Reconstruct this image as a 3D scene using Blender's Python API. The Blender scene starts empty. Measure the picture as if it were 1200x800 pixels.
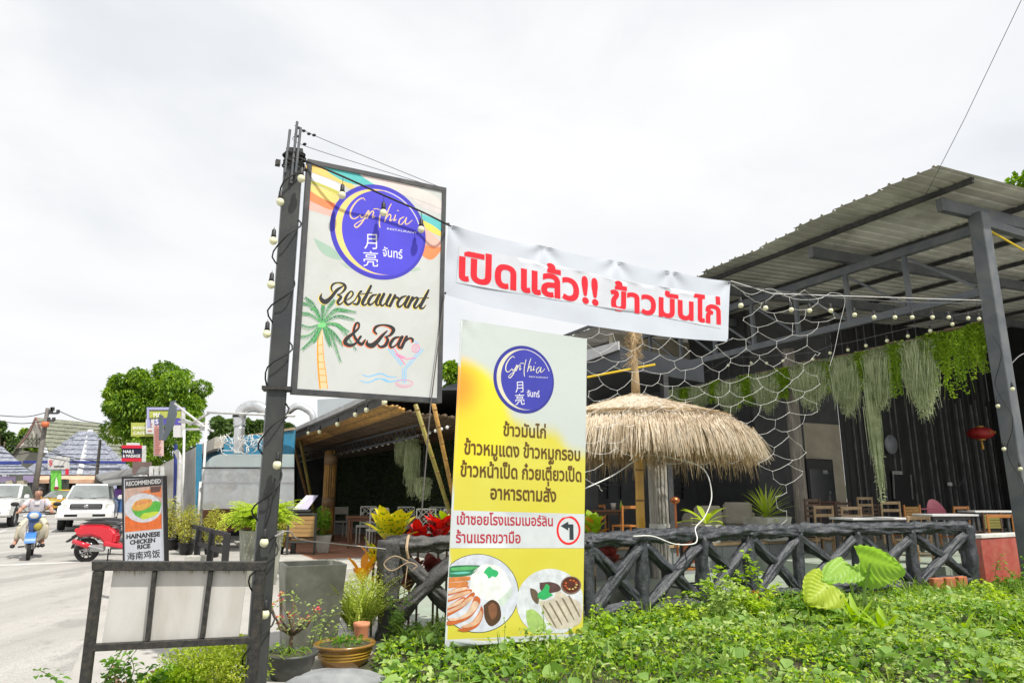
import bpy, bmesh, math, random
import numpy as np
from mathutils import Vector, Matrix, noise
from mathutils.geometry import delaunay_2d_cdt
SC = bpy.context.scene
COL = SC.collection
R = math.radians
PI = math.pi
random.seed(7)
NR = np.random.default_rng(11)
# ------------------------------------------------------------------ camera, sky, sun, exposure
PITCH = math.atan(180 / 816)
CAM = Vector((0, 0, 1.5))
cam_data = bpy.data.cameras.new('camera')
cam_data.lens = 24.48
cam_data.sensor_width = 36
cam_data.clip_start = 0.1
cam_data.clip_end = 2000
camera = bpy.data.objects.new('camera', cam_data)
camera.location = CAM
camera.rotation_euler = (PI / 2 + PITCH, 0, 0)
COL.objects.link(camera)
SC.camera = camera
SUN_EL, SUN_AZ = R(59), math.atan2(-0.73, 0.68)      # azimuth as an angle from +X
world = bpy.data.worlds.new("World")
SC.world = world
world.use_nodes = True
wn, wl = world.node_tree.nodes, world.node_tree.links
wn.clear()
w_out = wn.new('ShaderNodeOutputWorld')
w_mix = wn.new('ShaderNodeMixShader')
w_bg = wn.new('ShaderNodeBackground')
w_cl = wn.new('ShaderNodeBackground')
w_sky = wn.new('ShaderNodeTexSky')
w_sky.sky_type = 'NISHITA'
w_sky.sun_disc = False
w_sky.sun_elevation = SUN_EL
w_sky.sun_rotation = PI / 2 - SUN_AZ
w_bg.inputs['Strength'].default_value = 0.12
wl.new(w_sky.outputs[0], w_bg.inputs['Color'])
w_tc = wn.new('ShaderNodeTexCoord')
w_map = wn.new('ShaderNodeMapping')
w_map.inputs['Scale'].default_value = (1.0, 1.0, 2.2)
w_map.inputs['Location'].default_value = (0.35, 0.1, 0.2)
wl.new(w_tc.outputs['Generated'], w_map.inputs['Vector'])
w_n1 = wn.new('ShaderNodeTexNoise')
w_n1.inputs['Scale'].default_value = 2.6
w_n1.inputs['Detail'].default_value = 7
w_n1.inputs['Roughness'].default_value = 0.52
w_n1.inputs['Distortion'].default_value = 0.35
wl.new(w_map.outputs[0], w_n1.inputs['Vector'])
w_r1 = wn.new('ShaderNodeValToRGB')
w_r1.color_ramp.elements[0].position = 0.34
w_r1.color_ramp.elements[0].color = (0.825, 0.845, 0.875, 1)
w_r1.color_ramp.elements[1].position = 0.66
w_r1.color_ramp.elements[1].color = (0.99, 0.99, 0.98, 1)
e = w_r1.color_ramp.elements.new(0.48)
e.color = (0.915, 0.925, 0.94, 1)
wl.new(w_n1.outputs[0], w_r1.inputs[0])
wl.new(w_r1.outputs[0], w_cl.inputs['Color'])
w_cl.inputs['Strength'].default_value = 0.785
w_n2 = wn.new('ShaderNodeTexNoise')
w_n2.inputs['Scale'].default_value = 1.7
w_n2.inputs['Detail'].default_value = 4
wl.new(w_map.outputs[0], w_n2.inputs['Vector'])
w_mr = wn.new('ShaderNodeMapRange')
w_mr.inputs['From Min'].default_value = 0.38
w_mr.inputs['From Max'].default_value = 0.50
w_mr.inputs['To Min'].default_value = 0.93
w_mr.inputs['To Max'].default_value = 0.99
wl.new(w_n2.outputs[0], w_mr.inputs['Value'])
wl.new(w_mr.outputs[0], w_mix.inputs[0])
wl.new(w_bg.outputs[0], w_mix.inputs[1])
wl.new(w_cl.outputs[0], w_mix.inputs[2])
wl.new(w_mix.outputs[0], w_out.inputs['Surface'])
sun_data = bpy.data.lights.new('sun', 'SUN')
sun_data.energy = 3.6
sun_data.angle = R(0.8)
sun_data.color = (1.0, 0.955, 0.88)
sun = bpy.data.objects.new('sun', sun_data)
sdir = Vector((math.cos(SUN_AZ) * math.cos(SUN_EL), math.sin(SUN_AZ) * math.cos(SUN_EL), math.sin(SUN_EL)))
sun.rotation_euler = sdir.to_track_quat('Z', 'Y').to_euler()
sun.location = (0, 0, 30)
COL.objects.link(sun)
vs = SC.view_settings
vs.view_transform = 'Standard'
vs.look = 'None'
vs.gamma = 1
vs.use_curve_mapping = False
vs.exposure = 0.42
SC.cycles.max_bounces = 8
SC.cycles.transparent_max_bounces = 12
# ------------------------------------------------------------------ survey helpers
CP, SP = math.cos(PITCH), math.sin(PITCH)
def ray(x, y):
 """viewing direction for a pixel of the 1200x800 survey photograph"""
 u, v = (x - 600) / 816, (400 - y) / 816
 return Vector((u, CP - v * SP, SP + v * CP))
def PY(x, y, Y):
 d = ray(x, y)
 return CAM + d * (Y / d.y)
def PZ(x, y, z):
 d = ray(x, y)
 return CAM + d * ((z - CAM.z) / d.z)
TH = R(27)
AX = Vector((-math.sin(TH), math.cos(TH), 0))     # along the street
BX = Vector((math.cos(TH), math.sin(TH), 0))      # across it, to the right
def AB(a, b, z=0):
 return AX * a + BX * b + Vector((0, 0, z))
def PB(x, y, b):
 """point seen at pixel x, y on the vertical plane b = const"""
 d = ray(x, y)
 return CAM + d * (b / d.dot(BX))
def PA(x, y, a):
 d = ray(x, y)
 return CAM + d * (a / d.dot(AX))
def gz(y):
 return 0.0137 * max(0.0, min(y, 60) - 8)
def ground(x, y):
 z = gz(y)
 return Vector((x, y, z))
# ------------------------------------------------------------------ materials
MATS = {}
def _new(name):
 m = bpy.data.materials.new(name)
 m.use_nodes = True
 return m, m.node_tree.nodes, m.node_tree.links, m.node_tree.nodes['Principled BSDF']
def ramp(n, l, src, stops):
 r = n.new('ShaderNodeValToRGB')
 els = r.color_ramp.elements
 while len(els) > 1:
  els.remove(els[-1])
 els[0].position, els[0].color = stops[0][0], (*stops[0][1], 1)
 for p, c in stops[1:]:
  q = els.new(p)
  q.color = (*c, 1)
 l.new(src, r.inputs[0])
 return r.outputs[0]
def coords(n, l, scale=(1, 1, 1), rot=(0, 0, 0), kind='Object', loc=(0, 0, 0)):
 tc = n.new('ShaderNodeTexCoord')
 mp = n.new('ShaderNodeMapping')
 mp.inputs['Scale'].default_value = scale
 mp.inputs['Rotation'].default_value = rot
 mp.inputs['Location'].default_value = loc
 l.new(tc.outputs[kind], mp.inputs['Vector'])
 return mp.outputs[0]
def nz(n, l, vec, scale, detail=4, rough=0.55, dist=0.0):
 t = n.new('ShaderNodeTexNoise')
 t.inputs['Scale'].default_value = scale
 t.inputs['Detail'].default_value = detail
 t.inputs['Roughness'].default_value = rough
 t.inputs['Distortion'].default_value = dist
 l.new(vec, t.inputs['Vector'])
 return t.outputs[0]
def bump(n, l, b, h, strength=0.3, dist=0.01):
 bp = n.new('ShaderNodeBump')
 bp.inputs['Strength'].default_value = strength
 bp.inputs['Distance'].default_value = dist
 l.new(h, bp.inputs['Height'])
 l.new(bp.outputs[0], b.inputs['Normal'])
def mixc(n, l, f, a, b, mode='MIX'):
 m = n.new('ShaderNodeMix')
 m.data_type = 'RGBA'
 m.blend_type = mode
 for s, v in ((m.inputs[0], f), (m.inputs[6], a), (m.inputs[7], b)):
  if isinstance(v, (int, float)):
   s.default_value = v
  elif isinstance(v, tuple):
   s.default_value = (*v, 1)
  else:
   l.new(v, s)
 return m.outputs[2]
def M(name, col, rough=0.6, var=0.15, scale=3.0, metal=0.0, bmp=0.0, bscale=40, stretch=(1, 1, 1), dirt=None, dirt_amt=0.5,
  dirt_scale=1.5, island=0.0, coat=0.0, spec=0.5, subs=None):
 """general surface: base colour broken up by noise, optional second 'dirt' colour in patches, bump, per-piece variation"""
 if name in MATS:
  return MATS[name]
 m, n, l, b = _new(name)
 vec = coords(n, l, stretch)
 f = nz(n, l, vec, scale, 5)
 lo = tuple(max(0, c * (1 - var)) for c in col)
 hi = tuple(min(1, c * (1 + var)) for c in col)
 out = ramp(n, l, f, [(0.3, lo), (0.7, hi)])
 if dirt:
  f2 = nz(n, l, vec, dirt_scale, 8, 0.65, 0.5)
  r = ramp(n, l, f2, [(0.5 - 0.1, (0, 0, 0)), (0.5 + 0.18, (dirt_amt,) * 3)])
  out = mixc(n, l, r, out, dirt)
 if island:
  g = n.new('ShaderNodeNewGeometry')
  hs = n.new('ShaderNodeHueSaturation')
  mr = n.new('ShaderNodeMapRange')
  mr.inputs['To Min'].default_value = 1 - island
  mr.inputs['To Max'].default_value = 1 + island
  l.new(g.outputs['Random Per Island'], mr.inputs['Value'])
  l.new(mr.outputs[0], hs.inputs['Value'])
  l.new(out, hs.inputs['Color'])
  out = hs.outputs[0]
 l.new(out, b.inputs['Base Color'])
 b.inputs['Roughness'].default_value = rough
 b.inputs['Metallic'].default_value = metal
 b.inputs['Specular IOR Level'].default_value = spec
 b.inputs['Coat Weight'].default_value = coat
 if bmp:
  bump(n, l, b, nz(n, l, vec, bscale, 5), bmp, 0.01)
 MATS[name] = m
 return m
def flat(name, col, rough=0.55, spec=0.3):
 """printed ink"""
 if name in MATS:
  return MATS[name]
 m, n, l, b = _new(name)
 vec = coords(n, l)
 out = ramp(n, l, nz(n, l, vec, 6, 3), [(0.35, tuple(c * .96 for c in col)), (0.65, tuple(min(1, c * 1.04) for c in col))])
 l.new(out, b.inputs['Base Color'])
 b.inputs['Roughness'].default_value = rough
 b.inputs['Specular IOR Level'].default_value = spec
 MATS[name] = m
 return m
def leafmat(name, cols, trans=0.35, rough=0.5, clump=1.3, spots=None, spot_scale=30):
 """foliage: colour varies leaf by leaf and in clumps; light passes through"""
 if name in MATS:
  return MATS[name]
 m, n, l, b = _new(name)
 g = n.new('ShaderNodeNewGeometry')
 vec = coords(n, l)
 f = nz(n, l, vec, clump, 3)
 ad = n.new('ShaderNodeMath')
 ad.operation = 'MULTIPLY_ADD'
 l.new(g.outputs['Random Per Island'], ad.inputs[0])
 ad.inputs[1].default_value = 0.55
 sb = n.new('ShaderNodeMath')
 sb.operation = 'MULTIPLY_ADD'
 l.new(f, sb.inputs[0])
 sb.inputs[1].default_value = 1.5
 sb.inputs[2].default_value = -0.52
 l.new(sb.outputs[0], ad.inputs[2])
 k = len(cols)
 out = ramp(n, l, ad.outputs[0], [(i / max(1, k - 1), c) for i, c in enumerate(cols)])
 if spots:
  s = ramp(n, l, nz(n, l, vec, spot_scale, 3), [(0.52, (0, 0, 0)), (0.58, (1, 1, 1))])
  out = mixc(n, l, s, out, spots)
 l.new(out, b.inputs['Base Color'])
 b.inputs['Roughness'].default_value = rough
 b.inputs['Specular IOR Level'].default_value = 0.35
 tr = n.new('ShaderNodeBsdfTranslucent')
 hs = n.new('ShaderNodeHueSaturation')
 hs.inputs['Saturation'].default_value = 1.1
 hs.inputs['Value'].default_value = 1.25
 l.new(out, hs.inputs['Color'])
 l.new(hs.outputs[0], tr.inputs['Color'])
 mx = n.new('ShaderNodeMixShader')
 mx.inputs[0].default_value = trans
 l.new(b.outputs[0], mx.inputs[1])
 l.new(tr.outputs[0], mx.inputs[2])
 l.new(mx.outputs[0], n['Material Output'].inputs['Surface'])
 MATS[name] = m
 return m
# ------------------------------------------------------------------ objects
OFF = {}
def tag(o, label=None, cat=None, group=None, kind=None):
 if label: o['label'] = label
 if cat: o['category'] = cat
 if group: o['group'] = group
 if kind: o['kind'] = kind
 return o
def thing(name, label, cat, loc=(0, 0, 0), group=None, rotz=0, local=False):
 o = bpy.data.objects.new(name, None)
 o.empty_display_size = 0.1
 COL.objects.link(o)
 o.location = loc
 o.rotation_euler = (0, 0, rotz)
 OFF[o.name] = Vector((0, 0, 0)) if local else Vector(loc)
 return tag(o, label, cat, group)
def children(o):
 return [c for c in KIDS.get(o.name, [])]
KIDS = {}
def adopt(o, parent):
 if parent is not None:
  o.parent = parent
  KIDS.setdefault(parent.name, []).append(o)
  OFF[o.name] = OFF.get(parent.name, Vector((0, 0, 0)))
def copy_tree(o, parent=None, loc=None, rotz=None, label=None, group=None):
 c = o.copy()
 COL.objects.link(c)
 if parent is not None:
  c.parent = parent
  KIDS.setdefault(parent.name, []).append(c)
 for ch in KIDS.get(o.name, []):
  copy_tree(ch, c)
 if loc is not None: c.location = loc
 if rotz is not None: c.rotation_euler = (0, 0, rotz)
 if label: c['label'] = label
 if group: c['group'] = group
 OFF[c.name] = OFF.get(o.name, Vector((0, 0, 0)))
 return c
def mesh_obj(name, verts, faces, mat, parent=None, smooth=False, mats=None, idx=None):
 """one mesh object; vertices are given in world coordinates (or the thing's own, for things built at the origin)"""
 me = bpy.data.meshes.new(name)
 off = OFF.get(parent.name, Vector((0, 0, 0))) if parent is not None else Vector((0, 0, 0))
 v = np.asarray(verts, dtype=np.float32).reshape(-1, 3) - np.array(off, dtype=np.float32)
 if isinstance(faces, np.ndarray):
  nf, k = faces.shape
  me.vertices.add(len(v))
  me.vertices.foreach_set('co', v.ravel())
  me.loops.add(nf * k)
  me.loops.foreach_set('vertex_index', faces.astype(np.int32).ravel())
  me.polygons.add(nf)
  me.polygons.foreach_set('loop_start', np.arange(0, nf * k, k, dtype=np.int32))
  me.polygons.foreach_set('loop_total', np.full(nf, k, dtype=np.int32))
  me.update(calc_edges=True)
 else:
  me.from_pydata([tuple(map(float, q)) for q in v], [], faces)
 for mm in (mats or [mat]):
  me.materials.append(mm)
 if idx is not None:
  me.polygons.foreach_set('material_index', np.asarray(idx, dtype=np.int32))
 if smooth:
  me.polygons.foreach_set('use_smooth', np.ones(len(me.polygons), dtype=bool))
 me.validate()
 me.update()
 o = bpy.data.objects.new(name, me)
 COL.objects.link(o)
 adopt(o, parent)
 return o
class B:
 """collects shapes, then links them as ONE mesh object"""
 def __init__(s):
  s.v, s.f = [], []
 def add(s, vs_, fs_):
  k = len(s.v)
  s.v += [Vector(q) for q in vs_]
  s.f += [tuple(i + k for i in f) for f in fs_]
  return s
 def hexa(s, p):
  """eight corners: bottom 0-3 ccw, top 4-7"""
  return s.add(p, [(3, 2, 1, 0), (4, 5, 6, 7), (0, 1, 5, 4), (1, 2, 6, 5), (2, 3, 7, 6), (3, 0, 4, 7)])
 def box(s, c, d, rz=0, tilt=None):
  hx, hy, hz = d[0] / 2, d[1] / 2, d[2] / 2
  m = Matrix.Rotation(rz, 3, 'Z')
  if tilt is not None: m = m @ tilt
  c = Vector(c)
  return s.hexa([c + m @ Vector(q) for q in ((-hx, -hy, -hz), (hx, -hy, -hz), (hx, hy, -hz), (-hx, hy, -hz),
             (-hx, -hy, hz), (hx, -hy, hz), (hx, hy, hz), (-hx, hy, hz))])
 def ab(s, a0, a1, b0, b1, z0, z1):
  """box in street coordinates"""
  return s.hexa([AB(a0, b0, z0), AB(a0, b1, z0), AB(a1, b1, z0), AB(a1, b0, z0),
      AB(a0, b0, z1), AB(a0, b1, z1), AB(a1, b1, z1), AB(a1, b0, z1)])
 def beam(s, p, q, w, h=None, up=Vector((0, 0, 1))):
  p, q = Vector(p), Vector(q)
  h = h or w
  d = (q - p).normalized()
  x = d.cross(up)
  if x.length < 1e-4: x = d.cross(Vector((0, 1, 0)))
  x.normalize()
  y = x.cross(d).normalized()
  x, y = x * w / 2, y * h / 2
  return s.hexa([p - x - y, p + x - y, q + x - y, q - x - y, p - x + y, p + x + y, q + x + y, q - x + y])
 def tube(s, pts, r, n=8, cap=True, noise_amt=0.0, seed=0):
  pts = [Vector(q) for q in pts]
  rs = r if isinstance(r, (list, tuple)) else [r] * len(pts)
  k = len(s.v)
  px = None
  for i, p in enumerate(pts):
   d = (pts[min(i + 1, len(pts) - 1)] - pts[max(i - 1, 0)]).normalized()
   if px is None:
    px = d.cross(Vector((0.13, 0.31, 0.94)))
    if px.length < 1e-3: px = d.cross(Vector((1, 0, 0)))
   else:
    px = px - d * px.dot(d)
   px.normalize()
   py = d.cross(px)
   for j in range(n):
    t = 2 * PI * j / n
    rr = rs[i]
    o = px * math.cos(t) + py * math.sin(t)
    if noise_amt:
     q = p * 3 + o * 1.2 + Vector((seed, 0, 0))
     rr *= 1 + noise_amt * noise.noise(q) + noise_amt * (0.9 * noise.noise(Vector((math.cos(t) * 3.2 + seed, math.sin(t) * 3.2, i * 0.16))) + 0.5 * noise.noise(Vector((math.cos(t) * 7 + seed, math.sin(t) * 7, i * 0.3))))
    if noise_amt > .2: rr *= 1 + .10 * noise.noise(Vector((math.cos(t) * 15 + seed, math.sin(t) * 15, i * .35)))
    s.v.append(p + o * rr)
  for i in range(len(pts) - 1):
   for j in range(n):
    a, b = k + i * n + j, k + i * n + (j + 1) % n
    s.f.append((a, b, b + n, a + n))
  if cap:
   s.f.append(tuple(k + j for j in reversed(range(n))))
   s.f.append(tuple(k + (len(pts) - 1) * n + j for j in range(n)))
  return s
 def lathe(s, prof, c=(0, 0, 0), n=20, cap=True, wob=0.0, sq=0):
  c = Vector(c)
  k = len(s.v)
  for i, (r, z) in enumerate(prof):
   for j in range(n):
    t = 2 * PI * j / n
    rr = r * (1 + wob * math.sin(5 * t + i))
    s.v.append(c + Vector((rr * math.cos(t), rr * math.sin(t), z)))
  for i in range(len(prof) - 1):
   for j in range(n):
    a, b = k + i * n + j, k + i * n + (j + 1) % n
    s.f.append((a, b, b + n, a + n))
  if cap:
   s.f.append(tuple(k + j for j in reversed(range(n))))
   s.f.append(tuple(k + (len(prof) - 1) * n + j for j in range(n)))
  return s
 def ball(s, c, r, n=10, m=7, sc=(1, 1, 1)):
  c = Vector(c)
  k = len(s.v)
  for i in range(1, m):
   ph = PI * i / m
   for j in range(n):
    t = 2 * PI * j / n
    s.v.append(c + Vector((r * sc[0] * math.sin(ph) * math.cos(t), r * sc[1] * math.sin(ph) * math.sin(t), r * sc[2] * math.cos(ph))))
  top, bot = len(s.v), len(s.v) + 1
  s.v += [c + Vector((0, 0, r * sc[2])), c - Vector((0, 0, r * sc[2]))]
  for i in range(m - 2):
   for j in range(n):
    a, b = k + i * n + j, k + i * n + (j + 1) % n
    s.f.append((a, a + n, b + n, b))
  for j in range(n):
   s.f.append((top, k + j, k + (j + 1) % n))
   s.f.append((bot, k + (m - 2) * n + (j + 1) % n, k + (m - 2) * n + j))
  return s
 def prism(s, pts, off):
  """extrude a 3-D polygon by the vector off"""
  k = len(pts)
  off = Vector(off)
  return s.add([Vector(p) for p in pts] + [Vector(p) + off for p in pts],
      [tuple(reversed(range(k))), tuple(range(k, 2 * k))] + [(i, (i + 1) % k, (i + 1) % k + k, i + k) for i in range(k)])
 def grid(s, fn, nu, nv):
  k = len(s.v)
  for j in range(nv + 1):
   for i in range(nu + 1):
    s.v.append(Vector(fn(i / nu, j / nv)))
  for j in range(nv):
   for i in range(nu):
    a = k + j * (nu + 1) + i
    s.f.append((a, a + 1, a + nu + 2, a + nu + 1))
  return s
 def build(s, name, mat, parent=None, smooth=False, bevel=0.0, seg=1):
  o = mesh_obj(name, [tuple(q) for q in s.v], s.f, mat, parent, smooth)
  if bevel:
   bm = bmesh.new()
   bm.from_mesh(o.data)
   bmesh.ops.bevel(bm, geom=[e for e in bm.edges if e.calc_face_angle(0) > 0.6], offset=bevel, segments=seg, affect='EDGES', clamp_overlap=True)
   bm.to_mesh(o.data)
   bm.free()
  return o
def crom(pts, k=6):
 """Catmull-Rom through tuples of any length"""
 p = [np.array(q, dtype=float) for q in pts]
 if len(p) < 3:
  return [tuple(p[0] + (p[-1] - p[0]) * i / k) for i in range(k + 1)]
 p = [2 * p[0] - p[1]] + p + [2 * p[-1] - p[-2]]
 out = []
 for i in range(1, len(p) - 2):
  for j in range(k):
   t = j / k
   out.append(tuple(0.5 * (2 * p[i] + (p[i + 1] - p[i - 1]) * t + (2 * p[i - 1] - 5 * p[i] + 4 * p[i + 1] - p[i + 2]) * t * t
         + (3 * p[i] - p[i - 1] - 3 * p[i + 1] + p[i + 2]) * t ** 3)))
 out.append(tuple(p[-2]))
 return out
# ------------------------------------------------------------------ flat print: planes, outlines, lettering
class Plane:
 """a sign face: origin o, horizontal axis u, up axis v; d metres in front of it along n"""
 def __init__(s, o, u, v, n=None, warp=None):
  s.o, s.u, s.v = Vector(o), Vector(u).normalized(), Vector(v).normalized()
  s.n = Vector(n).normalized() if n else s.u.cross(s.v).normalized()
  if s.n.dot(CAM - s.o) < 0: s.n = -s.n
  s.warp = warp
 def px(s, x, y):
  d = ray(x, y)
  p = CAM + d * ((s.o - CAM).dot(s.n) / d.dot(s.n)) - s.o
  uv = p.dot(s.u), p.dot(s.v)
  uvd = s.u.dot(s.v)
  if abs(uvd) > 1e-6:
   k = 1 - uvd * uvd
   return ((uv[0] - uvd * uv[1]) / k, (uv[1] - uvd * uv[0]) / k)
  return uv
 def at(s, u, v, d=0.0):
  if s.warp: d += s.warp(u, v)
  return s.o + s.u * u + s.v * v + s.n * d
def fill2d(loops, extra=None, res=None):
 """union of closed outlines under the nonzero rule, as triangles (no overlapping faces)"""
 vs_, es = [], []
 for lp in loops:
  k = len(vs_)
  vs_ += [Vector((p[0], p[1])) for p in lp]
  es += [(k + i, k + (i + 1) % len(lp)) for i in range(len(lp))]
 if res:
  x0, x1 = min(p.x for p in vs_), max(p.x for p in vs_)
  y0, y1 = min(p.y for p in vs_), max(p.y for p in vs_)
  for i in range(int((x1 - x0) / res) + 1):
   for j in range(int((y1 - y0) / res) + 1):
    vs_.append(Vector((x0 + (i + 0.31) * res, y0 + (j + 0.37) * res)))
 ov, oe, of, _, _, _ = delaunay_2d_cdt(vs_, es, [], 0, 1e-6)
 pts = np.array([(p.x, p.y) for p in ov])
 tri = np.array([f for f in of if len(f) == 3])
 c = pts[tri].mean(axis=1)
 w = np.zeros(len(tri))
 for lp in loops:
  P = np.array([(p[0], p[1]) for p in lp], dtype=float)
  Q = np.roll(P, -1, axis=0)
  for (ax, ay), (bx, by) in zip(P, Q):
   if ay == by: continue
   up = (ay <= c[:, 1]) & (by > c[:, 1])
   dn = (by <= c[:, 1]) & (ay > c[:, 1])
   side = (bx - ax) * (c[:, 1] - ay) - (c[:, 0] - ax) * (by - ay)
   w += (up & (side > 0)).astype(int)
   w -= (dn & (side < 0)).astype(int)
 tri = tri[w != 0]
 used = np.unique(tri)
 mp = np.full(len(pts), -1)
 mp[used] = np.arange(len(used))
 return pts[used], mp[tri]
LIFT = {}
def ink(name, plane, loops, mat, parent, d=0.003, res=None):
 """a printed shape lying d in front of the sign face"""
 d *= 0.35
 p, t = fill2d(loops, res=res)
 if len(t) == 0: return None
 v3 = [tuple(plane.at(a, b, d)) for a, b in p]
 v0, v1, v2 = (Vector(v3[i]) for i in t[0])
 if (v1 - v0).cross(v2 - v0).dot(plane.n) < 0:
  t = t[:, ::-1]
 return mesh_obj(name, v3, np.ascontiguousarray(t), mat, parent)
def pxloops(plane, loops):
 return [[plane.px(x, y) for x, y in lp] for lp in loops]
def stroke(pts, k=6, grow=0.0):
 """brush stroke (x, y, width) -> closed outline pieces in the same units"""
 q = crom(pts, k) if len(pts) > 2 else [tuple(pts[0]), tuple(pts[-1])]
 L, Rr = [], []
 for i, p in enumerate(q):
  a, b = q[max(0, i - 1)], q[min(len(q) - 1, i + 1)]
  dx, dy = b[0] - a[0], b[1] - a[1]
  m = math.hypot(dx, dy) or 1
  w = (p[2] / 2 if len(p) > 2 else 1) + grow
  L.append((p[0] - dy / m * w, p[1] + dx / m * w))
  Rr.append((p[0] + dy / m * w, p[1] - dx / m * w))
 out = []
 for i in range(len(q) - 1):
  quad = [L[i], L[i + 1], Rr[i + 1], Rr[i]]
  ar = sum(quad[j][0] * quad[(j + 1) % 4][1] - quad[(j + 1) % 4][0] * quad[j][1] for j in range(4))
  out.append(quad if ar > 0 else quad[::-1])
 for p in (q[0], q[-1]) if len(q) < 3 else q[::2]:
  w = (p[2] / 2 if len(p) > 2 else 1) + grow
  out.append([(p[0] + w * math.cos(2 * PI * j / 9), p[1] + w * math.sin(2 * PI * j / 9)) for j in range(9)])
 return out
def disc(c, rx, ry=None, n=48, a0=0, a1=2 * PI):
 ry = ry or rx
 return [(c[0] + rx * math.cos(a0 + (a1 - a0) * i / n), c[1] + ry * math.sin(a0 + (a1 - a0) * i / n)) for i in range(n + (0 if a1 - a0 > 6.28 else 1))]
def _outline(s, res=4):
 cu = bpy.data.curves.new('lettering', 'FONT')
 cu.body = s
 cu.size = 1
 cu.resolution_u = res
 cu.fill_mode = 'NONE'
 o = bpy.data.objects.new('lettering', cu)
 COL.objects.link(o)
 bpy.context.view_layer.update()
 me = bpy.data.meshes.new_from_object(o)
 nxt = {}
 for ed in me.edges:
  a, b = ed.vertices
  nxt.setdefault(a, []).append(b)
  nxt.setdefault(b, []).append(a)
 seen, loops = set(), []
 for i in range(len(me.vertices)):
  if i in seen or i not in nxt: continue
  lp, cur, prev = [], i, -1
  while cur not in seen:
   seen.add(cur)
   lp.append(cur)
   nb = [q for q in nxt[cur] if q != prev and q not in seen]
   if prev == -1 and i + 1 in nxt[cur]: nb = [i + 1]
   prev = cur
   if not nb: break
   cur = nb[0]
  if len(lp) > 2:
   loops.append([(me.vertices[q].co.x, me.vertices[q].co.y) for q in lp])
 bpy.data.objects.remove(o)
 bpy.data.curves.remove(cu)
 bpy.data.meshes.remove(me)
 return loops
ABOVE, TONE = 'ิีึืั็', '่้๊๋์'
def letters(s, bold=0.0, res=3):
 """outlines of a string, size 1; stacked Thai marks are set above each other"""
 marks = [i for i, ch in enumerate(s) if i and ((ch in TONE and s[i - 1] in ABOVE) or (ch in ABOVE and s[i - 1] == 'ป'))]
 base = ''.join(ch for i, ch in enumerate(s) if i not in marks)
 loops = _outline(base, res)
 for i in marks:
  pre = ''.join(ch for j, ch in enumerate(s[:i]) if j not in marks)
  n0 = len(_outline(pre, res))
  extra = _outline(pre + s[i], res)[n0:]
  dx, dy = (0.0, 0.24) if s[i] in TONE else (-0.17, 0.0)
  loops += [[(x + dx, y + dy) for x, y in lp] for lp in extra]
 if bold:
  area = lambda lp: sum(lp[j][0] * lp[(j + 1) % len(lp)][1] - lp[(j + 1) % len(lp)][0] * lp[j][1] for j in range(len(lp)))
  info = [(area(lp), min(p[0] for p in lp), max(p[0] for p in lp), min(p[1] for p in lp), max(p[1] for p in lp)) for lp in loops]
  out = []
  for lp, me_ in zip(loops, info):
   hole = any(o[0] * me_[0] < 0 and abs(o[0]) > abs(me_[0]) and o[1] <= me_[1] and o[2] >= me_[2] and o[3] <= me_[3] and o[4] >= me_[4] for o in info)
   sg = (1 if me_[0] > 0 else -1) * (-1 if hole else 1)
   n, q = len(lp), []
   for j in range(n):
    a, b, c = lp[j - 1], lp[j], lp[(j + 1) % n]
    d1, d2 = (b[0] - a[0], b[1] - a[1]), (c[0] - b[0], c[1] - b[1])
    m1, m2 = math.hypot(*d1) or 1e-9, math.hypot(*d2) or 1e-9
    nx, ny = d1[1] / m1 + d2[1] / m2, -d1[0] / m1 - d2[0] / m2
    m = math.hypot(nx, ny) or 1e-9
    k = min(1.8, 2 / m)
    q.append((b[0] + nx / m * bold * sg * k, b[1] + ny / m * bold * sg * k))
   out.append(q)
  loops = out
 return loops
def lettering(name, s, plane, x0, y0, x1, y1, capx, mat, parent, d=0.004, bold=0.0, res=None, align_h=None):
 """string whose baseline runs from pixel (x0,y0) to (x1,y1), its tall letters capx pixels high at the start"""
 lp = letters(s, bold)
 xs = [p[0] for l in lp for p in l]
 w0, w1 = min(xs), max(xs)
 a, b = Vector(plane.px(x0, y0)), Vector(plane.px(x1, y1))
 h = (Vector(plane.px((x0 + x1) / 2, (y0 + y1) / 2 - capx)) - Vector(plane.px((x0 + x1) / 2, (y0 + y1) / 2)))
 ux = (b - a) / (w1 - w0)
 hy = h / (align_h or 0.7)
 lp = [[tuple(a + ux * (x - w0) + hy * y) for x, y in l] for l in lp]
 return ink(name, plane, lp, mat, parent, d, res)
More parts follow.
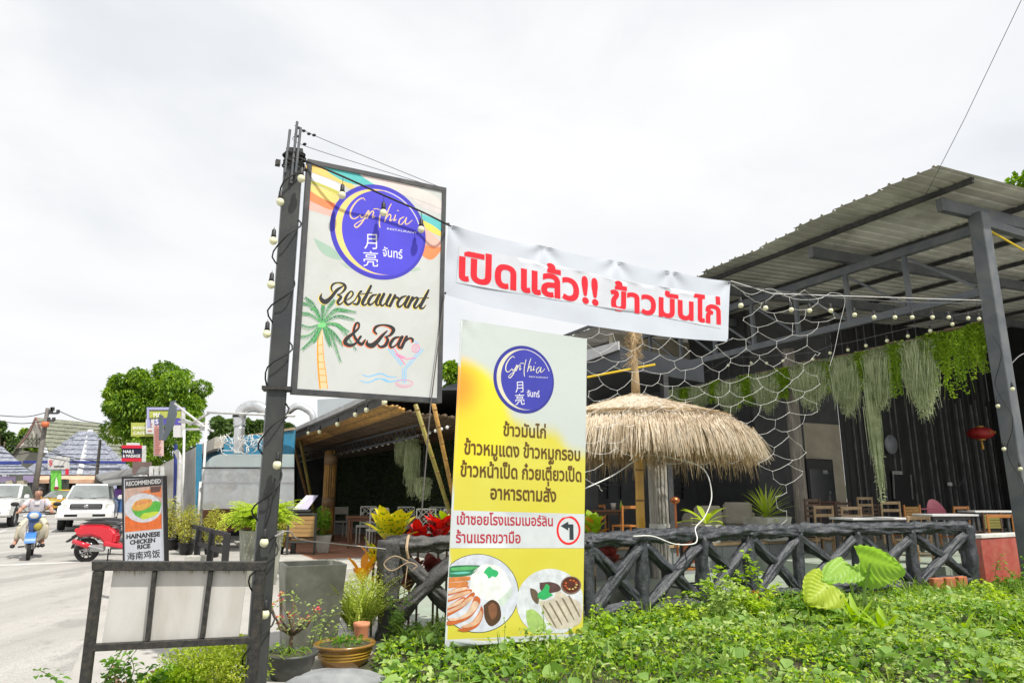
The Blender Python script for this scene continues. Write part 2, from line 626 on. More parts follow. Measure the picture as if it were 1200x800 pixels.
def leaves(name, base, direc, size, mat, parent=None, width=0.45, fold=0.25, droop=0.25, shape=4):
 """many small leaves as one mesh; arrays of base points, directions and lengths"""
 base, direc, size = (np.asarray(q, dtype=float) for q in (base, direc, size))
 n = len(base)
 direc = direc / (np.linalg.norm(direc, axis=1, keepdims=True) + 1e-9)
 rnd = NR.normal(size=(n, 3))
 side = np.cross(direc, rnd * 0.5 + np.array([0, 0, 1.0]))
 side /= np.linalg.norm(side, axis=1, keepdims=True) + 1e-9
 up = np.cross(side, direc)
 L = size[:, None]
 w = L * width * 0.5
 f = L * fold * width
 if shape == 4:
  P = np.stack([base, base + direc * L * 0.45 + side * w + up * f, base + direc * L - np.array([0, 0, 1]) * L * droop, base + direc * L * 0.45 - side * w + up * f], axis=1)
  F = np.array([[0, 1, 2], [0, 2, 3]])
  k = 4
 else:
  P = np.stack([base, base + direc * L * 0.28 + side * w * 0.85 + up * f, base + direc * L * 0.62 + side * w * 0.8 + up * f * 0.8 - np.array([0, 0, 1]) * L * droop * 0.4,
      base + direc * L - np.array([0, 0, 1]) * L * droop,
      base + direc * L * 0.62 - side * w * 0.8 + up * f * 0.8 - np.array([0, 0, 1]) * L * droop * 0.4, base + direc * L * 0.28 - side * w * 0.85 + up * f,
      base + direc * L * 0.45 - np.array([0, 0, 1]) * L * droop * 0.15], axis=1)
  F = np.array([[0, 1, 6], [1, 2, 6], [2, 3, 6], [3, 4, 6], [4, 5, 6], [5, 0, 6]])
  k = 7
 faces = (F[None] + (np.arange(n) * k)[:, None, None]).reshape(-1, 3)
 return mesh_obj(name, P.reshape(-1, 3), faces, mat, parent)
def rdirs(n, up=0.3, spread=1.0):
 d = NR.normal(size=(n, 3)) * spread
 d[:, 2] = np.abs(d[:, 2]) * 0.7 + up
 return d / np.linalg.norm(d, axis=1, keepdims=True)
# ================================================================== palette
m_dark_steel = M('dark_steel', (0.035, 0.038, 0.042), 0.45, 0.2, 4, 0.0, 0.1, 60, dirt=(0.16, 0.15, 0.14), dirt_amt=0.35, dirt_scale=5)
m_grey_steel = M('grey_steel', (0.085, 0.098, 0.112), 0.5, 0.15, 3, 0.0, 0.08, 50, dirt=(0.2, 0.19, 0.17), dirt_amt=0.4, dirt_scale=3)
m_rusty = M('rusty_black_paint', (0.010, 0.011, 0.011), 0.55, 0.3, 8, 0.0, 0.5, 130, dirt=(0.10, 0.085, 0.06), dirt_amt=0.45, dirt_scale=26)
m_white_steel = M('white_painted_steel', (0.62, 0.63, 0.62), 0.5, 0.1, 4, dirt=(0.3, 0.27, 0.23), dirt_amt=0.5, dirt_scale=6)
m_black = M('black_plastic', (0.012, 0.012, 0.013), 0.5, 0.2, 5)
m_cable = M('black_cable', (0.01, 0.01, 0.011), 0.6, 0.2, 9)
m_galv = M('galvanised_steel', (0.50, 0.53, 0.54), 0.35, 0.14, 2.2, 0.75, 0.15, 20, dirt=(0.34, 0.31, 0.27), dirt_amt=0.6, dirt_scale=2.5)
m_concrete = M('grey_concrete', (0.31, 0.31, 0.265), 0.9, 0.18, 5, 0.0, 0.5, 60, dirt=(0.13, 0.14, 0.10), dirt_amt=0.75, dirt_scale=3.5)
m_concrete_pale = M('pale_concrete', (0.47, 0.46, 0.42), 0.9, 0.12, 4, 0.0, 0.4, 60, dirt=(0.24, 0.24, 0.20), dirt_amt=0.6, dirt_scale=3)
m_bamboo = M('yellow_bamboo', (0.50, 0.27, 0.06), 0.45, 0.3, 5, 0.0, 0.15, 40, stretch=(1, 1, 0.35), dirt=(0.16, 0.10, 0.03), dirt_amt=0.8, dirt_scale=7, island=0.25, coat=0.1)
m_bamboo_old = M('weathered_bamboo', (0.36, 0.21, 0.07), 0.6, 0.3, 5, 0.0, 0.2, 40, dirt=(0.10, 0.07, 0.035), dirt_amt=0.9, dirt_scale=5, island=0.35)
m_bamboo_green = M('green_bamboo', (0.27, 0.25, 0.05), 0.45, 0.25, 5, 0.0, 0.15, 40, dirt=(0.40, 0.27, 0.08), dirt_amt=0.7, dirt_scale=3)
m_dark_wall = M('dark_grey_wall', (0.06, 0.062, 0.064), 0.8, 0.25, 2, 0.0, 0.3, 20)
m_black_wall = M('black_painted_metal', (0.018, 0.018, 0.019), 0.5, 0.3, 2)
m_cream = M('cream_wall', (0.42, 0.38, 0.29), 0.85, 0.08, 2, 0, 0.15, 40, dirt=(0.26, 0.23, 0.17), dirt_amt=0.6, dirt_scale=1.2)
m_pale_fascia = M('pale_grey_fascia', (0.50, 0.51, 0.53), 0.6, 0.08, 2, dirt=(0.28, 0.28, 0.27), dirt_amt=0.6, dirt_scale=2)
m_teal = M('blue_painted_board', (0.025, 0.21, 0.36), 0.6, 0.2, 3, 0, 0.1, 30, dirt=(0.10, 0.28, 0.36), dirt_amt=0.5, dirt_scale=4)
m_white_bulb = flat('bulb_glass', (0.75, 0.74, 0.50), 0.12, 0.6)
m_net = flat('white_net_cord', (0.72, 0.72, 0.70), 0.7)
def groundmat():
 m, n, l, b = _new('pale_ground_concrete')
 vec = coords(n, l)
 big = nz(n, l, vec, 0.35, 6, 0.6, 0.3)
 c = ramp(n, l, big, [(0.3, (0.33, 0.315, 0.29)), (0.5, (0.385, 0.37, 0.345)), (0.7, (0.42, 0.40, 0.37))])
 fine = nz(n, l, vec, 60, 3, 0.7)
 c = mixc(n, l, 0.22, c, ramp(n, l, fine, [(0.35, (0.2, 0.2, 0.2)), (0.65, (0.85, 0.85, 0.85))]), 'OVERLAY')
 st = nz(n, l, vec, 1.3, 8, 0.7, 1.0)
 c = mixc(n, l, ramp(n, l, st, [(0.52, (0, 0, 0)), (0.7, (0.45,) * 3)]), c, (0.27, 0.26, 0.245))
 v = n.new('ShaderNodeTexVoronoi')
 v.feature = 'DISTANCE_TO_EDGE'
 v.inputs['Scale'].default_value = 0.33
 dn = nz(n, l, vec, 3, 4)
 vm = n.new('ShaderNodeVectorMath')
 vm.operation = 'MULTIPLY_ADD'
 cb = n.new('ShaderNodeCombineXYZ')
 l.new(dn, cb.inputs[0]); l.new(dn, cb.inputs[1])
 l.new(cb.outputs[0], vm.inputs[0])
 vm.inputs[1].default_value = (0.5, 0.5, 0)
 l.new(vec, vm.inputs[2])
 l.new(vm.outputs[0], v.inputs['Vector'])
 c = mixc(n, l, ramp(n, l, v.outputs['Distance'], [(0.0, (0.38,) * 3), (0.008, (0,) * 3)]), c, (0.13, 0.125, 0.115))
 l.new(c, b.inputs['Base Color'])
 b.inputs['Roughness'].default_value = 0.92
 bump(n, l, b, fine, 0.3, 0.004)
 return m
def roadmat():
 m, n, l, b = _new('worn_asphalt')
 vec = coords(n, l, (1, 1, 1), (0, 0, -TH))
 ln = coords(n, l, (0.8, 0.05, 1), (0, 0, -TH))
 f = nz(n, l, ln, 2.2, 5)
 c = ramp(n, l, f, [(0.3, (0.31, 0.30, 0.28)), (0.7, (0.42, 0.405, 0.38))])
 pat = nz(n, l, coords(n, l, (0.45, 0.16, 1), (0, 0, -TH)), 1.4, 3, 0.5)
 c = mixc(n, l, ramp(n, l, pat, [(0.55, (0, 0, 0)), (0.565, (0.5,) * 3)]), c, (0.23, 0.225, 0.215))
 c = mixc(n, l, ramp(n, l, nz(n, l, vec, 2.4, 8, .7, 1.2), [(.56, (0,) * 3), (.68, (.5,) * 3)]), c, (.17, .165, .16))
 g = nz(n, l, vec, 90, 3, 0.8)
 c = mixc(n, l, 0.5, c, ramp(n, l, g, [(0.35, (0.15,) * 3), (0.65, (0.85,) * 3)]), 'OVERLAY')
 l.new(c, b.inputs['Base Color'])
 b.inputs['Roughness'].default_value = 0.9
 bump(n, l, b, g, 0.4, 0.004)
 return m
def brickmat(name, c1, c2, mortar, scale, kind='Object', rot=(0, 0, -TH), rough=0.8, offset=0.5):
 m, n, l, b = _new(name)
 vec = coords(n, l, (1, 1, 1), rot)
 br = n.new('ShaderNodeTexBrick')
 br.offset = offset
 br.inputs['Scale'].default_value = scale
 br.inputs['Color1'].default_value = (*c1, 1)
 br.inputs['Color2'].default_value = (*c2, 1)
 br.inputs['Mortar'].default_value = (*mortar, 1)
 br.inputs['Mortar Size'].default_value = 0.02
 l.new(vec, br.inputs['Vector'])
 c = mixc(n, l, 0.5, br.outputs[0], ramp(n, l, nz(n, l, vec, 4, 5), [(0.3, (0.25,) * 3), (0.7, (0.75,) * 3)]), 'OVERLAY')
 l.new(c, b.inputs['Base Color'])
 b.inputs['Roughness'].default_value = rough
 return m
# ================================================================== ground, road, pavements
def sheet(name, mat, poly_ab=None, xs=None, ys=None, lift=0.0, parent=None, kind='structure'):
 """horizontal sheet following the gently rising ground"""
 v, f = [], []
 nx, ny = len(xs), len(ys)
 for y in ys:
  for x in xs:
   if poly_ab:
    p = AB(y, x)
   else:
    p = Vector((x, y, 0))
   v.append((p.x, p.y, gz(p.y) + lift))
 for j in range(ny - 1):
  for i in range(nx - 1):
   a = j * nx + i
   f.append((a, a + 1, a + nx + 1, a + nx))
 o = mesh_obj(name, v, f, mat, parent)
 if kind: tag(o, kind=kind)
 return o
ys = [-60, -20, 0, 4] + list(range(8, 64, 2)) + [80, 120, 250, 900]
sheet('ground', groundmat(), xs=[-900, -200, -60, -30, 0, 30, 60, 200, 900], ys=ys)
m_road = roadmat()
sheet('road', m_road, True, xs=[-9.5, -7, -4, -2, -0.45], ys=[-10, 0] + list(range(4, 44, 2)), lift=0.004)
sheet('cross_road', m_road, True, xs=[-60, -40, -30, -20, -9.5, 0, 10, 30], ys=[42.02, 44, 46, 48, 50], lift=0.004)
m_line = M('worn_white_line', (0.62, 0.61, 0.58), 0.85, 0.1, 3, dirt=(0.38, 0.37, 0.35), dirt_amt=0.95, dirt_scale=4)
for k in range(5):
 sheet('road_marking', m_line, True, xs=[-4.6, -4.48], ys=[12 + k * 6, 14 + k * 6], lift=0.008)
sheet('road_marking', m_line, True, xs=[-4.4, -0.8], ys=[17.9, 18.2], lift=0.008)
# neighbour's raised forecourt and its brick paving
b_ = B()
b_.ab(12.9, 24, 2.3, 10.3, -0.1, 0.235)
tag(b_.build('forecourt_slab', m_concrete_pale, bevel=0.015), kind='structure')
tag(B().ab(14.9, 23.9, 3.1, 10.2, 0.2, 0.2385).build('brick_paving', brickmat('red_paver', (0.34, 0.13, 0.07), (0.44, 0.22, 0.13), (0.20, 0.13, 0.09), 5)), kind='structure')
# low greenish floor between the log fence and the terrace
m_green_floor = M('greenish_wet_concrete', (0.30, 0.36, 0.29), 0.55, 0.15, 2, 0, 0.15, 30, dirt=(0.40, 0.42, 0.37), dirt_amt=0.6, dirt_scale=1.5)
fl = B()
fl.add([(x, y, gz(y) + .008) for x, y in ((-0.9, 8.15), (1.0, 8.65), (3.9, 10.45), (7.2, 11.75), (12, 14.3), AB(10.5, 10.4).xy, AB(12.85, 3.5).xy)], [(0, 1, 2, 3, 4, 5, 6)])
tag(fl.build('yard_floor', m_green_floor), kind='structure')
# raised terrace with a stone-clad front and a timber lip
m_clad = M('grey_slate_cladding', (0.22, 0.235, 0.24), 0.6, 0.2, 2, 0, 0.35, 14, stretch=(1, 1, 0.25), dirt=(0.35, 0.36, 0.35), dirt_amt=0.6, dirt_scale=1.6)
m_wood_pale = M('pale_worn_wood', (0.46, 0.32, 0.18), 0.6, 0.2, 4, 0, 0.2, 50, stretch=(1, 1, 6), dirt=(0.22, 0.14, 0.08), dirt_amt=0.7, dirt_scale=6)
m_wood_orange = M('orange_wood', (0.52, 0.20, 0.045), 0.45, 0.2, 4, 0, 0.1, 50, stretch=(1, 1, 6), coat=0.2)
m_wood_dark = M('dark_brown_wood', (0.09, 0.05, 0.03), 0.5, 0.25, 4, 0, 0.1, 50)
m_terr = M('terrace_concrete', (0.24, 0.24, 0.22), 0.8, 0.2, 2)
tw = thing('terrace_wall', 'low grey slate wall with a timber lip along the terrace behind the log fence', 'low wall', AB(10.5, 5, 0))
B().ab(10.62, 10.75, 5.2, 12.9, -0.05, 0.56).build('wall_core', m_terr, tw)
bb = 5.2
i = 0
while bb < 12.8:
 w = 0.62
 for j, (z0, z1) in enumerate(((0.0, 0.27), (0.275, 0.555))):
  B().ab(10.5 - 0.006 * ((i + j) % 3), 10.617, bb + (0.31 if j else 0), min(12.9, bb + (0.31 if j else 0) + w - 0.006), z0, z1).build('cladding_panel', m_clad, tw)
 bb += w
 i += 1
B().ab(10.44, 10.80, 5.15, 12.92, 0.562, 0.612).build('timber_lip', m_wood_pale, tw, bevel=0.008)
tag(B().ab(10.76, 17, 5.2, 27, -0.05, 0.40).build('terrace_floor', m_terr), kind='structure')
tag(B().ab(7.5, 10.43, 10.4, 27, -0.05, 0.345).build('terrace_step', m_green_floor), kind='structure')
# red rendered wall at the right end of the fence
rw = thing('red_wall', 'low red painted wall with a white top at the right end of the log fence', 'low wall', PY(1152, 690, 12.0))
r0 = PY(1151, 690, 12.0); r1 = r0 + BX * 3.2
m_red_wall = M('red_paint', (0.36, 0.055, 0.04), 0.6, 0.15, 3, 0, 0.2, 40, dirt=(0.48, 0.16, 0.11), dirt_amt=0.6, dirt_scale=5)
def wallbox(bld, p, q, z0, z1, th):
 d = (Vector(q) - Vector(p)).normalized()
 nrm = Vector((-d.y, d.x, 0)) * th
 P = [Vector((p[0], p[1], z0)), Vector((q[0], q[1], z0))]
 P += [P[1] + nrm, P[0] + nrm]
 return bld.hexa(P + [Vector((c.x, c.y, z1)) for c in P])
wallbox(B(), r0, r1, -0.1, 0.80, 0.25).build('wall_body', m_red_wall, rw)
wallbox(B(), r0 - BX * 0.02 - AX * 0.02, r1, 0.803, 0.85, 0.29).build('coping', M('white_paint', (0.74, 0.73, 0.70), 0.6, 0.08, 3, dirt=(0.4, 0.38, 0.34), dirt_amt=0.5, dirt_scale=8), rw)
# ================================================================== right pavilion
pv = thing('open_pavilion', 'large open dining pavilion with corrugated metal roof on grey steel posts and trusses', 'pavilion', AB(6.5, 12.5, 0))
def rz(b): return 6.60 + (b - 10.6) * 0.045
m_sheet = M('weathered_roof_sheet', (0.58, 0.58, 0.53), 0.55, 0.25, 0.7, 0.0, 0.1, 20, stretch=(1, 1, 1), dirt=(0.25, 0.24, 0.21), dirt_amt=0.8, dirt_scale=0.9, island=0.12)
# sheets: trapezoid ribs along BX, one object per sheet of four ribs
PROF = [(0.0, 0), (0.045, 0.0), (0.065, 0.036), (0.095, 0.036), (0.115, 0), (0.25, 0)]
a = 5.98
k = 0
while a < 21:
 bs = [10.6 + 0.115 * (a - 6) - 0.02 * (k % 3), 14, 18, 22, 27]
 bs.sort()
 v, f = [], []
 cols = []
 for r_ in range(4):
  for (pa, pz) in PROF[:-1]:
   cols.append((a + r_ * 0.25 + pa, pz))
 cols.append((a + 1.0, 0.0))
 for top in (0, 1):
  for bq in bs:
   for (pa, pz) in cols:
    sag = 0.006 * math.sin(pa * 3.1 + bq) + (0.02 * math.sin(pa * 1.7) if bq == bs[0] else 0)
    p = AB(pa, bq + (0.012 * math.sin(pa * 21) if bq == bs[0] else 0), rz(bq) + pz + sag + 0.003 * top + 0.002 * (k % 2))
    v.append(p)
 n1, n2 = len(cols), len(bs)
 for j in range(n2 - 1):
  for i in range(n1 - 1):
   q = j * n1 + i
   f.append((q, q + n1, q + n1 + 1, q + 1))
   q += n1 * n2
   f.append((q, q + 1, q + n1 + 1, q + n1))
 mesh_obj('roof_sheet', v, f, m_sheet, pv)
 a += 1.0
 k += 1
def pvpost(name, a, b, z0, z1, w, mat=m_grey_steel, parent=pv):
 return B().ab(a - w / 2, a + w / 2, b - w / 2, b + w / 2, z0, z1).build(name, mat, parent, bevel=0.012)
pvpost('corner_post', 6.5, 12.5, 0.0, 6.32, 0.24)
pvpost('post', 20.4, 12.5, 0.4, 6.32, 0.2)
pvpost('post', 6.5, 22, 0.0, 6.9, 0.24)
cB = 12.5
B().ab(6.62, 20.3, cB - 0.06, cB + 0.06, 5.98, 6.14).build('top_chord', m_grey_steel, pv)
B().ab(6.62, 20.3, cB - 0.055, cB + 0.055, 4.86, 5.00).build('bottom_chord', m_grey_steel, pv)
vas = [6.62 + 1.3 * i for i in range(1, 11)]
for i, av in enumerate(vas):
 B().ab(av - 0.04, av + 0.04, cB - 0.04, cB + 0.04, 5.0, 5.98).build('strut', m_grey_steel, pv)
 prev = 6.62 if i == 0 else vas[i - 1]
 B().beam(AB(prev + 0.06, cB, 5.02), AB(av - 0.06, cB, 5.96), 0.05, 0.05).build('brace', m_grey_steel, pv) if i % 2 == 2 else \
  B().beam(AB(prev + 0.08, cB, 5.04), AB(av - 0.08, cB, 5.9), 0.045, 0.045).build('brace', m_grey_steel, pv)
for i, av in enumerate([6.45, 9.25, 12.1, 14.9]):
 w = 0.2 if i < 2 else 0.15
 b0 = 11.55
 B().beam(AB(av + (0.14 if i == 0 else 0), b0, 6.34), AB(av + (0.14 if i == 0 else 0), 26, 6.98), 0.11, 0.22).build('rafter', m_grey_steel, pv)
for i, bq in enumerate([11.65, 13.9, 15.9, 17.9, 19.9, 21.9, 24]):
 B().ab(6.05, 20.9, bq - 0.035, bq + 0.035, rz(bq) - 0.10, rz(bq) - 0.012).build('purlin', m_dark_steel, pv)
# front (camera side) truss along BX
B().ab(6.44, 6.56, 12.63, 21.9, 6.1, 6.24).build('front_chord', m_grey_steel, pv)
# walls behind
bw = thing('black_sheet_wall', 'black corrugated metal wall at the back of the dining pavilion', 'wall', AB(14.5, 17, 0.4))
wall_b = bk = PA(986, 520, 14.5).dot(BX)
k = 0
while wall_b < 27.2:
 v, f = [], []
 cc = []
 for r_ in range(3):
  cc += [(wall_b + r_ * 0.3, 0), (wall_b + r_ * 0.3 + 0.2, 0), (wall_b + r_ * 0.3 + 0.22, 0.035), (wall_b + r_ * 0.3 + 0.26, 0.035), (wall_b + r_ * 0.3 + 0.28, 0)]
 cc.append((wall_b + 0.9, 0))
 for z in (0.4, 7.4):
  for (bq, dp) in cc:
   v.append(AB(14.5 - dp - 0.002 * (k % 2), bq, z))
 n1 = len(cc)
 for i in range(n1 - 1):
  f.append((i, i + 1, i + 1 + n1, i + n1))
 mesh_obj('wall_sheet', v, f, m_black_wall, bw)
 wall_b += 0.9
 k += 1
m_rib = M('grey_rib_paint', (0.20, 0.205, 0.205), 0.45, 0.5, 3)
for i in range(30):
 if (i * 7) % 3 == 0: continue
 B().ab(14.42, 14.463, bk + .24 + i * 0.3, bk + .26 + i * 0.3, 0.45, 4.4 + 0.2 * (i % 3)).build('rib_edge', m_rib, bw)
cw = thing('cream_partition', 'cream partition wall beside the black corrugated wall in the pavilion', 'wall', AB(14.5, 15.2, 0.4))
ck0 = PA(943, 520, 14.5).dot(BX)
B().ab(14.5, 14.6, ck0, bk - .01, 0.4, 3.6).build('cream_lower_wall', m_cream, cw)
B().ab(14.5, 14.6, 15.1, bk - .01, 3.603, 7.2).build('dark_upper_wall', m_dark_wall, cw)
B().ab(14.5, 14.6, 15.1, ck0 - .002, 0.4, 3.6).build('dark_upper_wall', m_dark_wall, cw)
dwall = thing('dining_back_wall', 'dark grey back wall of the dining terrace, cream above, behind the straw umbrella', 'wall', AB(17, 8, 0.2))
wb0 = PA(717, 400, 17).dot(BX)
B().ab(17.0, 17.2, wb0 - 0.8, 16, 0.2, 4.2).build('dark_side_wall', m_dark_wall, dwall)
B().ab(17.02, 17.22, wb0 + 0.004, 16, 4.203, 5.1).build('dark_lower_wall', m_dark_wall, dwall)
B().ab(16.95, 17.15, wb0, 16, 5.103, 6.3).build('cream_upper_wall', m_cream, dwall)
B().ab(14.6, 17, 15.05, 15.2, 0.4, 6.8).build('return_wall', m_dark_wall, dwall)
sw = tag(B().ab(6, 14.4, 26.6, 26.8, 0, 7.3).build('added_shade_wall', m_black_wall), 'added black wall standing in for roof shade at the far right end of the pavilion', 'wall')  # added black wall, stands in for the shade under the roof
# wooden round post under the truss and white-footed timber post under the hut
m_old_wood = M('grey_weathered_wood', (0.25, 0.225, 0.19), 0.8, 0.3, 6, 0, 0.6, 30, stretch=(3, 3, 0.35), dirt=(0.10, 0.085, 0.07), dirt_amt=0.85, dirt_scale=7)
wp = thing('round_timber_post', 'weathered round timber post behind the hanging plants', 'post', PB(942, 628, 12.78))
p0 = PB(942, 628, 12.78)
B().tube([(p0.x, p0.y, 0.3 + i * 0.56) for i in range(9)], [0.15 - 0.002 * i for i in range(9)], 12, noise_amt=0.05).build('trunk', m_old_wood, wp, True)
wq = thing('square_timber_post', 'grey timber post with white painted foot right of the yellow bamboo pole', 'post', PY(774, 640, 13.0))
p0 = PY(774, 640, 12.9)
for i in range(4):
 B().box((p0.x + (-0.09 + 0.06 * i), p0.y + 0.01 * (i % 2), 1.2), (0.058, 0.2, 2.3), TH).build('plank', M('pale_grey_wood', (0.48, 0.46, 0.41), 0.8, 0.3, 6, 0, 0.6, 30, stretch=(3, 3, 0.35), dirt=(0.18, 0.16, 0.13), dirt_amt=0.85, dirt_scale=7), wq, bevel=0.006)
B().box((p0.x, p0.y, 0.84), (0.27, 0.25, 0.32), TH).build('white_foot', M('white_paint2', (0.6, 0.6, 0.57), 0.7, 0.1, 3), wq)
B().box((p0.x - 0.02, p0.y - 0.13, 2.2), (0.2, 0.02, 0.2), TH).build('label_plate', m_pale_fascia, wq)
# ================================================================== middle roofs
mr = thing('dark_flat_roof', 'dark flat canopy roof with a pale grey fascia end behind the white banner', 'canopy', PY(725, 401, 12.8))
E1, E2 = PY(522, 449, 17.9), PY(726, 401, 12.9)
E1.z = E2.z = 4.28
ew = BX * 2.6 + AX * 0.6
m_roof_dark = M('dark_blue_grey_roof', (0.045, 0.05, 0.06), 0.5, 0.2, 2)
B().hexa([E1 - Vector((0, 0, .45)), E2 - Vector((0, 0, .45)), E2 + ew - Vector((0, 0, .45)), E1 + ew - Vector((0, 0, .45)), E1 - Vector((0, 0, .012)), E2 - Vector((0, 0, .012)), E2 + ew - Vector((0, 0, .012)), E1 + ew - Vector((0, 0, .012))]).build('canopy_deck', m_roof_dark, mr)
dE = (E1 - E2).normalized()
q0, q1 = E2 - dE * 0.02, E2 + dE * 1.6
nn = Vector((dE.y, -dE.x, 0))
if nn.dot(CAM - q0) < 0: nn = -nn
B().prism([q0 + nn * 0.02 + Vector((0, 0, 0.06)), q1 + nn * 0.02 + Vector((0, 0, 0.02)), q1 + nn * 0.02 - Vector((0, 0, .26)), q0 + nn * 0.02 - Vector((0, 0, .10))], nn * 0.04).build('pale_fascia', m_pale_fascia, mr)
for (w_, s_) in ((0.03, 0.46), (2.8, 0.46), (5.0, 0.46)):
 p = E2 + dE * w_ + ew * 0.5
 B().box((p.x, p.y, 2.0), (0.12, 0.12, 3.7), TH).build('canopy_post', m_dark_steel, mr)
yc = thing('yellow_cable', 'yellow cable looped under the dark canopy roof edge', 'cable', PY(768, 427, 12.5))
B().tube(crom([tuple(PY(688, 442, 12.6)), tuple(PY(730, 434, 12.5)), tuple(PY(768, 427, 12.4))]), 0.02, 6).build('cord', flat('yellow_cord', (0.7, 0.5, 0.03)), yc)
B().tube(crom([tuple(PY(523, 462, 17.0)), tuple(PY(540, 459, 16.5)), tuple(PY(560, 454, 16.0))]), 0.02, 6).build('cord', MATS['yellow_cord'], yc)
# neighbour restaurant: eave at b = 3.8
nr = thing('bamboo_restaurant', 'open fronted restaurant with bamboo lined eave and dark green back wall', 'restaurant', AB(20, 4.5, 0.24))
m_gutter = M('grey_gutter', (0.42, 0.43, 0.43), 0.5, 0.12, 3, 0.2, dirt=(0.22, 0.21, 0.19), dirt_amt=0.6, dirt_scale=4)
B().ab(13.0, 31, 3.70, 3.80, 3.36, 3.47).build('gutter', m_gutter, nr)
B().ab(13.0, 31, 3.803, 3.86, 3.18, 3.46).build('fascia', M('charcoal_board', (0.05, 0.05, 0.048), 0.7, 0.2, 3), nr)
B().hexa([AB(13, 3.84, 3.47), AB(13, 11, 4.0), AB(31, 11, 4.0), AB(31, 3.84, 3.47), AB(13, 3.84, 3.52), AB(13, 11, 4.05), AB(31, 11, 4.05), AB(31, 3.84, 3.52)]).build('roof_slab', m_roof_dark, nr)
for i in range(13):
 bq = 3.84 + i * 0.075
 jit = random.uniform(-0.2, 0.2)
 for j in range(3):
  B().tube([AB(13 + j * 6 + jit, bq, 3.20 - i * 0.018 + random.uniform(-.012, .012)), AB(18.9 + j * 6 + jit, bq + random.uniform(-.02, .02), 3.20 - i * 0.018)], 0.036, 7).build('bamboo_pole', (m_bamboo if (i + j) % 3 else m_bamboo_old) if i < 7 else M('dark_bamboo', (.085, .055, .028), .7, .3, 4, island=.3), nr, True)  # inner poles take a darker brown than the outer ones
for i in range(18):
 bq = 4.85 + i * 0.16
 B().tube([AB(13.1, bq, 3.04 + random.uniform(-.02, .02)), AB(30, bq + 0.03, 3.06)], 0.05, 6).build('ceiling_bamboo', M('dark_bamboo', (.085, .055, .028), .7, .3, 4, island=.3), nr, True)  # same darker brown on the ceiling poles
# black lattice girder
for z in (2.86, 2.64):
 B().ab(13.2, 30, 4.62, 4.66, z - 0.02, z + 0.02).build('girder_chord', m_black, nr)
g = B()
for i in range(46):
 g.beam(AB(13.3 + i * 0.36, 4.64, 2.66), AB(13.48 + i * 0.36, 4.64, 2.84), 0.018)
 g.beam(AB(13.48 + i * 0.36, 4.64, 2.84), AB(13.66 + i * 0.36, 4.64, 2.66), 0.018)
g.build('girder_lattice', m_black, nr)
m_greenwall = leafmat('artificial_hedge', [(0.03, 0.06, 0.02), (0.07, 0.12, 0.03), (0.13, 0.20, 0.05)], 0.0, 0.9)
B().ab(14, 31, 7.3, 7.4, 0.24, 3.9).build('back_panel', M('dark_green_board', (0.02, 0.035, 0.015), 0.9, 0.3, 9, 0, 0.8, 60), nr)
n_ = 9000
pa_, pz_ = NR.uniform(14, 31, n_), NR.uniform(0.6, 3.1, n_)
bs_ = np.array([list(AB(a_, 7.27, z_)) for a_, z_ in zip(pa_, pz_)])
dd_ = rdirs(n_, 0.0) * 0.8 + np.array(list(-BX)) * 0.7
hedge = leaves('green_wall_leaves', bs_, dd_, NR.uniform(0.05, 0.11, n_), m_greenwall, nr, 0.5)
tag(hedge, kind='stuff')
B().ab(31, 31.15, 3.9, 7.4, 0.24, 3.6).build('end_wall', m_dark_wall, nr)
B().ab(13.1, 13.2, 6.9, 8.8, 0.24, 3.0).build('side_partition', m_dark_wall, nr)
# bundled bamboo column with two leather bands
def bamboo_column(x, y, z0, z1, rad, label):
 t = thing('bamboo_column', label, 'column', (x, y, z0))
 for i in range(15):
  an = 2 * PI * i / 15
  B().tube([(x + rad * math.cos(an), y + rad * math.sin(an), z0 + 0.1), (x + rad * 0.96 * math.cos(an + .05), y + rad * 0.96 * math.sin(an + .05), (z0 + z1) / 2), (x + rad * math.cos(an), y + rad * math.sin(an), z1 - random.uniform(0, .06))],
     rad * 0.2, 7).build('bamboo_pole', m_bamboo if i % 4 else m_bamboo_old, t, True)
 m_band = M('tan_rope_band', (0.26, 0.17, 0.09), 0.8, 0.2, 4, 0, 0.5, 80, stretch=(1, 1, 9))
 for zc, hh in ((z1 - 0.28, 0.3), (z0 + (z1 - z0) * 0.42, 0.28)):
  B().lathe([(rad * 1.2, -hh / 2), (rad * 1.24, 0), (rad * 1.2, hh / 2)], (x, y, zc), 18).build('rope_band', m_band, t, True)
 B().lathe([(rad * 1.3, 0), (rad * 1.3, 0.14), (rad * 1.1, 0.2)], (x, y, z0), 18).build('base_ring', M('brown_base', (0.16, 0.11, 0.08), 0.8), t, True)
cpos = PY(383, 628, 20.4)
bamboo_column(cpos.x, cpos.y, 0.24, 2.78, 0.155, 'bundled yellow bamboo column with rope bands in front of the dark green wall')
def pole_thing(name, label, cat, pts, r, mat, knots=0, group=None):
 t = thing(name, label, cat, pts[0], group)
 B().tube(pts, r, 8).build('pole', mat, t, True)
 p, q = Vector(pts[0]), Vector(pts[-1])
 rr = r if not isinstance(r, (list, tuple)) else r[0]
 for i in range(knots):
  c = p.lerp(q, (i + 0.7) / knots)
  d = (q - p).normalized() * 0.012
  B().tube([c - d, c + d], rr * 1.12, 8).build('knot', m_bamboo_old, t, True)
 return t
pole_thing('bamboo_brace', 'green bamboo brace leaning under the eave left of the yellow banner', 'bamboo pole', [PB(527, 600, 5.3), PB(487, 474, 4.3)], 0.042, m_bamboo_green, 7, 'slanting bamboo braces')
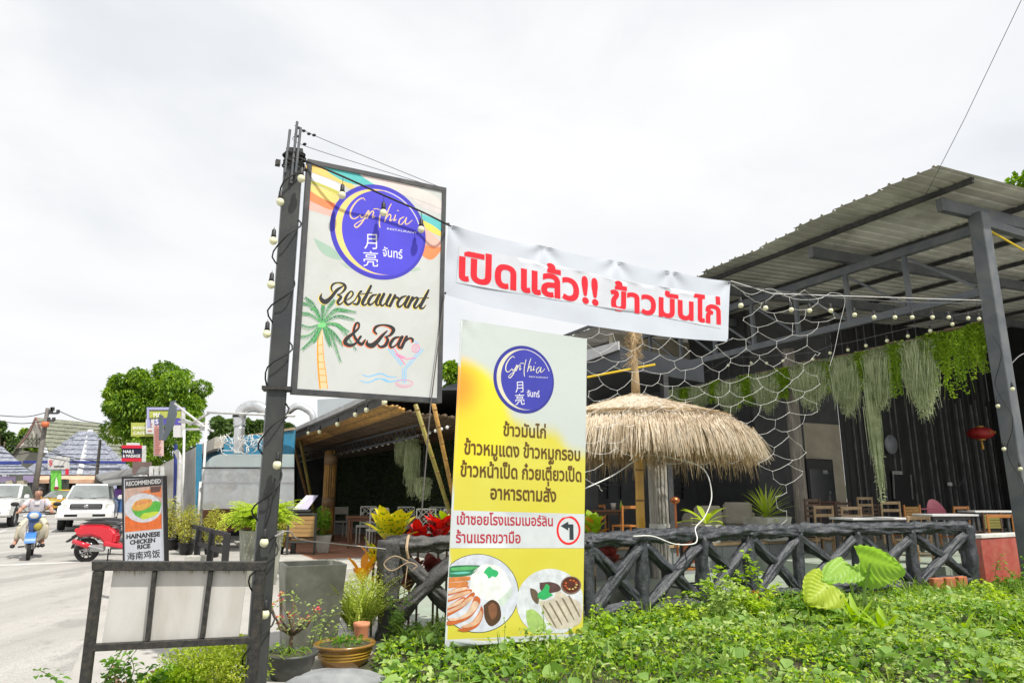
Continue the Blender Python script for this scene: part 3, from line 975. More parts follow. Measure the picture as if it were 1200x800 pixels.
pole_thing('bamboo_brace', 'orange bamboo brace leaning just left of the yellow banner edge', 'bamboo pole', [PB(536, 605, 5.5), PB(508, 473, 4.5)], 0.042, m_bamboo, 7, 'slanting bamboo braces')
pole_thing('bamboo_brace', 'left of two thin brown bamboo braces beside the bamboo column', 'bamboo pole', [PB(362, 590, 4.5), PB(343, 516, 3.9)], 0.05, m_bamboo_old, 6, 'slanting bamboo braces')
pole_thing('bamboo_brace', 'right of two thin greenish bamboo braces beside the bamboo column', 'bamboo pole', [PB(369, 606, 4.5), PB(352, 516, 3.95)], 0.05, m_bamboo_green, 6, 'slanting bamboo braces')
# greyish upper storey seen over the gutter
ub = thing('far_upper_storey', 'pale grey upper wall showing over the bamboo restaurant gutter', 'building', AB(30, 9, 0))
B().hexa([PY(372, 500, 33), PY(430, 500, 33), PY(430, 500, 36), PY(372, 500, 36), PY(372, 468, 33), PY(430, 464, 33), PY(430, 464, 36), PY(372, 468, 36)]).build('wall', M('grey_blue_render', (0.42, 0.46, 0.48), 0.8, 0.08, 1), ub)
# ================================================================== black sign post
pp = PY(322, 500, 5.8)
PX, PYY = pp.x, pp.y
m_post = M('charcoal_post_paint', (0.026, 0.029, 0.033), 0.5, 0.2, 3, 0, 0.15, 50, dirt=(0.075, 0.08, 0.06), dirt_amt=0.55, dirt_scale=2.2)
sp = thing('sign_post', 'tall charcoal steel post carrying the palm tree restaurant sign', 'post', (PX, PYY, 0))
B().box((PX, PYY, 2.28), (0.145, 0.10, 4.56), TH - 0.25).build('post_body', m_post, sp, bevel=0.006)
B().box((PX - 0.088, PYY + 0.03, 2.3), (0.022, 0.05, 4.5), TH - 0.25).build('pale_edge_strip', M('pale_post_edge', (0.32, 0.34, 0.35), 0.45, 0.2, 4), sp)  # thin pale strip down the left edge of the post
for dx, h0, h1 in ((-0.05, 4.3, 4.72), (0.01, 4.2, 4.80), (0.045, 4.3, 4.74)):
 B().tube([(PX + dx, PYY - 0.07, h0), (PX + dx + 0.015, PYY - 0.07, h1)], 0.012, 7).build('top_rod', m_grey_steel, sp)
wrap = []
for i in range(60):
 t = i / 59
 wrap.append((PX + 0.095 * math.cos(t * 44 + math.sin(i) * .3), PYY + 0.075 * math.sin(t * 44), 4.45 + 0.06 * math.sin(t * 9)))
B().tube(crom(wrap, 3), 0.008, 5).build('cable_coil', m_cable, sp)
B().box((PX, PYY, 2.37), (0.235, 0.16, 0.03), TH - 0.25).build('clamp', m_rusty, sp)
B().box((PX - 0.14, PYY - 0.02, 4.42), (0.04, 0.05, 0.05), TH).build('bracket', m_rusty, sp)
# ================================================================== restaurant sign
SG = Plane(PY(345, 463, 5.8), BX, (0, 0, 1))
c_ = [SG.px(*q) for q in ((360, 186), (522, 221), (518, 472), (342, 461))]
u0, u1 = (c_[0][0] + c_[3][0]) / 2, (c_[1][0] + c_[2][0]) / 2
v0, v1 = (c_[3][1] + c_[2][1]) / 2, (c_[0][1] + c_[1][1]) / 2
print('sign', u0, u1, v0, v1)
sg = thing('restaurant_sign', 'framed white sign with painted palm tree, cocktail glass and round blue logo', 'sign', SG.at(u0, v0))
m_signwhite = M('sign_vinyl', (0.54, 0.56, 0.545), 0.45, 0.03, 1.5, dirt=(0.42, 0.43, 0.40), dirt_amt=0.6, dirt_scale=1.6)
def slab(bld, pl, ua, ub_, va, vb, d0, d1):
 return bld.hexa([pl.at(ua, va, d0), pl.at(ub_, va, d0), pl.at(ub_, va, d1), pl.at(ua, va, d1), pl.at(ua, vb, d0), pl.at(ub_, vb, d0), pl.at(ub_, vb, d1), pl.at(ua, vb, d1)])
fw = 0.042
slab(B(), SG, u0 + fw, u1 - fw, v0 + fw, v1 - fw, -0.06, 0).build('sign_panel', m_signwhite, sg)
slab(B(), SG, u0, u1, v0, v0 + fw, -0.075, 0.012).build('frame_bottom', m_dark_steel, sg)
slab(B(), SG, u0, u1, v1 - fw, v1, -0.075, 0.012).build('frame_top', m_dark_steel, sg)
slab(B(), SG, u0, u0 + fw, v0 + fw, v1 - fw, -0.073, 0.011).build('frame_side', m_dark_steel, sg)
slab(B(), SG, u1 - fw, u1, v0 + fw, v1 - fw, -0.073, 0.011).build('frame_side', m_dark_steel, sg)
slab(B(), SG, u0 - 0.13, u0 - 0.002, v0 + 0.015, v0 + 0.045, -0.05, -0.01).build('mount_arm', m_dark_steel, sg)
slab(B(), SG, u0 - 0.15, u0 - 0.002, v1 - 0.10, v1 - 0.07, -0.05, -0.01).build('mount_arm', m_dark_steel, sg)
slab(B(), SG, u0 - 0.05, u0 - 0.03, v0 + 0.05, v1 - 0.12, -0.07, -0.06).build('back_strip', M('crumpled_foil', (0.55, 0.58, 0.62), 0.3, 0.25, 6, 0.3, 0.5, 30), sg)
B().tube([SG.at(u1 - 0.006, v0 + 1.02, 0.03), SG.at(u1 - 0.12, v0 - 0.04, 0.04), SG.at(u1 - 0.2, v0 - 1.0, 0.1)], 0.006, 5).build('stay_rope', M('thin_rope', (0.12, 0.11, 0.10), 0.9), sg)
def zx(l, ox, oy, s):
 return [(ox + q[0] / s, oy + q[1] / s) + ((q[2] / s,) if len(q) > 2 else ()) for q in l]
def Z3(l): return zx(l, 340, 180, 6.316)
def Z1(l): return zx(l, 340, 310, 6.316)
def Z2(l): return zx(l, 380, 210, 6.664)
def Z4(l): return zx(l, 300, 130, 3.6375)
def Z5(l): return zx(l, 300, 320, 4.4458)
def Z7(l): return zx(l, 380, 350, 6.667)
def poly(name, pl, root, pts, col, d, cn=None, smooth=True):
 pts = crom(list(pts) + [pts[0]], 4)[:-1] if smooth else pts
 return ink(name, pl, pxloops(pl, [pts]), flat(cn or ('ink_%02d%02d%02d' % tuple(int(c * 99) for c in col)), col), root, d)
S = [((0.86, 0.56, 0.17), Z3([(130, 62), (200, 80), (330, 140), (480, 245), (465, 270), (340, 205), (130, 122)])),
  ((0.72, 0.74, 0.75), Z3([(130, 130), (340, 215), (400, 270), (352, 298), (240, 228), (128, 185)])),
  ((0.52, 0.50, 0.10), Z3([(127, 192), (240, 228), (372, 288), (362, 312), (240, 250), (126, 216)])),
  ((0.80, 0.60, 0.20), Z3([(125, 220), (240, 255), (358, 316), (330, 365), (225, 325), (123, 254)])),
  ((0.88, 0.24, 0.10), Z3([(123, 258), (225, 322), (332, 368), (312, 418), (200, 375), (120, 325)])),
  ((0.78, 0.42, 0.36), Z3([(120, 330), (200, 380), (308, 424), (302, 462), (200, 432), (117, 402)])),
  ((0.10, 0.47, 0.46), Z3([(210, 74), (300, 86), (480, 132), (632, 236), (560, 236), (420, 215), (300, 150)])),
  ((0.71, 0.60, 0.57), Z3([(490, 138), (700, 186), (900, 240), (1050, 300), (1128, 368), (1128, 410), (1000, 360), (820, 300), (632, 232)])),
  ((0.62, 0.57, 0.56), Z3([(900, 330), (1128, 420), (1128, 448), (980, 400)])),
  ((0.12, 0.50, 0.50), Z3([(955, 438), (1128, 512), (1128, 578), (1010, 520)])),
  ((0.84, 0.62, 0.12), Z3([(975, 490), (1060, 535), (1128, 590), (1128, 618), (1010, 560)])),
  ((0.80, 0.45, 0.38), Z4([(712, 496), (760, 530), (794, 572), (760, 580), (712, 560)])),
  ((0.88, 0.25, 0.10), Z4([(706, 560), (750, 562), (796, 576), (750, 634), (700, 606)])),
  ((0.33, 0.47, 0.38), Z4([(245, 540), (330, 588), (368, 632), (310, 622), (270, 590)])),
  ((0.40, 0.50, 0.40), Z4([(358, 646), (430, 662), (440, 672), (390, 670)])),
  ((0.40, 0.50, 0.40), Z4([(640, 665), (690, 668), (700, 676), (660, 684)]))]
for i, (c, pts) in enumerate(S):
 poly('printed_stripe', SG, sg, pts, c, 0.0015 + 0.0002 * (i % 4))
# round logo, drawn once in sign coordinates and reused on the yellow banner
def logo(pl, root, cx, cy, rx, ry, blue, gold, src=None, d=0.003, letcol=(0.83, 0.58, 0.28)):
 """cx.. = circle in this plane's metres; strokes come from the sign survey, scaled from its circle"""
 def T(q, s=None):
  lx, ly = SG.px(q[0], q[1])
  r = (cx + (lx - LC[0]) / LR[0] * rx, cy + (ly - LC[1]) / LR[1] * ry)
  return r + ((q[2] * (rx / LR[0]) * PXM,) if len(q) > 2 else ())
 ink('logo_disc', pl, [disc((cx, cy), rx, ry, 72)], flat('logo_blue_rim' + blue[1], tuple(c * .75 for c in blue[0])), root, d, .06)
 ink('logo_field', pl, [disc((cx + rx * 0.01, cy), rx * 0.93, ry * 0.93, 72)], flat('logo_blue' + blue[1], blue[0]), root, d + 0.0012, .06)
 out = disc((cx, cy), rx * 0.9, ry * 0.9, 60, R(80), R(285))
 inn = disc((cx + rx * 0.075, cy + ry * 0.0), rx * 0.84, ry * 0.885, 60, R(80), R(285))
 ink('gold_crescent', pl, [out + inn[::-1]], flat('gold' + blue[1], gold), root, d + 0.0022)
 ink('silver_arc', pl, [disc((cx, cy), rx * 0.905, ry * 0.905, 30, R(20), R(85)) + disc((cx - rx * .01, cy), rx * 0.89, ry * 0.885, 30, R(20), R(85))[::-1]], flat('silver_ink', (0.62, 0.60, 0.62)), root, d + 0.002)
 st = [[(318, 165, 4), (300, 148, 6), (255, 172, 8), (210, 235, 11), (205, 290, 10), (235, 310, 6), (280, 282, 4)],
   [(280, 278, 4), (290, 300, 8), (315, 285, 4), (345, 245, 6)], [(345, 245, 7), (300, 330, 8), (255, 376, 8), (235, 362, 6), (262, 338, 4), (330, 302, 4)],
   [(352, 252, 6), (335, 306, 7)], [(338, 295, 4), (372, 252, 6), (385, 258, 7), (376, 300, 7), (396, 290, 4)],
   [(385, 234, 4), (410, 232, 5), (432, 240, 4)], [(460, 200, 6), (436, 280, 7), (430, 345, 8), (434, 376, 6)],
   [(522, 194, 5), (500, 240, 7), (472, 330, 7)], [(476, 312, 4), (505, 277, 6), (520, 285, 7), (512, 325, 6), (532, 314, 4)],
   [(557, 280, 6), (543, 322, 7), (562, 315, 4)], [(572, 244, 6), (577, 248, 6)],
   [(620, 296, 5), (592, 312, 7), (582, 345, 7), (600, 355, 5), (630, 322, 5), (642, 300, 6), (632, 345, 7), (652, 350, 5), (686, 320, 3)]]
 loops = []
 for s_ in st:
  loops += stroke([T(q) for q in Z2(s_)], 6, grow=0.0014)
 ink('script_name', pl, loops, flat('logo_gold_script' + blue[1], letcol), root, d + 0.0024)
 wht = flat('logo_white', (0.72, 0.72, 0.76))
 def put(name, s, x0, y0, x1, y1, cap, ah, bold=0.0):
  lp = letters(s, bold)
  xs = [p[0] for l_ in lp for p in l_]
  ys_ = [p[1] for l_ in lp for p in l_]
  a, b_, h_ = T(Z2([(x0, y0)])[0]), T(Z2([(x1, y1)])[0]), T(Z2([((x0 + x1) / 2, (y0 + y1) / 2 - cap)])[0])
  m_ = T(Z2([((x0 + x1) / 2, (y0 + y1) / 2)])[0])
  w = max(xs) - min(xs)
  yb = min(ys_) if ah < 0 else 0
  k = abs(ah) if ah > 0 else (max(ys_) - yb)
  L_ = [[(a[0] + (b_[0] - a[0]) * (x - min(xs)) / w + (h_[0] - m_[0]) * (y - yb) / k, a[1] + (b_[1] - a[1]) * (x - min(xs)) / w + (h_[1] - m_[1]) * (y - yb) / k) for x, y in l_] for l_ in lp]
  ink(name, pl, L_, wht, root, d + 0.0024)
 put('small_caps', 'RESTAURANT', 490, 393, 722, 428, 14, 0.7, 0.004)
 put('moon_character', '月', 312, 545, 412, 548, 118, -1)
 put('moon_character', '亮', 304, 680, 420, 686, 122, -1)
 put('thai_word', 'จันทร์', 455, 600, 610, 622, 52, 0.55, 0.012)
LC = SG.px(380 + 418 / 6.664, 210 + 415 / 6.664)
lr_ = SG.px(380 + 793 / 6.664, 210 + 440 / 6.664)
lt_ = SG.px(380 + 425 / 6.664, 210 + 45 / 6.664)
lb_ = SG.px(380 + 440 / 6.664, 210 + 785 / 6.664)
ll_ = SG.px(380 + 42 / 6.664, 210 + 385 / 6.664)
LC = ((ll_[0] + lr_[0]) / 2, (lt_[1] + lb_[1]) / 2)
LR = ((lr_[0] - ll_[0]) / 2, (lt_[1] - lb_[1]) / 2)
PXM = 5.9 * 1.02 / 816
print('logo', LC, LR)
logo(SG, sg, LC[0], LC[1], LR[0], LR[1], ((0.075, 0.065, 0.60), 'a'), (0.80, 0.60, 0.22))
# palm
def ucol(name, c): return flat(name, c)
tr = Z5([(326, 296), (348, 296), (350, 400), (360, 500), (374, 601), (332, 601), (322, 500), (318, 400)])
poly('palm_trunk', SG, sg, tr, (0.80, 0.55, 0.32), 0.0016, smooth=False)
tl = [stroke(Z5(q), 4) for q in ([(322, 330, 6), (321, 420, 8), (326, 520, 8), (334, 600, 8)], [(346, 330, 3), (352, 430, 4), (364, 520, 4), (373, 600, 4)],
  [(322, 378, 4), (345, 372, 4)], [(321, 425, 4), (350, 418, 4)], [(322, 462, 5), (352, 464, 4)], [(323, 500, 4), (360, 497, 4)], [(326, 532, 4), (362, 532, 4)], [(330, 566, 4), (368, 566, 4)])]
ink('palm_trunk_rings', SG, pxloops(SG, sum(tl, [])), flat('palm_orange', (0.86, 0.32, 0.03)), sg, 0.0022)
random.seed(3)
fr = [((225, 150), -38), ((262, 128), -30), ((220, 205), -20), ((218, 262), 18), ((225, 330), 22), ((246, 392), 14), ((300, 350), 10), ((350, 165), -12),
  ((405, 140), -20), ((468, 192), -40), ((512, 200), -42), ((505, 238), -30), ((478, 300), -20), ((450, 370), -12), ((438, 455), -34), ((385, 372), -4), ((516, 392), -60), ((296, 180), -25)]
f1, f2 = [], []
for i, ((ex, ey), bow) in enumerate(fr):
 cx, cy = 345, 262
 mx, my = (cx + ex) / 2, (cy + ey) / 2 + bow * 0.9
 sp_ = crom([(cx, cy), (mx, my), (ex, ey)], 11)
 (f1 if i % 2 else f2).extend(stroke(Z5([(q[0], q[1], max(1.6, 5 - j * 0.17)) for j, q in enumerate(sp_)]), 1))
 for j in range(2, len(sp_)):
  q, w = sp_[j], sp_[j - 1]
  dx, dy = q[0] - w[0], q[1] - w[1]
  m_ = math.hypot(dx, dy)
  dx, dy = dx / m_, dy / m_
  L_ = 30 * (1 - abs(j / len(sp_) - 0.5) * 0.9)
  for sd in (-1, 1):
   e_ = (q[0] + (dx * 0.75 - sd * dy * 0.45) * L_, q[1] + (dy * 0.75 + sd * dx * 0.45) * L_ + L_ * 0.3)
   (f1 if (i + j) % 3 else f2).extend(stroke(Z5([(q[0], q[1], 3.2), (e_[0], e_[1], 0.7)]), 1))
ink('palm_fronds', SG, pxloops(SG, f1), flat('palm_dark_green', (0.05, 0.18, 0.10)), sg, 0.0026)
ink('palm_fronds', SG, pxloops(SG, f2), flat('palm_green', (0.12, 0.42, 0.14)), sg, 0.0030)
ink('palm_coconut', SG, pxloops(SG, [disc(Z5([(332, 272)])[0], 2.6), disc(Z5([(350, 270)])[0], 3.2)]), flat('coconut_green', (0.20, 0.60, 0.22)), sg, 0.0036)
# cocktail glass and waves
bl = sum([stroke(Z7(q), 5) for q in ([(500, 390, 7), (600, 520, 7)], [(515, 380, 6), (612, 512, 6)], [(775, 395, 7), (640, 545, 7)], [(758, 388, 6), (630, 535, 6)],
  [(612, 545, 6), (611, 650, 6)], [(625, 545, 7), (625, 656, 7)], [(639, 545, 6), (638, 650, 6)], [(295, 590, 5), (345, 606, 9), (440, 584, 10), (500, 608, 9), (565, 611, 4)],
  [(275, 637, 4), (340, 653, 9), (430, 622, 8), (500, 648, 10), (600, 630, 6)], [(400, 621, 5), (470, 628, 8), (520, 648, 5)], [(690, 335, 5), (740, 345, 4)], [(712, 330, 4), (722, 352, 4)])], [])
ink('cocktail_glass', SG, pxloops(SG, bl), flat('neon_blue', (0.22, 0.50, 0.80)), sg, 0.0018)
pk = sum([stroke(Z7(q), 5) for q in ([(540, 385, 7), (630, 512, 7)], [(558, 432, 7), (600, 445, 9), (632, 468, 6), (712, 462, 7)], [(560, 445, 5), (600, 458, 6), (630, 450, 5)],
  [(556, 662, 5), (580, 683, 5), (622, 690, 5), (668, 682, 5), (690, 660, 5), (668, 640, 4), (622, 634, 4), (578, 640, 4), (556, 662, 5)],
  [(575, 662, 3), (600, 675, 3), (645, 675, 3), (668, 662, 3)],
  [(684, 385, 6), (700, 360, 6), (730, 358, 6), (744, 385, 6), (728, 412, 6), (698, 412, 6), (684, 385, 6)], [(700, 385, 4), (712, 370, 4), (728, 382, 4), (714, 400, 4), (700, 385, 4)])], [])
ink('cocktail_outline', SG, pxloops(SG, pk), flat('neon_pink', (0.80, 0.20, 0.42)), sg, 0.0022)
REST = [[(232, 214, 6), (226, 250, 26), (258, 276, 38), (300, 246, 26), (345, 190, 22), (395, 156, 9)], [(312, 200, 8), (304, 172, 14), (318, 145, 15), (355, 134, 10), (398, 146, 18), (408, 176, 20), (378, 212, 10), (350, 222, 8)],
  [(350, 224, 9), (376, 240, 20), (352, 275, 22), (362, 296, 14), (388, 280, 9), (405, 258, 6)],
  [(398, 272, 7), (445, 246, 10), (466, 214, 13), (448, 198, 11), (418, 232, 20), (406, 272, 22), (432, 296, 16), (480, 262, 7)],
  [(470, 275, 7), (512, 212, 12), (530, 200, 10), (520, 196, 8), (506, 222, 16), (514, 258, 22), (496, 292, 18), (468, 290, 12)],
  [(598, 158, 18), (565, 225, 24), (535, 282, 24), (552, 300, 13), (590, 268, 8)], [(518, 220, 7), (605, 208, 8)],
  [(640, 222, 10), (606, 232, 18), (580, 272, 22), (588, 298, 16), (622, 276, 10), (652, 225, 10)], [(662, 222, 22), (636, 278, 22), (648, 302, 13), (676, 274, 8)],
  [(694, 218, 22), (666, 280, 22), (682, 304, 14), (714, 276, 9)], [(742, 224, 22), (712, 288, 22), (728, 306, 12), (744, 290, 8)],
  [(776, 228, 20), (738, 306, 22)], [(752, 278, 8), (780, 244, 14), (798, 248, 18)],
  [(858, 232, 10), (822, 246, 18), (795, 284, 22), (804, 314, 16), (838, 290, 10), (868, 238, 10)], [(878, 238, 22), (850, 296, 22), (862, 318, 13), (888, 290, 8)],
  [(906, 244, 22), (872, 314, 22)], [(880, 300, 8), (922, 248, 12), (944, 254, 20), (918, 304, 22), (930, 322, 13), (962, 288, 8)],
  [(1024, 190, 16), (994, 250, 24), (962, 312, 24), (982, 324, 12), (1004, 300, 6)], [(950, 250, 7), (1024, 246, 8)]]
BAR = [[(556, 556, 10), (530, 588, 24), (500, 568, 22), (470, 510, 18), (486, 440, 17), (508, 434, 14), (506, 470, 14), (464, 510, 20), (418, 548, 28), (408, 580, 30), (446, 598, 24), (490, 578, 16), (522, 532, 18)],
  [(640, 512, 12), (622, 490, 18), (636, 460, 20), (680, 446, 12), (735, 455, 20), (765, 482, 28), (742, 520, 18), (704, 534, 8)],
  [(572, 560, 6), (570, 588, 26), (606, 598, 38), (645, 568, 30), (682, 525, 22), (718, 490, 9)],
  [(704, 532, 9), (722, 555, 22), (705, 596, 24), (668, 608, 16), (648, 588, 8)],
  [(806, 534, 10), (770, 546, 20), (742, 586, 24), (750, 612, 16), (788, 590, 10), (818, 534, 10)], [(830, 534, 22), (802, 590, 22), (812, 616, 14), (835, 596, 8)],
  [(862, 534, 22), (824, 614, 24)], [(838, 585, 8), (880, 546, 14), (906, 552, 18), (906, 568, 16)]]
for nm, W, sh in (('restaurant_lettering', REST, (0.85, 0.66, 0.12)), ('bar_lettering', BAR, (0.90, 0.20, 0.06))):
 lo = sum([stroke([(q[0] - 5, q[1] + 3, q[2] + 2) for q in s_], 6) for s_ in W], [])
 hi = sum([stroke(s_, 6) for s_ in W], [])
 ink(nm + '_edge', SG, pxloops(SG, [Z1(l_) for l_ in lo]), flat('edge_' + nm, sh), sg, 0.0040)
 ink(nm, SG, pxloops(SG, [Z1(l_) for l_ in hi]), flat('brush_black', (0.028, 0.028, 0.03)), sg, 0.0048)
# ================================================================== white banner with red words
W1, W2 = PY(520, 345, 6.72), PY(853, 400, 8.15)
ud = (W2 - W1); ud.z = 0
WB = Plane(W1, ud, (0, 0, 1))
ties = [WB.px(*q) for q in ((525, 263), (638, 289), (722, 306), (786, 318), (855, 330))]
def wb_warp(u, v):
 w = 0.010 * noise.noise(Vector((u * 2.3, v * 2.8, 3.1))) + 0.010 * noise.noise(Vector((u * 0.9 + v * 1.4, v * 0.6, 9)))
 for tu, tv in ties:
  dx, dy = u - tu, tv - v
  if dy < 0.34:
   an = math.atan2(dx, dy + 0.02)
   w += 0.016 * math.exp(-(dx * dx + dy * dy) / 0.05) * math.cos(an * 5)
 return w
WB.warp = wb_warp
wb = thing('white_banner', 'long white cloth banner with bold red Thai words strung between sign and pavilion', 'banner', W1)
top = [WB.px(*q) for q in ((525, 263), (560, 273.5), (600, 282.5), (638, 289), (680, 299), (722, 306), (755, 314), (786, 318), (820, 325), (855, 330))]
bot = [WB.px(*q) for q in ((520, 345), (560, 356), (600, 365), (638, 372), (680, 380), (722, 386), (755, 391), (786, 395), (820, 398), (853, 400))]
def lin(a, t):
 i = min(len(a) - 2, int(t * (len(a) - 1)))
 k = t * (len(a) - 1) - i
 return a[i][0] * (1 - k) + a[i + 1][0] * k, a[i][1] * (1 - k) + a[i + 1][1] * k
top, bot = crom(top, 4), crom(bot, 4)
def cloth(s, t):
 a, c = lin(bot, s), lin(top, s)
 return WB.at(a[0] + (c[0] - a[0]) * t, a[1] + (c[1] - a[1]) * t)
m_cloth = M('white_vinyl_cloth', (0.53, 0.57, 0.64), 0.5, 0.04, 2, 0, 0.12, 9)
B().grid(cloth, 120, 26).build('cloth', m_cloth, wb, True)
ink('white_ground', WB, pxloops(WB, [[(538, 287.5), (602, 301), (690, 319), (770, 335), (846, 348), (844, 385), (770, 370), (690, 358), (602, 343), (534.5, 331)]]), flat('white_ink', (0.565, 0.59, 0.64)), wb, 0.008, res=0.05)
m_redink = flat('red_ink', (0.80, 0.008, 0.022), 0.35, 0.5)
lettering('red_words', 'เปิดแล้ว!!', WB, 537.5, 326.5, 701, 357.5, 25, m_redink, wb, 0.016, 0.032, 0.05, 0.56)
lettering('red_words', 'ข้าวมันไก่', WB, 714.5, 361.5, 844.5, 379.5, 21, m_redink, wb, 0.016, 0.032, 0.05, 0.56)
for q in ((525, 264.5), (854, 331.5), (852.5, 398.5), (521.5, 343.5)):
 u_, v_ = WB.px(*q)
 B().ball(WB.at(u_, v_, 0.012), 0.011, 8, 5).build('eyelet', m_dark_steel, wb)
B().tube([WB.at(*ties[0], 0.01), PY(518, 262, 6.45)], 0.008, 5).build('tie_rope', m_cable, wb)
B().tube([WB.at(*ties[-1], 0.01), PY(905, 344, 9.3), PB(1151, 352, 12.38)], 0.006, 5).build('tie_rope', m_net, wb)
# ================================================================== yellow menu banner
YP = Plane(PY(521, 757, 6.4), BX, (0, 0, 1))
yb = thing('menu_banner', 'tall yellow menu banner with two plate photos and a left turn arrow', 'banner', YP.o)
yc_ = [YP.px(*q) for q in ((521, 758), (683, 746), (688, 397), (540, 374))]
def ybmat():
 m, n, l, b = _new('printed_yellow_vinyl')
 tc = n.new('ShaderNodeTexCoord')
 mp = n.new('ShaderNodeMapping')
 mp.inputs['Rotation'].default_value = (0, 0, -TH)
 l.new(tc.outputs['Object'], mp.inputs['Vector'])
 sx = n.new('ShaderNodeSeparateXYZ')
 l.new(mp.outputs[0], sx.inputs[0])
 def math_(op, a, c, k=None):
  q = n.new('ShaderNodeMath'); q.operation = op
  for s_, v_ in zip(q.inputs, (a, c, k)):
   if v_ is None: continue
   if isinstance(v_, (int, float)): s_.default_value = v_
   else: l.new(v_, s_)
  return q.outputs[0]
 nn_ = nz(n, l, mp.outputs[0], 1.6, 2)
 def blob(px_, py_, r, soft, asp=1.0):
  u_, v_ = YP.px(px_, py_)
  dx = math_('SUBTRACT', sx.outputs[0], u_)
  dy = math_('MULTIPLY', math_('SUBTRACT', sx.outputs[2], v_), asp)
  d = math_('SQRT', math_('ADD', math_('MULTIPLY', dx, dx), math_('MULTIPLY', dy, dy)), 0.0)
  mr = n.new('ShaderNodeMapRange')
  mr.interpolation_type = 'SMOOTHSTEP'
  mr.inputs['From Min'].default_value = r
  mr.inputs['From Max'].default_value = r + soft
  mr.inputs['To Min'].default_value = 1
  mr.inputs['To Max'].default_value = 0
  l.new(d, mr.inputs['Value'])
  return mr.outputs[0]
 # pale top: above a soft slanting line
 edge = math_('ADD', math_('ADD', math_('MULTIPLY', sx.outputs[0], -0.34), sx.outputs[2]), math_('MULTIPLY', nn_, 0.35))
 mr = n.new('ShaderNodeMapRange')
 mr.interpolation_type = 'SMOOTHSTEP'
 u_, v_ = YP.px(590, 440)
 e0 = -0.34 * -u_ * -1 + v_ + 0.17
 mr.inputs['From Min'].default_value = e0 - 0.08
 mr.inputs['From Max'].default_value = e0 + 0.10
 l.new(math_('ADD', math_('ADD', math_('MULTIPLY', sx.outputs[0], 0.34), sx.outputs[2]), math_('MULTIPLY', nn_, 0.34)), mr.inputs['Value'])
 yel = ramp(n, l, nn_, [(0.3, (0.60, 0.53, 0.045)), (0.7, (0.62, 0.58, 0.08))])
 c = mixc(n, l, mr.outputs[0], yel, (0.51, 0.56, 0.54))
 c = mixc(n, l, blob(538, 487, 0.44, 0.16), c, (0.70, 0.65, 0.03))
 c = mixc(n, l, math_('MULTIPLY', blob(525, 490, 0.1, 0.45, 0.8), 0.6), c, (0.88, 0.55, 0.02))
 c = mixc(n, l, math_('MULTIPLY', blob(533, 452, 0.06, 0.30), 0.95), c, (0.92, 0.30, 0.02))
 l.new(c, b.inputs['Base Color'])
 b.inputs['Roughness'].default_value = 0.4
 bump(n, l, b, nz(n, l, mp.outputs[0], 5, 2), 0.15, 0.02)
 return m
def ybw(u, v):
 return 0.007 * noise.noise(Vector((u * 1.4, v * 1.7, 5))) + 0.010 * math.exp(-((u - yc_[3][0]) ** 2 + (v - yc_[3][1]) ** 2) / 0.03) * math.sin((u - yc_[3][0] + v - yc_[3][1]) * 30)
YP.warp = ybw
def ycl(s, t):
 a = (yc_[0][0] * (1 - s) + yc_[1][0] * s, yc_[0][1] * (1 - s) + yc_[1][1] * s)
 c = (yc_[3][0] * (1 - s) + yc_[2][0] * s, yc_[3][1] * (1 - s) + yc_[2][1] * s)
 return YP.at(a[0] * (1 - t) + c[0] * t, a[1] * (1 - t) + c[1] * t)
B().grid(ycl, 30, 60).build('vinyl_sheet', ybmat(), yb, True)
def yl(y): return 540 - (y - 374) * 19 / 383
def yr_(y): return 688 - (y - 397) * 5 / 348
def clipx(pts): return [(min(max(x, yl(y) + 1.0), yr_(y) - 0.8), y) for x, y in pts]
wh = flat('banner_white', (0.57, 0.60, 0.63))
ink('white_strip', YP, pxloops(YP, [[(yl(597.5) + .8, 597.5), (685, 602), (684.4, 641.8), (yl(641.8) + .8, 641.8)]]), wh, yb, 0.004, 0.08)
ink('white_hem', YP, pxloops(YP, [[(yl(749) + .3, 749), (683.5, 741.5), (683, 746), (521, 758)]]), wh, yb, 0.004, 0.08)
ink('white_hem', YP, pxloops(YP, [[(539.8, 374.5), (542.3, 375), (523.5, 757.5), (521, 757.7)]]), flat('banner_white2', (0.60, 0.64, 0.64)), yb, 0.0034, 0.08)
m_brown = flat('brown_ink', (0.115, 0.062, 0.012))
m_red2 = flat('dark_red_ink', (0.42, 0.03, 0.05))
lettering('menu_line', 'ข้าวมันไก่', YP, 589.5, 510, 640, 513, 11, m_brown, yb, 0.007, 0.024, 0.07, 0.56)
lettering('menu_line', 'ข้าวหมูแดง ข้าวหมูกรอบ', YP, 543.6, 531.5, 680, 539.5, 12, m_brown, yb, 0.007, 0.024, 0.07, 0.56)
lettering('menu_line', 'ข้าวหน้าเป็ด ก๋วยเตี๋ยวเป็ด', YP, 539.2, 557.5, 681.5, 564, 12, m_brown, yb, 0.007, 0.024, 0.07, 0.56)
lettering('menu_line', 'อาหารตามสั่ง', YP, 574.4, 584.2, 652, 587.5, 12, m_brown, yb, 0.007, 0.024, 0.07, 0.56)
lettering('direction_line', 'เข้าซอยโรงแรมเมอร์ลิน', YP, 535.3, 613.8, 648, 615.9, 9.5, m_red2, yb, 0.008, 0.02, 0.07, 0.56)
lettering('direction_line', 'ร้านแรกขวามือ', YP, 533.9, 635.3, 610, 635.8, 9.8, m_red2, yb, 0.008, 0.02, 0.07, 0.56)
ccx = YP.px(666.3, 620.9)
rx_ = (YP.px(680.3, 620.9)[0] - YP.px(652.3, 620.9)[0]) / 2
ry_ = (YP.px(666.3, 604)[1] - YP.px(666.3, 638)[1]) / 2
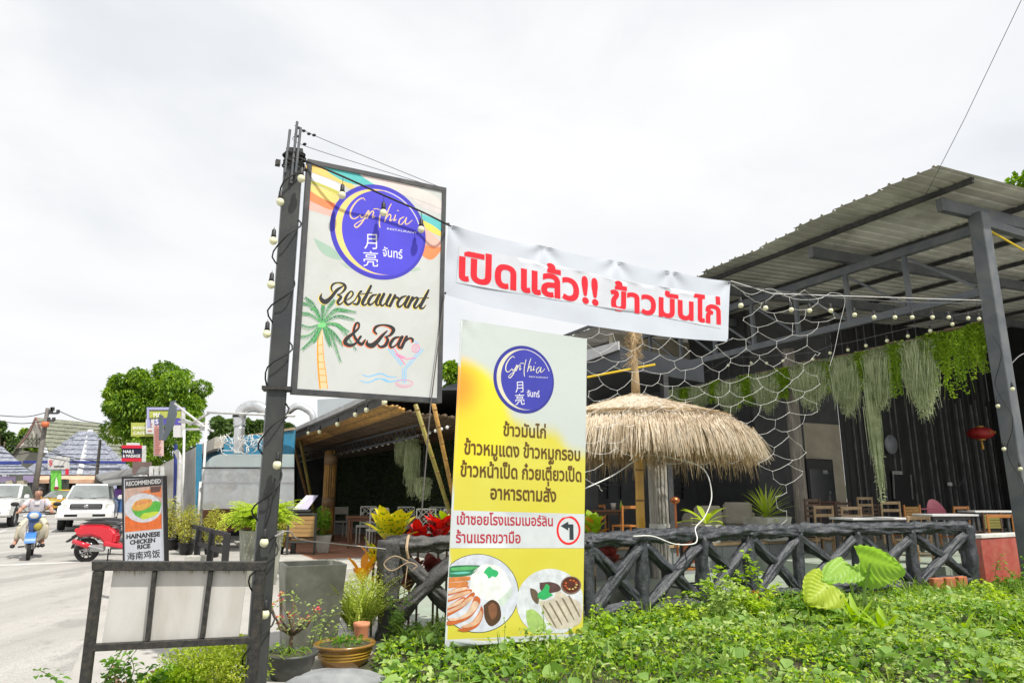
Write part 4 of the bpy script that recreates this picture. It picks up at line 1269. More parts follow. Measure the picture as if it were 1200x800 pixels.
ink('red_ring', YP, [disc(ccx, rx_, ry_, 48), disc(ccx, rx_ * .83, ry_ * .85, 48)[::-1]], flat('signal_red', (0.72, 0.02, 0.02)), yb, 0.007, 0.06)
def Z8(l): return zx(l, 520, 590, 7.06)
ink('turn_arrow', YP, pxloops(YP, [Z8([(968, 182), (1030, 146), (1030, 168), (1072, 170), (1074, 296), (1040, 296), (1040, 196), (1030, 198), (1030, 220)])]), flat('arrow_black', (0.03, 0.04, 0.045)), yb, 0.0085, 0.06)
lgc = YP.px(570 + 374 / 8.42, 395 + 415 / 8.42)
lgr = (YP.px(570 + 674 / 8.42, 395 + 430 / 8.42)[0] - YP.px(570 + 74 / 8.42, 395 + 400 / 8.42)[0]) / 2
lgy = (YP.px(570 + 372 / 8.42, 395 + 82 / 8.42)[1] - YP.px(570 + 380 / 8.42, 395 + 748 / 8.42)[1]) / 2
logo(YP, yb, lgc[0], lgc[1], lgr, lgy, ((0.045, 0.05, 0.36), 'b'), (0.62, 0.60, 0.45), d=0.006, letcol=(0.70, 0.68, 0.50))
# plate photographs, printed
def ZF(l): return zx(l, 515, 640, 6.4)
def fp(name, pts, col, d, smooth=True, clip=True):
 pts = ZF(pts)
 if smooth: pts = crom(list(pts) + [pts[0]], 4)[:-1]
 if clip: pts = clipx(pts)
 return ink(name, YP, pxloops(YP, [pts]), M('food_%02d%02d%02d' % tuple(int(c * 99) for c in col), col, 0.45, 0.16, 14, dirt=tuple(c * 0.55 for c in col), dirt_amt=0.45 if max(col) < 0.74 and col[0] - col[2] > 0.03 else 0.12, dirt_scale=16), yb, d, 0.09)
def el(cx, cy, rx, ry, n=44): return [(cx + rx * math.cos(2 * PI * i / n), cy + ry * math.sin(2 * PI * i / n)) for i in range(n)]
fp('plate_outline', el(288, 350, 307, 295), (0.02, 0.02, 0.03), 0.005, False)
fp('printed_plate', el(288, 350, 302, 291), (0.60, 0.63, 0.72), 0.006, False)
fp('printed_rice', [(225, 290), (260, 180), (360, 130), (470, 170), (540, 300), (535, 360), (470, 440), (380, 410), (300, 380), (240, 350)], (0.76, 0.78, 0.78), 0.0072)
fp('printed_egg', [(440, 400), (500, 350), (535, 300), (545, 350), (510, 410), (460, 450)], (0.55, 0.64, 0.58), 0.0082)
fp('printed_beans', [(70, 190), (95, 145), (290, 140), (288, 158), (230, 215), (60, 228)], (0.03, 0.17, 0.08), 0.0072)
fp('printed_beans', [(85, 160), (190, 150), (285, 150), (240, 172), (100, 178)], (0.10, 0.42, 0.14), 0.0082)
fp('printed_beans', [(70, 200), (160, 188), (235, 192), (150, 207)], (0.12, 0.50, 0.42), 0.0082)
for i, (y_, x1_, b_h) in enumerate(((232, 225, 30), (270, 210, 36))):
 fp('printed_crackling', [(55, y_), (140, y_ - 4), (x1_, y_ - 8), (x1_ - 5, y_ + b_h - 8), (140, y_ + b_h), (50, y_ + b_h + 4)], (0.62, 0.22, 0.06), 0.0072)
for i, (A_, B_) in enumerate((([(45, 345), (120, 312), (205, 292), (215, 315), (140, 345), (48, 372)], 12), ([(45, 400), (130, 350), (225, 318), (240, 340), (160, 380), (48, 420)], 12),
  ([(42, 462), (110, 415), (180, 375), (190, 400), (130, 445), (45, 482)], 12), ([(42, 505), (120, 455), (240, 345), (260, 372), (170, 460), (50, 525)], 14),
  ([(42, 560), (140, 545), (220, 470), (262, 375), (300, 385), (300, 430), (230, 530), (120, 580), (50, 585)], 14), ([(130, 625), (220, 580), (290, 500), (312, 445), (328, 500), (290, 590), (200, 635)], 14))):
 fp('printed_duck_slice', A_, (0.55, 0.13, 0.035), 0.0074 + 0.0012 * i)
 cx = sum(p[0] for p in A_) / len(A_); cy = sum(p[1] for p in A_) / len(A_)
 fp('printed_duck_meat', [(cx + (x - cx) * 0.86 + 3, cy + (y - cy) * 0.68 - 3) for x, y in A_], (0.68, 0.42, 0.27) if i % 2 else (0.72, 0.52, 0.38), 0.0080 + 0.0012 * i)
fp('printed_liver', [(330, 440), (390, 398), (445, 430), (462, 520), (430, 575), (380, 595), (340, 540)], (0.085, 0.04, 0.02), 0.0082)
fp('printed_liver', [(365, 450), (395, 420), (430, 450), (425, 520), (395, 545), (370, 500)], (0.22, 0.09, 0.045), 0.0094)
fp('printed_parsley', [(330, 195), (350, 165), (375, 150), (400, 170), (430, 180), (440, 205), (420, 230), (395, 222), (370, 240), (355, 215)], (0.03, 0.42, 0.14), 0.0086)
fp('printed_plate', [p for p in el(830, 418, 252, 252, 60) if p[1] < 652] , (0.62, 0.65, 0.70), 0.006, False)
fp('printed_chicken', [(745, 410), (850, 390), (880, 330), (960, 370), (1060, 430), (1060, 560), (1000, 600), (900, 620), (830, 590), (780, 500)], (0.60, 0.54, 0.45), 0.0072)
for i in range(5):
 fp('printed_chicken_cut', [(770 + i * 48, 440 - i * 18), (790 + i * 48, 450 - i * 18), (870 + i * 45, 590 - i * 20), (862 + i * 45, 596 - i * 20)], (0.22, 0.18, 0.12), 0.0084)
fp('printed_blood_cake', [(680, 310), (720, 325), (745, 370), (738, 430), (700, 400), (682, 350)], (0.13, 0.09, 0.06), 0.0084)
fp('printed_blood_cake', [(750, 270), (830, 265), (890, 285), (908, 325), (850, 345), (790, 350), (755, 320)], (0.10, 0.05, 0.05), 0.0084)
fp('printed_parsley', [(735, 380), (740, 350), (775, 320), (800, 280), (825, 300), (820, 340), (850, 360), (820, 380), (780, 398)], (0.03, 0.40, 0.12), 0.0096)
fp('printed_sauce_bowl', el(985, 290, 77, 68, 30), (0.20, 0.13, 0.10), 0.0084, False)
fp('printed_sauce', el(985, 287, 66, 58, 30), (0.09, 0.02, 0.01), 0.0094, False)
for i in range(10):
 fp('printed_chilli', el(985 + 42 * math.cos(i * 2.3), 285 + 34 * math.sin(i * 2.3), 9, 6, 8), (0.60, 0.12, 0.03) if i % 3 else (0.65, 0.5, 0.2), 0.0106, False)
fp('printed_lettuce', [(650, 480), (700, 470), (760, 520), (800, 600), (760, 650), (690, 640), (655, 560)], (0.38, 0.56, 0.16), 0.0084)
# ================================================================== recommended board
AP = Plane(PY(143.5, 620, 10.35), Vector((PY(192, 620, 9.95) - PY(143.5, 620, 10.35)).xy.to_3d()), PY(143.3, 559, 10.30) - PY(144.6, 659, 10.35))
ab_ = thing('pavement_board', 'black framed pavement board advertising Hainanese chicken rice beside the red scooter', 'signboard', ground(AP.o.x, AP.o.y))
au0, av1 = AP.px(143.3, 559.5)
au1, _v = AP.px(192.4, 556)
av1 = (av1 + _v) / 2
gz0 = ground(AP.o.x, AP.o.y).z - AP.o.z
slab(B(), AP, au0 + .03, au1 - .03, gz0 + 0.35, av1 - 0.03, -0.03, 0).build('poster', flat('poster_white', (0.66, 0.69, 0.75)), ab_)
for (a_, b__, c__, d__) in ((au0, au1, av1 - 0.03, av1), (au0, au1, gz0 + 0.32, gz0 + 0.35)):
 slab(B(), AP, a_, b__, c__, d__, -0.045, 0.012).build('frame_rail', m_black, ab_)
for a_ in (au0, au1 - 0.03):
 slab(B(), AP, a_, a_ + 0.03, gz0, av1 - 0.031, -0.044, 0.011).build('frame_leg', m_black, ab_)
def ZA(l): return zx(l, 135, 550, 6.957)
def apoly(name, pts, col, d, smooth=False):
 pts = ZA(pts)
 if smooth: pts = crom(list(pts) + [pts[0]], 4)[:-1]
 ink(name, AP, pxloops(AP, [pts]), M('board_%02d%02d%02d' % tuple(int(c * 99) for c in col), col, .45, .16, 14, dirt=tuple(c * .55 for c in col), dirt_amt=.4 if col[0] - col[2] > .03 else .1, dirt_scale=16), ab_, d)
apoly('title_strip', [(80, 85), (380, 62), (380, 128), (80, 155)], (0.03, 0.022, 0.022), 0.002)
apoly('photo_ground', [(80, 155), (380, 128), (380, 480), (80, 510)], (0.62, 0.42, 0.34), 0.002)
apoly('photo_table', [(80, 380), (380, 360), (380, 480), (80, 510)], (0.85, 0.17, 0.02), 0.0028)
apoly('photo_cloth', [(200, 180), (380, 140), (380, 230), (300, 200)], (0.80, 0.22, 0.06), 0.0028)
apoly('photo_glass', [(285, 140), (375, 132), (365, 180), (290, 188)], (0.12, 0.05, 0.04), 0.0036)
apoly('photo_plate_shade', el(245, 335, 140, 118, 40), (0.18, 0.06, 0.04), 0.0036) if False else None
apoly('photo_plate', [p for p in el(228, 312, 152, 118, 40) if p[0] < 381], (0.68, 0.68, 0.72), 0.0042)
apoly('photo_greens', [(130, 320), (150, 350), (170, 375), (240, 400), (345, 360), (375, 280), (340, 255), (300, 265), (200, 320)], (0.10, 0.50, 0.05), 0.005, True)
apoly('photo_cucumber', [(205, 380), (240, 355), (345, 340), (340, 365), (250, 402), (215, 400)], (0.60, 0.75, 0.05), 0.006, True)
apoly('photo_chicken', [(135, 310), (160, 265), (220, 240), (290, 240), (305, 270), (270, 310), (200, 335), (150, 330)], (0.78, 0.42, 0.07), 0.006, True)
for i in range(5):
 apoly('photo_sauce', [(160 + i * 26, 290 - i * 6), (185 + i * 26, 255 - i * 2), (192 + i * 26, 258 - i * 2), (170 + i * 26, 295 - i * 6)], (0.80, 0.20, 0.12), 0.007)
wi = flat('poster_white_ink', (0.75, 0.75, 0.75)); bi = flat('poster_black_ink', (0.02, 0.02, 0.025))
lettering('title', 'RECOMMENDED', AP, 147.9, 568.9, 188.6, 565.7, 4.9, wi, ab_, 0.004, 0.035)
lettering('dish_name', 'HAINANESE', AP, 148.2, 631, 187.9, 627.7, 5.2, bi, ab_, 0.004, 0.045)
lettering('dish_name', 'CHICKEN', AP, 152.2, 637.6, 182, 634.6, 4.8, bi, ab_, 0.004, 0.045)
lettering('dish_name', 'RICE', AP, 160.9, 643.0, 176.3, 641.4, 4.8, bi, ab_, 0.004, 0.045)
lettering('chinese_name', '海南鸡饭', AP, 149, 655.6, 187.9, 651.6, 8.2, bi, ab_, 0.004, 0.012, None, 0.82)
lettering('thai_name', 'ข้าวมันไก่', AP, 152, 667, 186, 664, 5, bi, ab_, 0.004, 0.012, None, 0.56)
# ================================================================== rusty frame in front
FP = Plane(PY(90, 740, 5.0), PY(305, 740, 5.25) - PY(90, 740, 5.0), (0, 0, 1))
rf = thing('rusty_sign_frame', 'rusty black steel frame holding blank white boards in the foreground', 'sign frame', (FP.o.x, FP.o.y, 0))
def fbar(name, p, q, w, d=0.05, off=0.0):
 p3, q3 = FP.at(*FP.px(*p), off), FP.at(*FP.px(*q), off)
 return B().beam(p3, q3, d, w, up=FP.u if abs((q3 - p3).z) > abs((q3 - p3).dot(FP.u)) else Vector((0, 0, 1))).build(name, m_rusty, rf, bevel=0.003) if False else None
def fq(name, pts, d0, d1, mat):
 P = [FP.px(*q) for q in pts]
 b = B()
 b.prism([FP.at(*q, d0) for q in P], FP.n * (d1 - d0))
 return b.build(name, mat, rf, bevel=0.004 if mat is m_rusty else 0)
fq('top_rail', [(109, 657), (312, 657.5), (312, 668), (109, 668)], -0.03, 0.03, m_rusty)
gl = FP.px(112, 668)
def legquad(x_top, w, y_top):
 u_, v_ = FP.px(x_top, y_top)
 zb = -FP.o.z - 0.05
 return [FP.at(u_, v_), u_, v_, zb]
for nm, xt, w in (('leg', 110, 0.062), ('leg', 300.5, 0.062)):
 u_, v_ = FP.px(xt, 668.3)
 slab(B(), FP, u_, u_ + w, -FP.o.z - 0.05, v_, -0.028, 0.028).build(nm, m_rusty, rf, bevel=0.004)
fq('bottom_rail', [(106.5, 754), (298, 745), (297.5, 753), (105.5, 762.5)], -0.026, 0.026, m_rusty)
fq('divider', [(179, 668.3), (184, 668.3), (175.5, 750.6), (170.3, 750.8)], -0.02, 0.02, m_rusty)
fq('divider', [(244.5, 668.3), (249.8, 668.3), (240, 747.2), (234.5, 747.5)], -0.02, 0.02, m_rusty)
m_board = M('stained_white_board', (0.55, 0.54, 0.51), 0.6, 0.06, 2, stretch=(1, 1, 0.3), dirt=(0.36, 0.34, 0.29), dirt_amt=0.55, dirt_scale=3.5)
fq('white_board', [(131, 668.3), (182, 668.3), (173, 752), (117.5, 754)], -0.048, -0.03, m_board)
fq('white_board', [(182.5, 668.3), (248, 668.3), (238, 748.5), (173.5, 751.8)], -0.046, -0.028, m_board)
fq('white_board', [(248.5, 668.3), (288.5, 668.3), (279, 746), (238.5, 748.3)], -0.048, -0.03, m_board)
# drips of rust and moss that run down the boards from the rail
m_drip = M('moss_stain', (0.20, 0.19, 0.11), 0.8, 0.3, 20)
for i in range(26):
 x = random.choice([random.uniform(133, 176), random.uniform(186, 243), random.uniform(252, 286)])
 L_ = random.uniform(2, 9)
 w = random.uniform(0.3, 0.9)
 ink('rust_drip', FP, [[FP.px(x - w, 668.4), FP.px(x + w, 668.4), FP.px(x + w * 0.4, 668 + L_ * .6), FP.px(x, 668 + L_), FP.px(x - w * 0.6, 668 + L_ * .5)]], m_drip, rf, -0.0265 + 0.0003 * (i % 5))
# ================================================================== rustic log fence
m_log = M('painted_log', (0.022, 0.026, 0.033), 0.5, 0.35, 5, 0, 1.0, 45, dirt=(0.085, 0.092, 0.105), dirt_amt=0.8, dirt_scale=14, spec=0.6)
PATH = [Vector((-1.42, 7.95)), Vector((0.93, 8.54)), Vector((3.96, 10.5)), Vector((7.5, 11.75))]
def on_path(px):
 k = (px - 600) / 816 / 1.052
 for p, q in zip(PATH, PATH[1:]):
  d = q - p
  den = d.x - k * d.y
  t = (k * p.y - p.x) / den
  if -0.001 <= t <= 1.001: return p + d * t
 return PATH[-1] if px > 900 else PATH[0]
m_log2 = M('grey_bark_log', (0.055, 0.056, 0.058), 0.6, 0.35, 5, 0, 1.0, 45, dirt=(0.13, 0.125, 0.12), dirt_amt=0.8, dirt_scale=14)
fe = thing('log_fence', 'rustic log fence painted blue black with crossed braces above the weeds', 'fence', (PATH[0].x, PATH[0].y, 0))
posts_px = [456, 545, 630, 688, 752, 823, 881, 938, 1007, 1073, 1140]
fpts = [on_path(q) for q in posts_px]
RT, RBm = 0.965, 0.16
def logpts(p, q, n=9, wob=0.012, sd=0):
 out = []
 for i in range(n):
  t = i / (n - 1)
  c = Vector(p).lerp(Vector(q), t)
  out.append(c + Vector((noise.noise(Vector((sd, t * 2.2, 1))), noise.noise(Vector((sd, t * 2.2, 5))), noise.noise(Vector((sd, t * 2.2, 9))))) * wob * (0 if i in (0, n - 1) else 1))
 return out
for i in range(len(fpts) - 1):
 p, q = fpts[i], fpts[i + 1]
 LG, kr = (m_log2, 1.4) if i == 0 else (m_log, 1.15)
 h = RT + (0.03 if i > 3 else -0.0)
 h2 = RT + (0.03 if i > 2 else -0.0) + 0.012 * (i % 2)
 e = (q - p).normalized() * 0.05
 n_ = 26
 B().tube(logpts((p.x - e.x, p.y - e.y, h), (q.x + e.x, q.y + e.y, h2), n_, 0.02, i), [0.086 + 0.008 * math.sin(j * 1.3 + i) for j in range(n_)], 40, noise_amt=0.34, seed=i).build('top_rail', LG, fe, True)
 if i != 0:
  B().tube(logpts((p.x + e.x, p.y + e.y, RBm), (q.x - e.x, q.y - e.y, RBm + 0.03 * (i % 2)), n_, 0.02, i + 30), 0.066, 34, noise_amt=0.36, seed=i + 30).build('bottom_rail', m_log, fe, True)
 P0, P1 = Vector((p.x, p.y, 0)), Vector((q.x, q.y, 0))
 nrm = Vector((-(q - p).y, (q - p).x, 0)).normalized() * 0.015
 z = Vector((0, 0, 1))
 lo, hi = 0.2, 0.88
 B().tube(logpts(P0.lerp(P1, 0.06) + z * (hi + .02) + nrm, P0.lerp(P1, 0.94) + z * (lo + 0.05 * (i % 2)) + nrm, 24, 0.02, i + 50), 0.058 * kr, 34, noise_amt=0.36, seed=i + 50).build('brace', LG, fe, True)
 B().tube(logpts(P0.lerp(P1, 0.05) + z * (lo - .02) - nrm, P0.lerp(P1, 0.95) + z * (hi - 0.03 * (i % 3)) - nrm, 24, 0.02, i + 70), 0.060 * kr, 34, noise_amt=0.36, seed=i + 70).build('brace', LG, fe, True)
for i, p in enumerate(fpts):
 r = 0.125 if i == 0 else (0.11 if i == len(fpts) - 1 else 0.084)
 B().tube(logpts((p.x, p.y, -0.08), (p.x + 0.01 * (i % 3), p.y, RT + (0.06 if i in (0, 10) else 0.0)), 24, 0.012, i + 90), [r * (1.12 if j < 4 else 1.0) for j in range(24)], 28, noise_amt=0.26, seed=i + 90).build('post', m_log2 if i == 0 else m_log, fe, True)
tw_ = thing('tie_string', 'tan twine bow tied round the left end of the log fence', 'string', (fpts[0].x, fpts[0].y, RT))
c = Vector((fpts[0].x + 0.22, fpts[0].y - 0.03, RT))
B().tube(crom([(c.x, c.y - 0.1, RT - 0.13), (c.x - 0.02, c.y - 0.12, RT - 0.02), (c.x - 0.02, c.y + 0.02, RT + 0.1), (c.x, c.y + 0.11, RT)], 4), 0.016, 6).build('loop', M('tan_twine', (0.42, 0.31, 0.20), 0.9), tw_)
B().tube(crom([(c.x, c.y - 0.12, RT - 0.16), (c.x - 0.14, c.y - 0.17, RT - 0.10), (c.x - 0.25, c.y - 0.17, RT - 0.18), (c.x - 0.16, c.y - 0.17, RT - 0.25), (c.x, c.y - 0.14, RT - 0.17), (c.x + 0.1, c.y - 0.16, RT - 0.20), (c.x + 0.06, c.y - 0.16, RT - 0.24)], 5), 0.007, 6).build('bow', MATS['tan_twine'], tw_)
B().tube(crom([(c.x, c.y - 0.12, RT - 0.16), (c.x - 0.02, c.y - 0.16, RT - 0.4), (c.x - 0.05, c.y - 0.14, RT - 0.8)], 5), 0.006, 6).build('tail', MATS['tan_twine'], tw_)
# ================================================================== plant helpers
def blade(parent, base, d, L, w, mat, droop=0.5, seg=6, name='leaf', vfold=0.25, peak=0.4, twist=0.0):
 """one real leaf with a midrib fold, arching over under its own weight"""
 base, d = Vector(base), Vector(d).normalized()
 side = d.cross(Vector((0, 0, 1)))
 if side.length < 0.05: side = Vector((1, 0, 0))
 side.normalize()
 if twist: side = Matrix.Rotation(twist, 3, d) @ side
 v, f = [], []
 p = base.copy()
 dd = d.copy()
 for i in range(seg + 1):
  t = i / seg
  wd = w * (math.sin(PI * min(1, t ** (math.log(0.5) / math.log(peak)))) ** 0.75 if 0 < t < 1 else 0.04)
  up = side.cross(dd).normalized()
  v += [p - side * wd + up * wd * vfold, p.copy(), p + side * wd + up * wd * vfold]
  dd = (dd - Vector((0, 0, droop / seg))).normalized()
  p = p + dd * (L / seg)
 for i in range(seg):
  a = i * 3
  f += [(a, a + 1, a + 4, a + 3), (a + 1, a + 2, a + 5, a + 4)]
 return mesh_obj(name, v, f, mat, parent, True)
def fronds(parent, base, n, L, mat, up=0.8, seed=1, leaf=0.05, droop=1.4, name='fronds', spread=1.0, dens=26):
 """feathery fronds: arching spines set with leaflets"""
 rg = np.random.default_rng(seed)
 bs, ds, sz = [], [], []
 sp = B()
 for k in range(n):
  an = rg.uniform(0, 2 * PI)
  el = rg.uniform(up * 0.5, up * 1.3)
  d = Vector((math.cos(an) * spread, math.sin(an) * spread, el)).normalized()
  LL = L * rg.uniform(0.6, 1.1)
  p = Vector(base) + Vector((rg.normal() * 0.05, rg.normal() * 0.05, 0))
  pts = [p.copy()]
  for i in range(dens):
   d = (d - Vector((0, 0, droop / dens))).normalized()
   p = p + d * LL / dens
   pts.append(p.copy())
   s = d.cross(Vector((0, 0, 1))).normalized()
   if i > 2:
    for sg in (-1, 1):
     bs.append(tuple(p)); ds.append(tuple(s * sg + d * 0.5 + Vector((0, 0, rg.normal() * 0.15))))
     sz.append(leaf * (1.1 - 0.8 * abs(i / dens - 0.35)))
  sp.tube(pts[::4], 0.003, 3, cap=False)
 o = leaves(name, bs, ds, sz, mat, parent, 0.38, 0.1, 0.15)
 sp.build('stems', M('fern_stem', (0.20, 0.24, 0.05), 0.6), parent)
 return o
def bush(parent, c, rad, n, size, mat, name='foliage', seed=1, width=0.5, shell=0.5, shape=4, upb=0.3):
 rg = np.random.default_rng(seed)
 d = rg.normal(size=(n, 3)); d /= np.linalg.norm(d, axis=1, keepdims=True)
 r = rg.uniform(0, 1, n) ** shell
 lump = np.array([1 + 0.28 * noise.noise(Vector(q) * 2.2 + Vector((seed, 0, 0))) for q in d])
 p = np.array(c)[None] + d * (r * lump)[:, None] * np.array(rad)[None]
 dr = d * 0.7 + rg.normal(size=(n, 3)) * 0.5 + np.array([0, 0, upb])
 return leaves(name, p, dr, rg.uniform(size * .6, size * 1.25, n), mat, parent, width, 0.2, 0.2, shape)
G_lime = leafmat('lime_leaf', [(0.16, 0.30, 0.02), (0.34, 0.52, 0.03), (0.56, 0.70, 0.08)], 0.4)
G_mid = leafmat('mid_green_leaf', [(0.05, 0.14, 0.015), (0.13, 0.29, 0.025), (0.28, 0.46, 0.05)], 0.4)
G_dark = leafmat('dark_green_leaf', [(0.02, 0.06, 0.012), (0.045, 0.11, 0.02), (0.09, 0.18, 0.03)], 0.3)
G_varieg = leafmat('variegated_leaf', [(0.16, 0.28, 0.05), (0.42, 0.50, 0.12), (0.62, 0.64, 0.30)], 0.35)
G_heart = leafmat('heart_vine_leaf', [(0.14, 0.27, 0.05), (0.24, 0.40, 0.09), (0.36, 0.52, 0.15)], 0.4)
G_grass = leafmat('grass_blade', [(0.10, 0.20, 0.02), (0.22, 0.36, 0.04), (0.38, 0.50, 0.08)], 0.45)
G_pale = leafmat('pale_weed_leaf', [(0.24, 0.38, 0.08), (0.42, 0.55, 0.16), (0.62, 0.70, 0.34)], 0.4)
G_fern = leafmat('fern_lime', [(0.28, 0.42, 0.03), (0.48, 0.62, 0.06), (0.66, 0.76, 0.12)], 0.45)
G_red = leafmat('red_croton_leaf', [(0.45, 0.015, 0.02), (0.78, 0.03, 0.02), (0.85, 0.12, 0.03)], 0.35, spots=(0.30, 0.02, 0.03), spot_scale=14)
G_maroon = leafmat('maroon_leaf', [(0.06, 0.02, 0.02), (0.16, 0.04, 0.035), (0.30, 0.10, 0.07)], 0.3)
G_yellow = leafmat('yellow_croton_leaf', [(0.45, 0.50, 0.02), (0.75, 0.62, 0.03), (0.82, 0.70, 0.08)], 0.35, spots=(0.16, 0.28, 0.02), spot_scale=26)
G_orange = leafmat('orange_old_leaf', [(0.60, 0.25, 0.02), (0.75, 0.32, 0.03), (0.80, 0.42, 0.05)], 0.35)
m_soil = M('dark_soil', (0.07, 0.055, 0.035), 0.95, 0.4, 12, 0, 0.8, 60, dirt=(0.05, 0.09, 0.02), dirt_amt=0.8, dirt_scale=5)
m_twig = M('brown_twig', (0.13, 0.09, 0.055), 0.85, 0.3, 20, 0, 0.4, 80)
# ================================================================== weeds in front of the fence
def fence_y(x):
 for p, q in zip(PATH, PATH[1:]):
  if p.x <= x <= q.x: return p.y + (q.y - p.y) * (x - p.x) / (q.x - p.x)
 return PATH[0].y if x < PATH[0].x else PATH[-1].y + (x - PATH[-1].x) * 0.5
def mound(x, y):
 e = min(1.0, max(0.0, (x + 1.25 - max(0, (6.6 - y)) * 0.25) / 0.5)) * min(1, max(0, (fence_y(x) - y + 0.25) / 0.5))
 return (0.07 + 0.05 * noise.noise(Vector((x * 0.9, y * 0.9, 0))) + 0.04 * noise.noise(Vector((x * 2.6, y * 2.6, 3)))) * e
v, f = [], []
nx, ny = 80, 40
for j in range(ny + 1):
 for i in range(nx + 1):
  x = -1.35 + (13.5) * i / nx
  yb0 = fence_y(x) + 0.22
  y = 2.2 + (yb0 - 2.2) * j / ny
  v.append((x, y, 0.012 + mound(x, y)))
for j in range(ny):
 for i in range(nx):
  a = j * (nx + 1) + i
  f.append((a, a + 1, a + nx + 2, a + nx + 1))
tag(mesh_obj('soil_bank', v, f, m_soil, None, True), kind='structure')
def weedpts(n, dens=None, x0=-1.3, x1=11.5):
 x = NR.uniform(x0, x1, n * 2)
 y = NR.uniform(3.4, 13.0, n * 2)
 keep = []
 for a, b in zip(x, y):
  if b > fence_y(a) + 0.12: continue
  if a < -1.2 + max(0, 6.6 - b) * 0.25: continue
  if abs(a) > b * 0.80 + 0.6: continue
  if b < 5.0 : continue
  if dens and noise.noise(Vector((a * 1.1, b * 1.1, dens))) < NR.uniform(-0.32, 0.28): continue
  keep.append((a, b))
  if len(keep) >= n: break
 return keep
def hmap(x, y):
 """how tall the weeds stand at a place"""
 h = 0.10 + 0.26 * max(0, noise.noise(Vector((x * 0.8, y * 0.8, 17)))) + 0.13 * noise.noise(Vector((x * 2.3, y * 2.3, 21)))
 return max(0.03, h) * (1 if y < 8.5 else max(.4, 1 - (y - 8.5) * .3)) * (0.45 + 0.55 * min(1, max(0, (fence_y(x) - y) / 2.2)))
def carpet(name, n, size, mat, dens, kind_label, width=0.6, shape=4, top=1.0, flat_=0.5, droop=0.25):
 k = weedpts(n, dens)
 P = np.array([(a, b, 0.02 + mound(a, b) + hmap(a, b) * NR.uniform(0.15, 1) ** 0.7 * top) for a, b in k])
 d = NR.normal(size=(len(P), 3)); d[:, 2] = np.abs(d[:, 2]) * flat_ + 0.12
 o = leaves(name, P, d, NR.uniform(size * .55, size * 1.3, len(P)), mat, None, width, 0.22, droop, shape)
 tag(o, kind_label, 'weeds', kind='stuff')
 return o
carpet('ground_cover_leaves', 15000, 0.060, G_mid, 1.0, 'low mid green broad leaved weeds covering the bank before the fence')
carpet('yellow_ground_cover', 11000, 0.045, G_fern, 30.0, 'fine yellow green weed leaves in patches over the bank', 0.35, 4, 1.35, 0.6)
carpet('lime_ground_cover', 24000, 0.055, G_lime, 4.0, 'bright lime green small leaved weeds spread over the bank')
carpet('heart_leaf_cover', 7000, 0.085, G_heart, 8.0, 'heart leaved creeper spreading among the weeds', 0.85, 7, 1.15, 0.35)
carpet('pale_weed_cover', 12000, 0.075, G_pale, 12.0, 'pale whitish green weed leaves sprinkled over the bank', 0.45, 7, 1.3, 0.6)
carpet('large_weed_leaves', 1500, 0.13, G_heart, 40.0, 'larger heart shaped leaves here and there in the weeds', .8, 7, 1.5, .5)
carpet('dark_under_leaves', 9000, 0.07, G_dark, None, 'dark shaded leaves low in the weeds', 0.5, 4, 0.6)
# grass blades
k = weedpts(14000, 15.0)
P = np.array([(a, b, 0.02 + mound(a, b)) for a, b in k])
d = NR.normal(size=(len(P), 3)) * 0.33; d[:, 2] = 1.0
tag(leaves('grass_blades', P, d, NR.uniform(0.10, 0.40, len(P)), G_grass, None, 0.045, 0.1, 0.35, 7), 'thin grass blades standing among the weeds', 'grass', kind='stuff')
# taller weed clumps, countable
def vine_clump(x, y, h, n, label, mat=G_mid, size=0.07, seed=1, lean=(0, 0), stems=7, spread=0.16):
 t = thing('tall_weed', label, 'weed', (x, y, 0.05))
 rg = np.random.default_rng(seed)
 bs, ds, sz = [], [], []
 st = B()
 for s_ in range(stems):
  p = Vector((x + rg.normal() * spread, y + rg.normal() * spread * 0.7, 0.05))
  d = Vector((rg.normal() * 0.22 + lean[0], rg.normal() * 0.2 + lean[1], 1)).normalized()
  pts = [p.copy()]
  H = h * rg.uniform(0.55, 1.1)
  m_ = 10
  for i in range(m_):
   d = (d + Vector((rg.normal() * 0.16, rg.normal() * 0.16, -0.02 * i))).normalized()
   p = p + d * H / m_
   pts.append(p.copy())
   for q in range(max(1, int(n / stems / m_))):
    an = rg.uniform(0, 2 * PI)
    bs.append(tuple(p + Vector((rg.normal(), rg.normal(), rg.normal())) * 0.02))
    ds.append((math.cos(an), math.sin(an), rg.uniform(-0.1, 0.6)))
    sz.append(size * rg.uniform(0.6, 1.25) * (1.1 - 0.5 * i / m_))
  st.tube(pts, [0.006 * (1 - i / 14) for i in range(len(pts))], 4, cap=False)
 leaves('leaves', bs, ds, sz, mat, t, 0.6, 0.2, 0.3, 7)
 st.build('stems', M('weed_stem', (0.12, 0.18, 0.04), 0.7), t)['kind'] = 'stuff'
 return t
def W(px, Y): return (px - 600) / 816 / 1.05 * Y
vine_clump(W(852, 8.8), 8.8, 0.95, 560, 'tallest leafy weed climbing in front of the log fence right of the menu banner', G_lime, 0.10, 3, (0.04, 0), 10)
vine_clump(W(838, 8.2), 8.2, 0.55, 350, 'pale topped leafy weed in front of the tallest weed', G_pale, 0.105, 4, (0, 0), 9)
vine_clump(W(885, 8.6), 8.6, 0.6, 420, 'bushy green weed right of the tallest weed by the fence', G_fern, 0.09, 5, (0.1, 0), 8)
vine_clump(W(610, 6.15), 6.15, 0.42, 150, 'lime green weed sprig growing over the bottom of the menu banner', G_lime, 0.055, 6, (0, 0), 6)
vine_clump(W(655, 6.3), 6.3, 0.55, 120, 'thin weed sprig rising before the chicken photo of the menu banner', G_lime, 0.05, 7, (0.1, 0), 5)
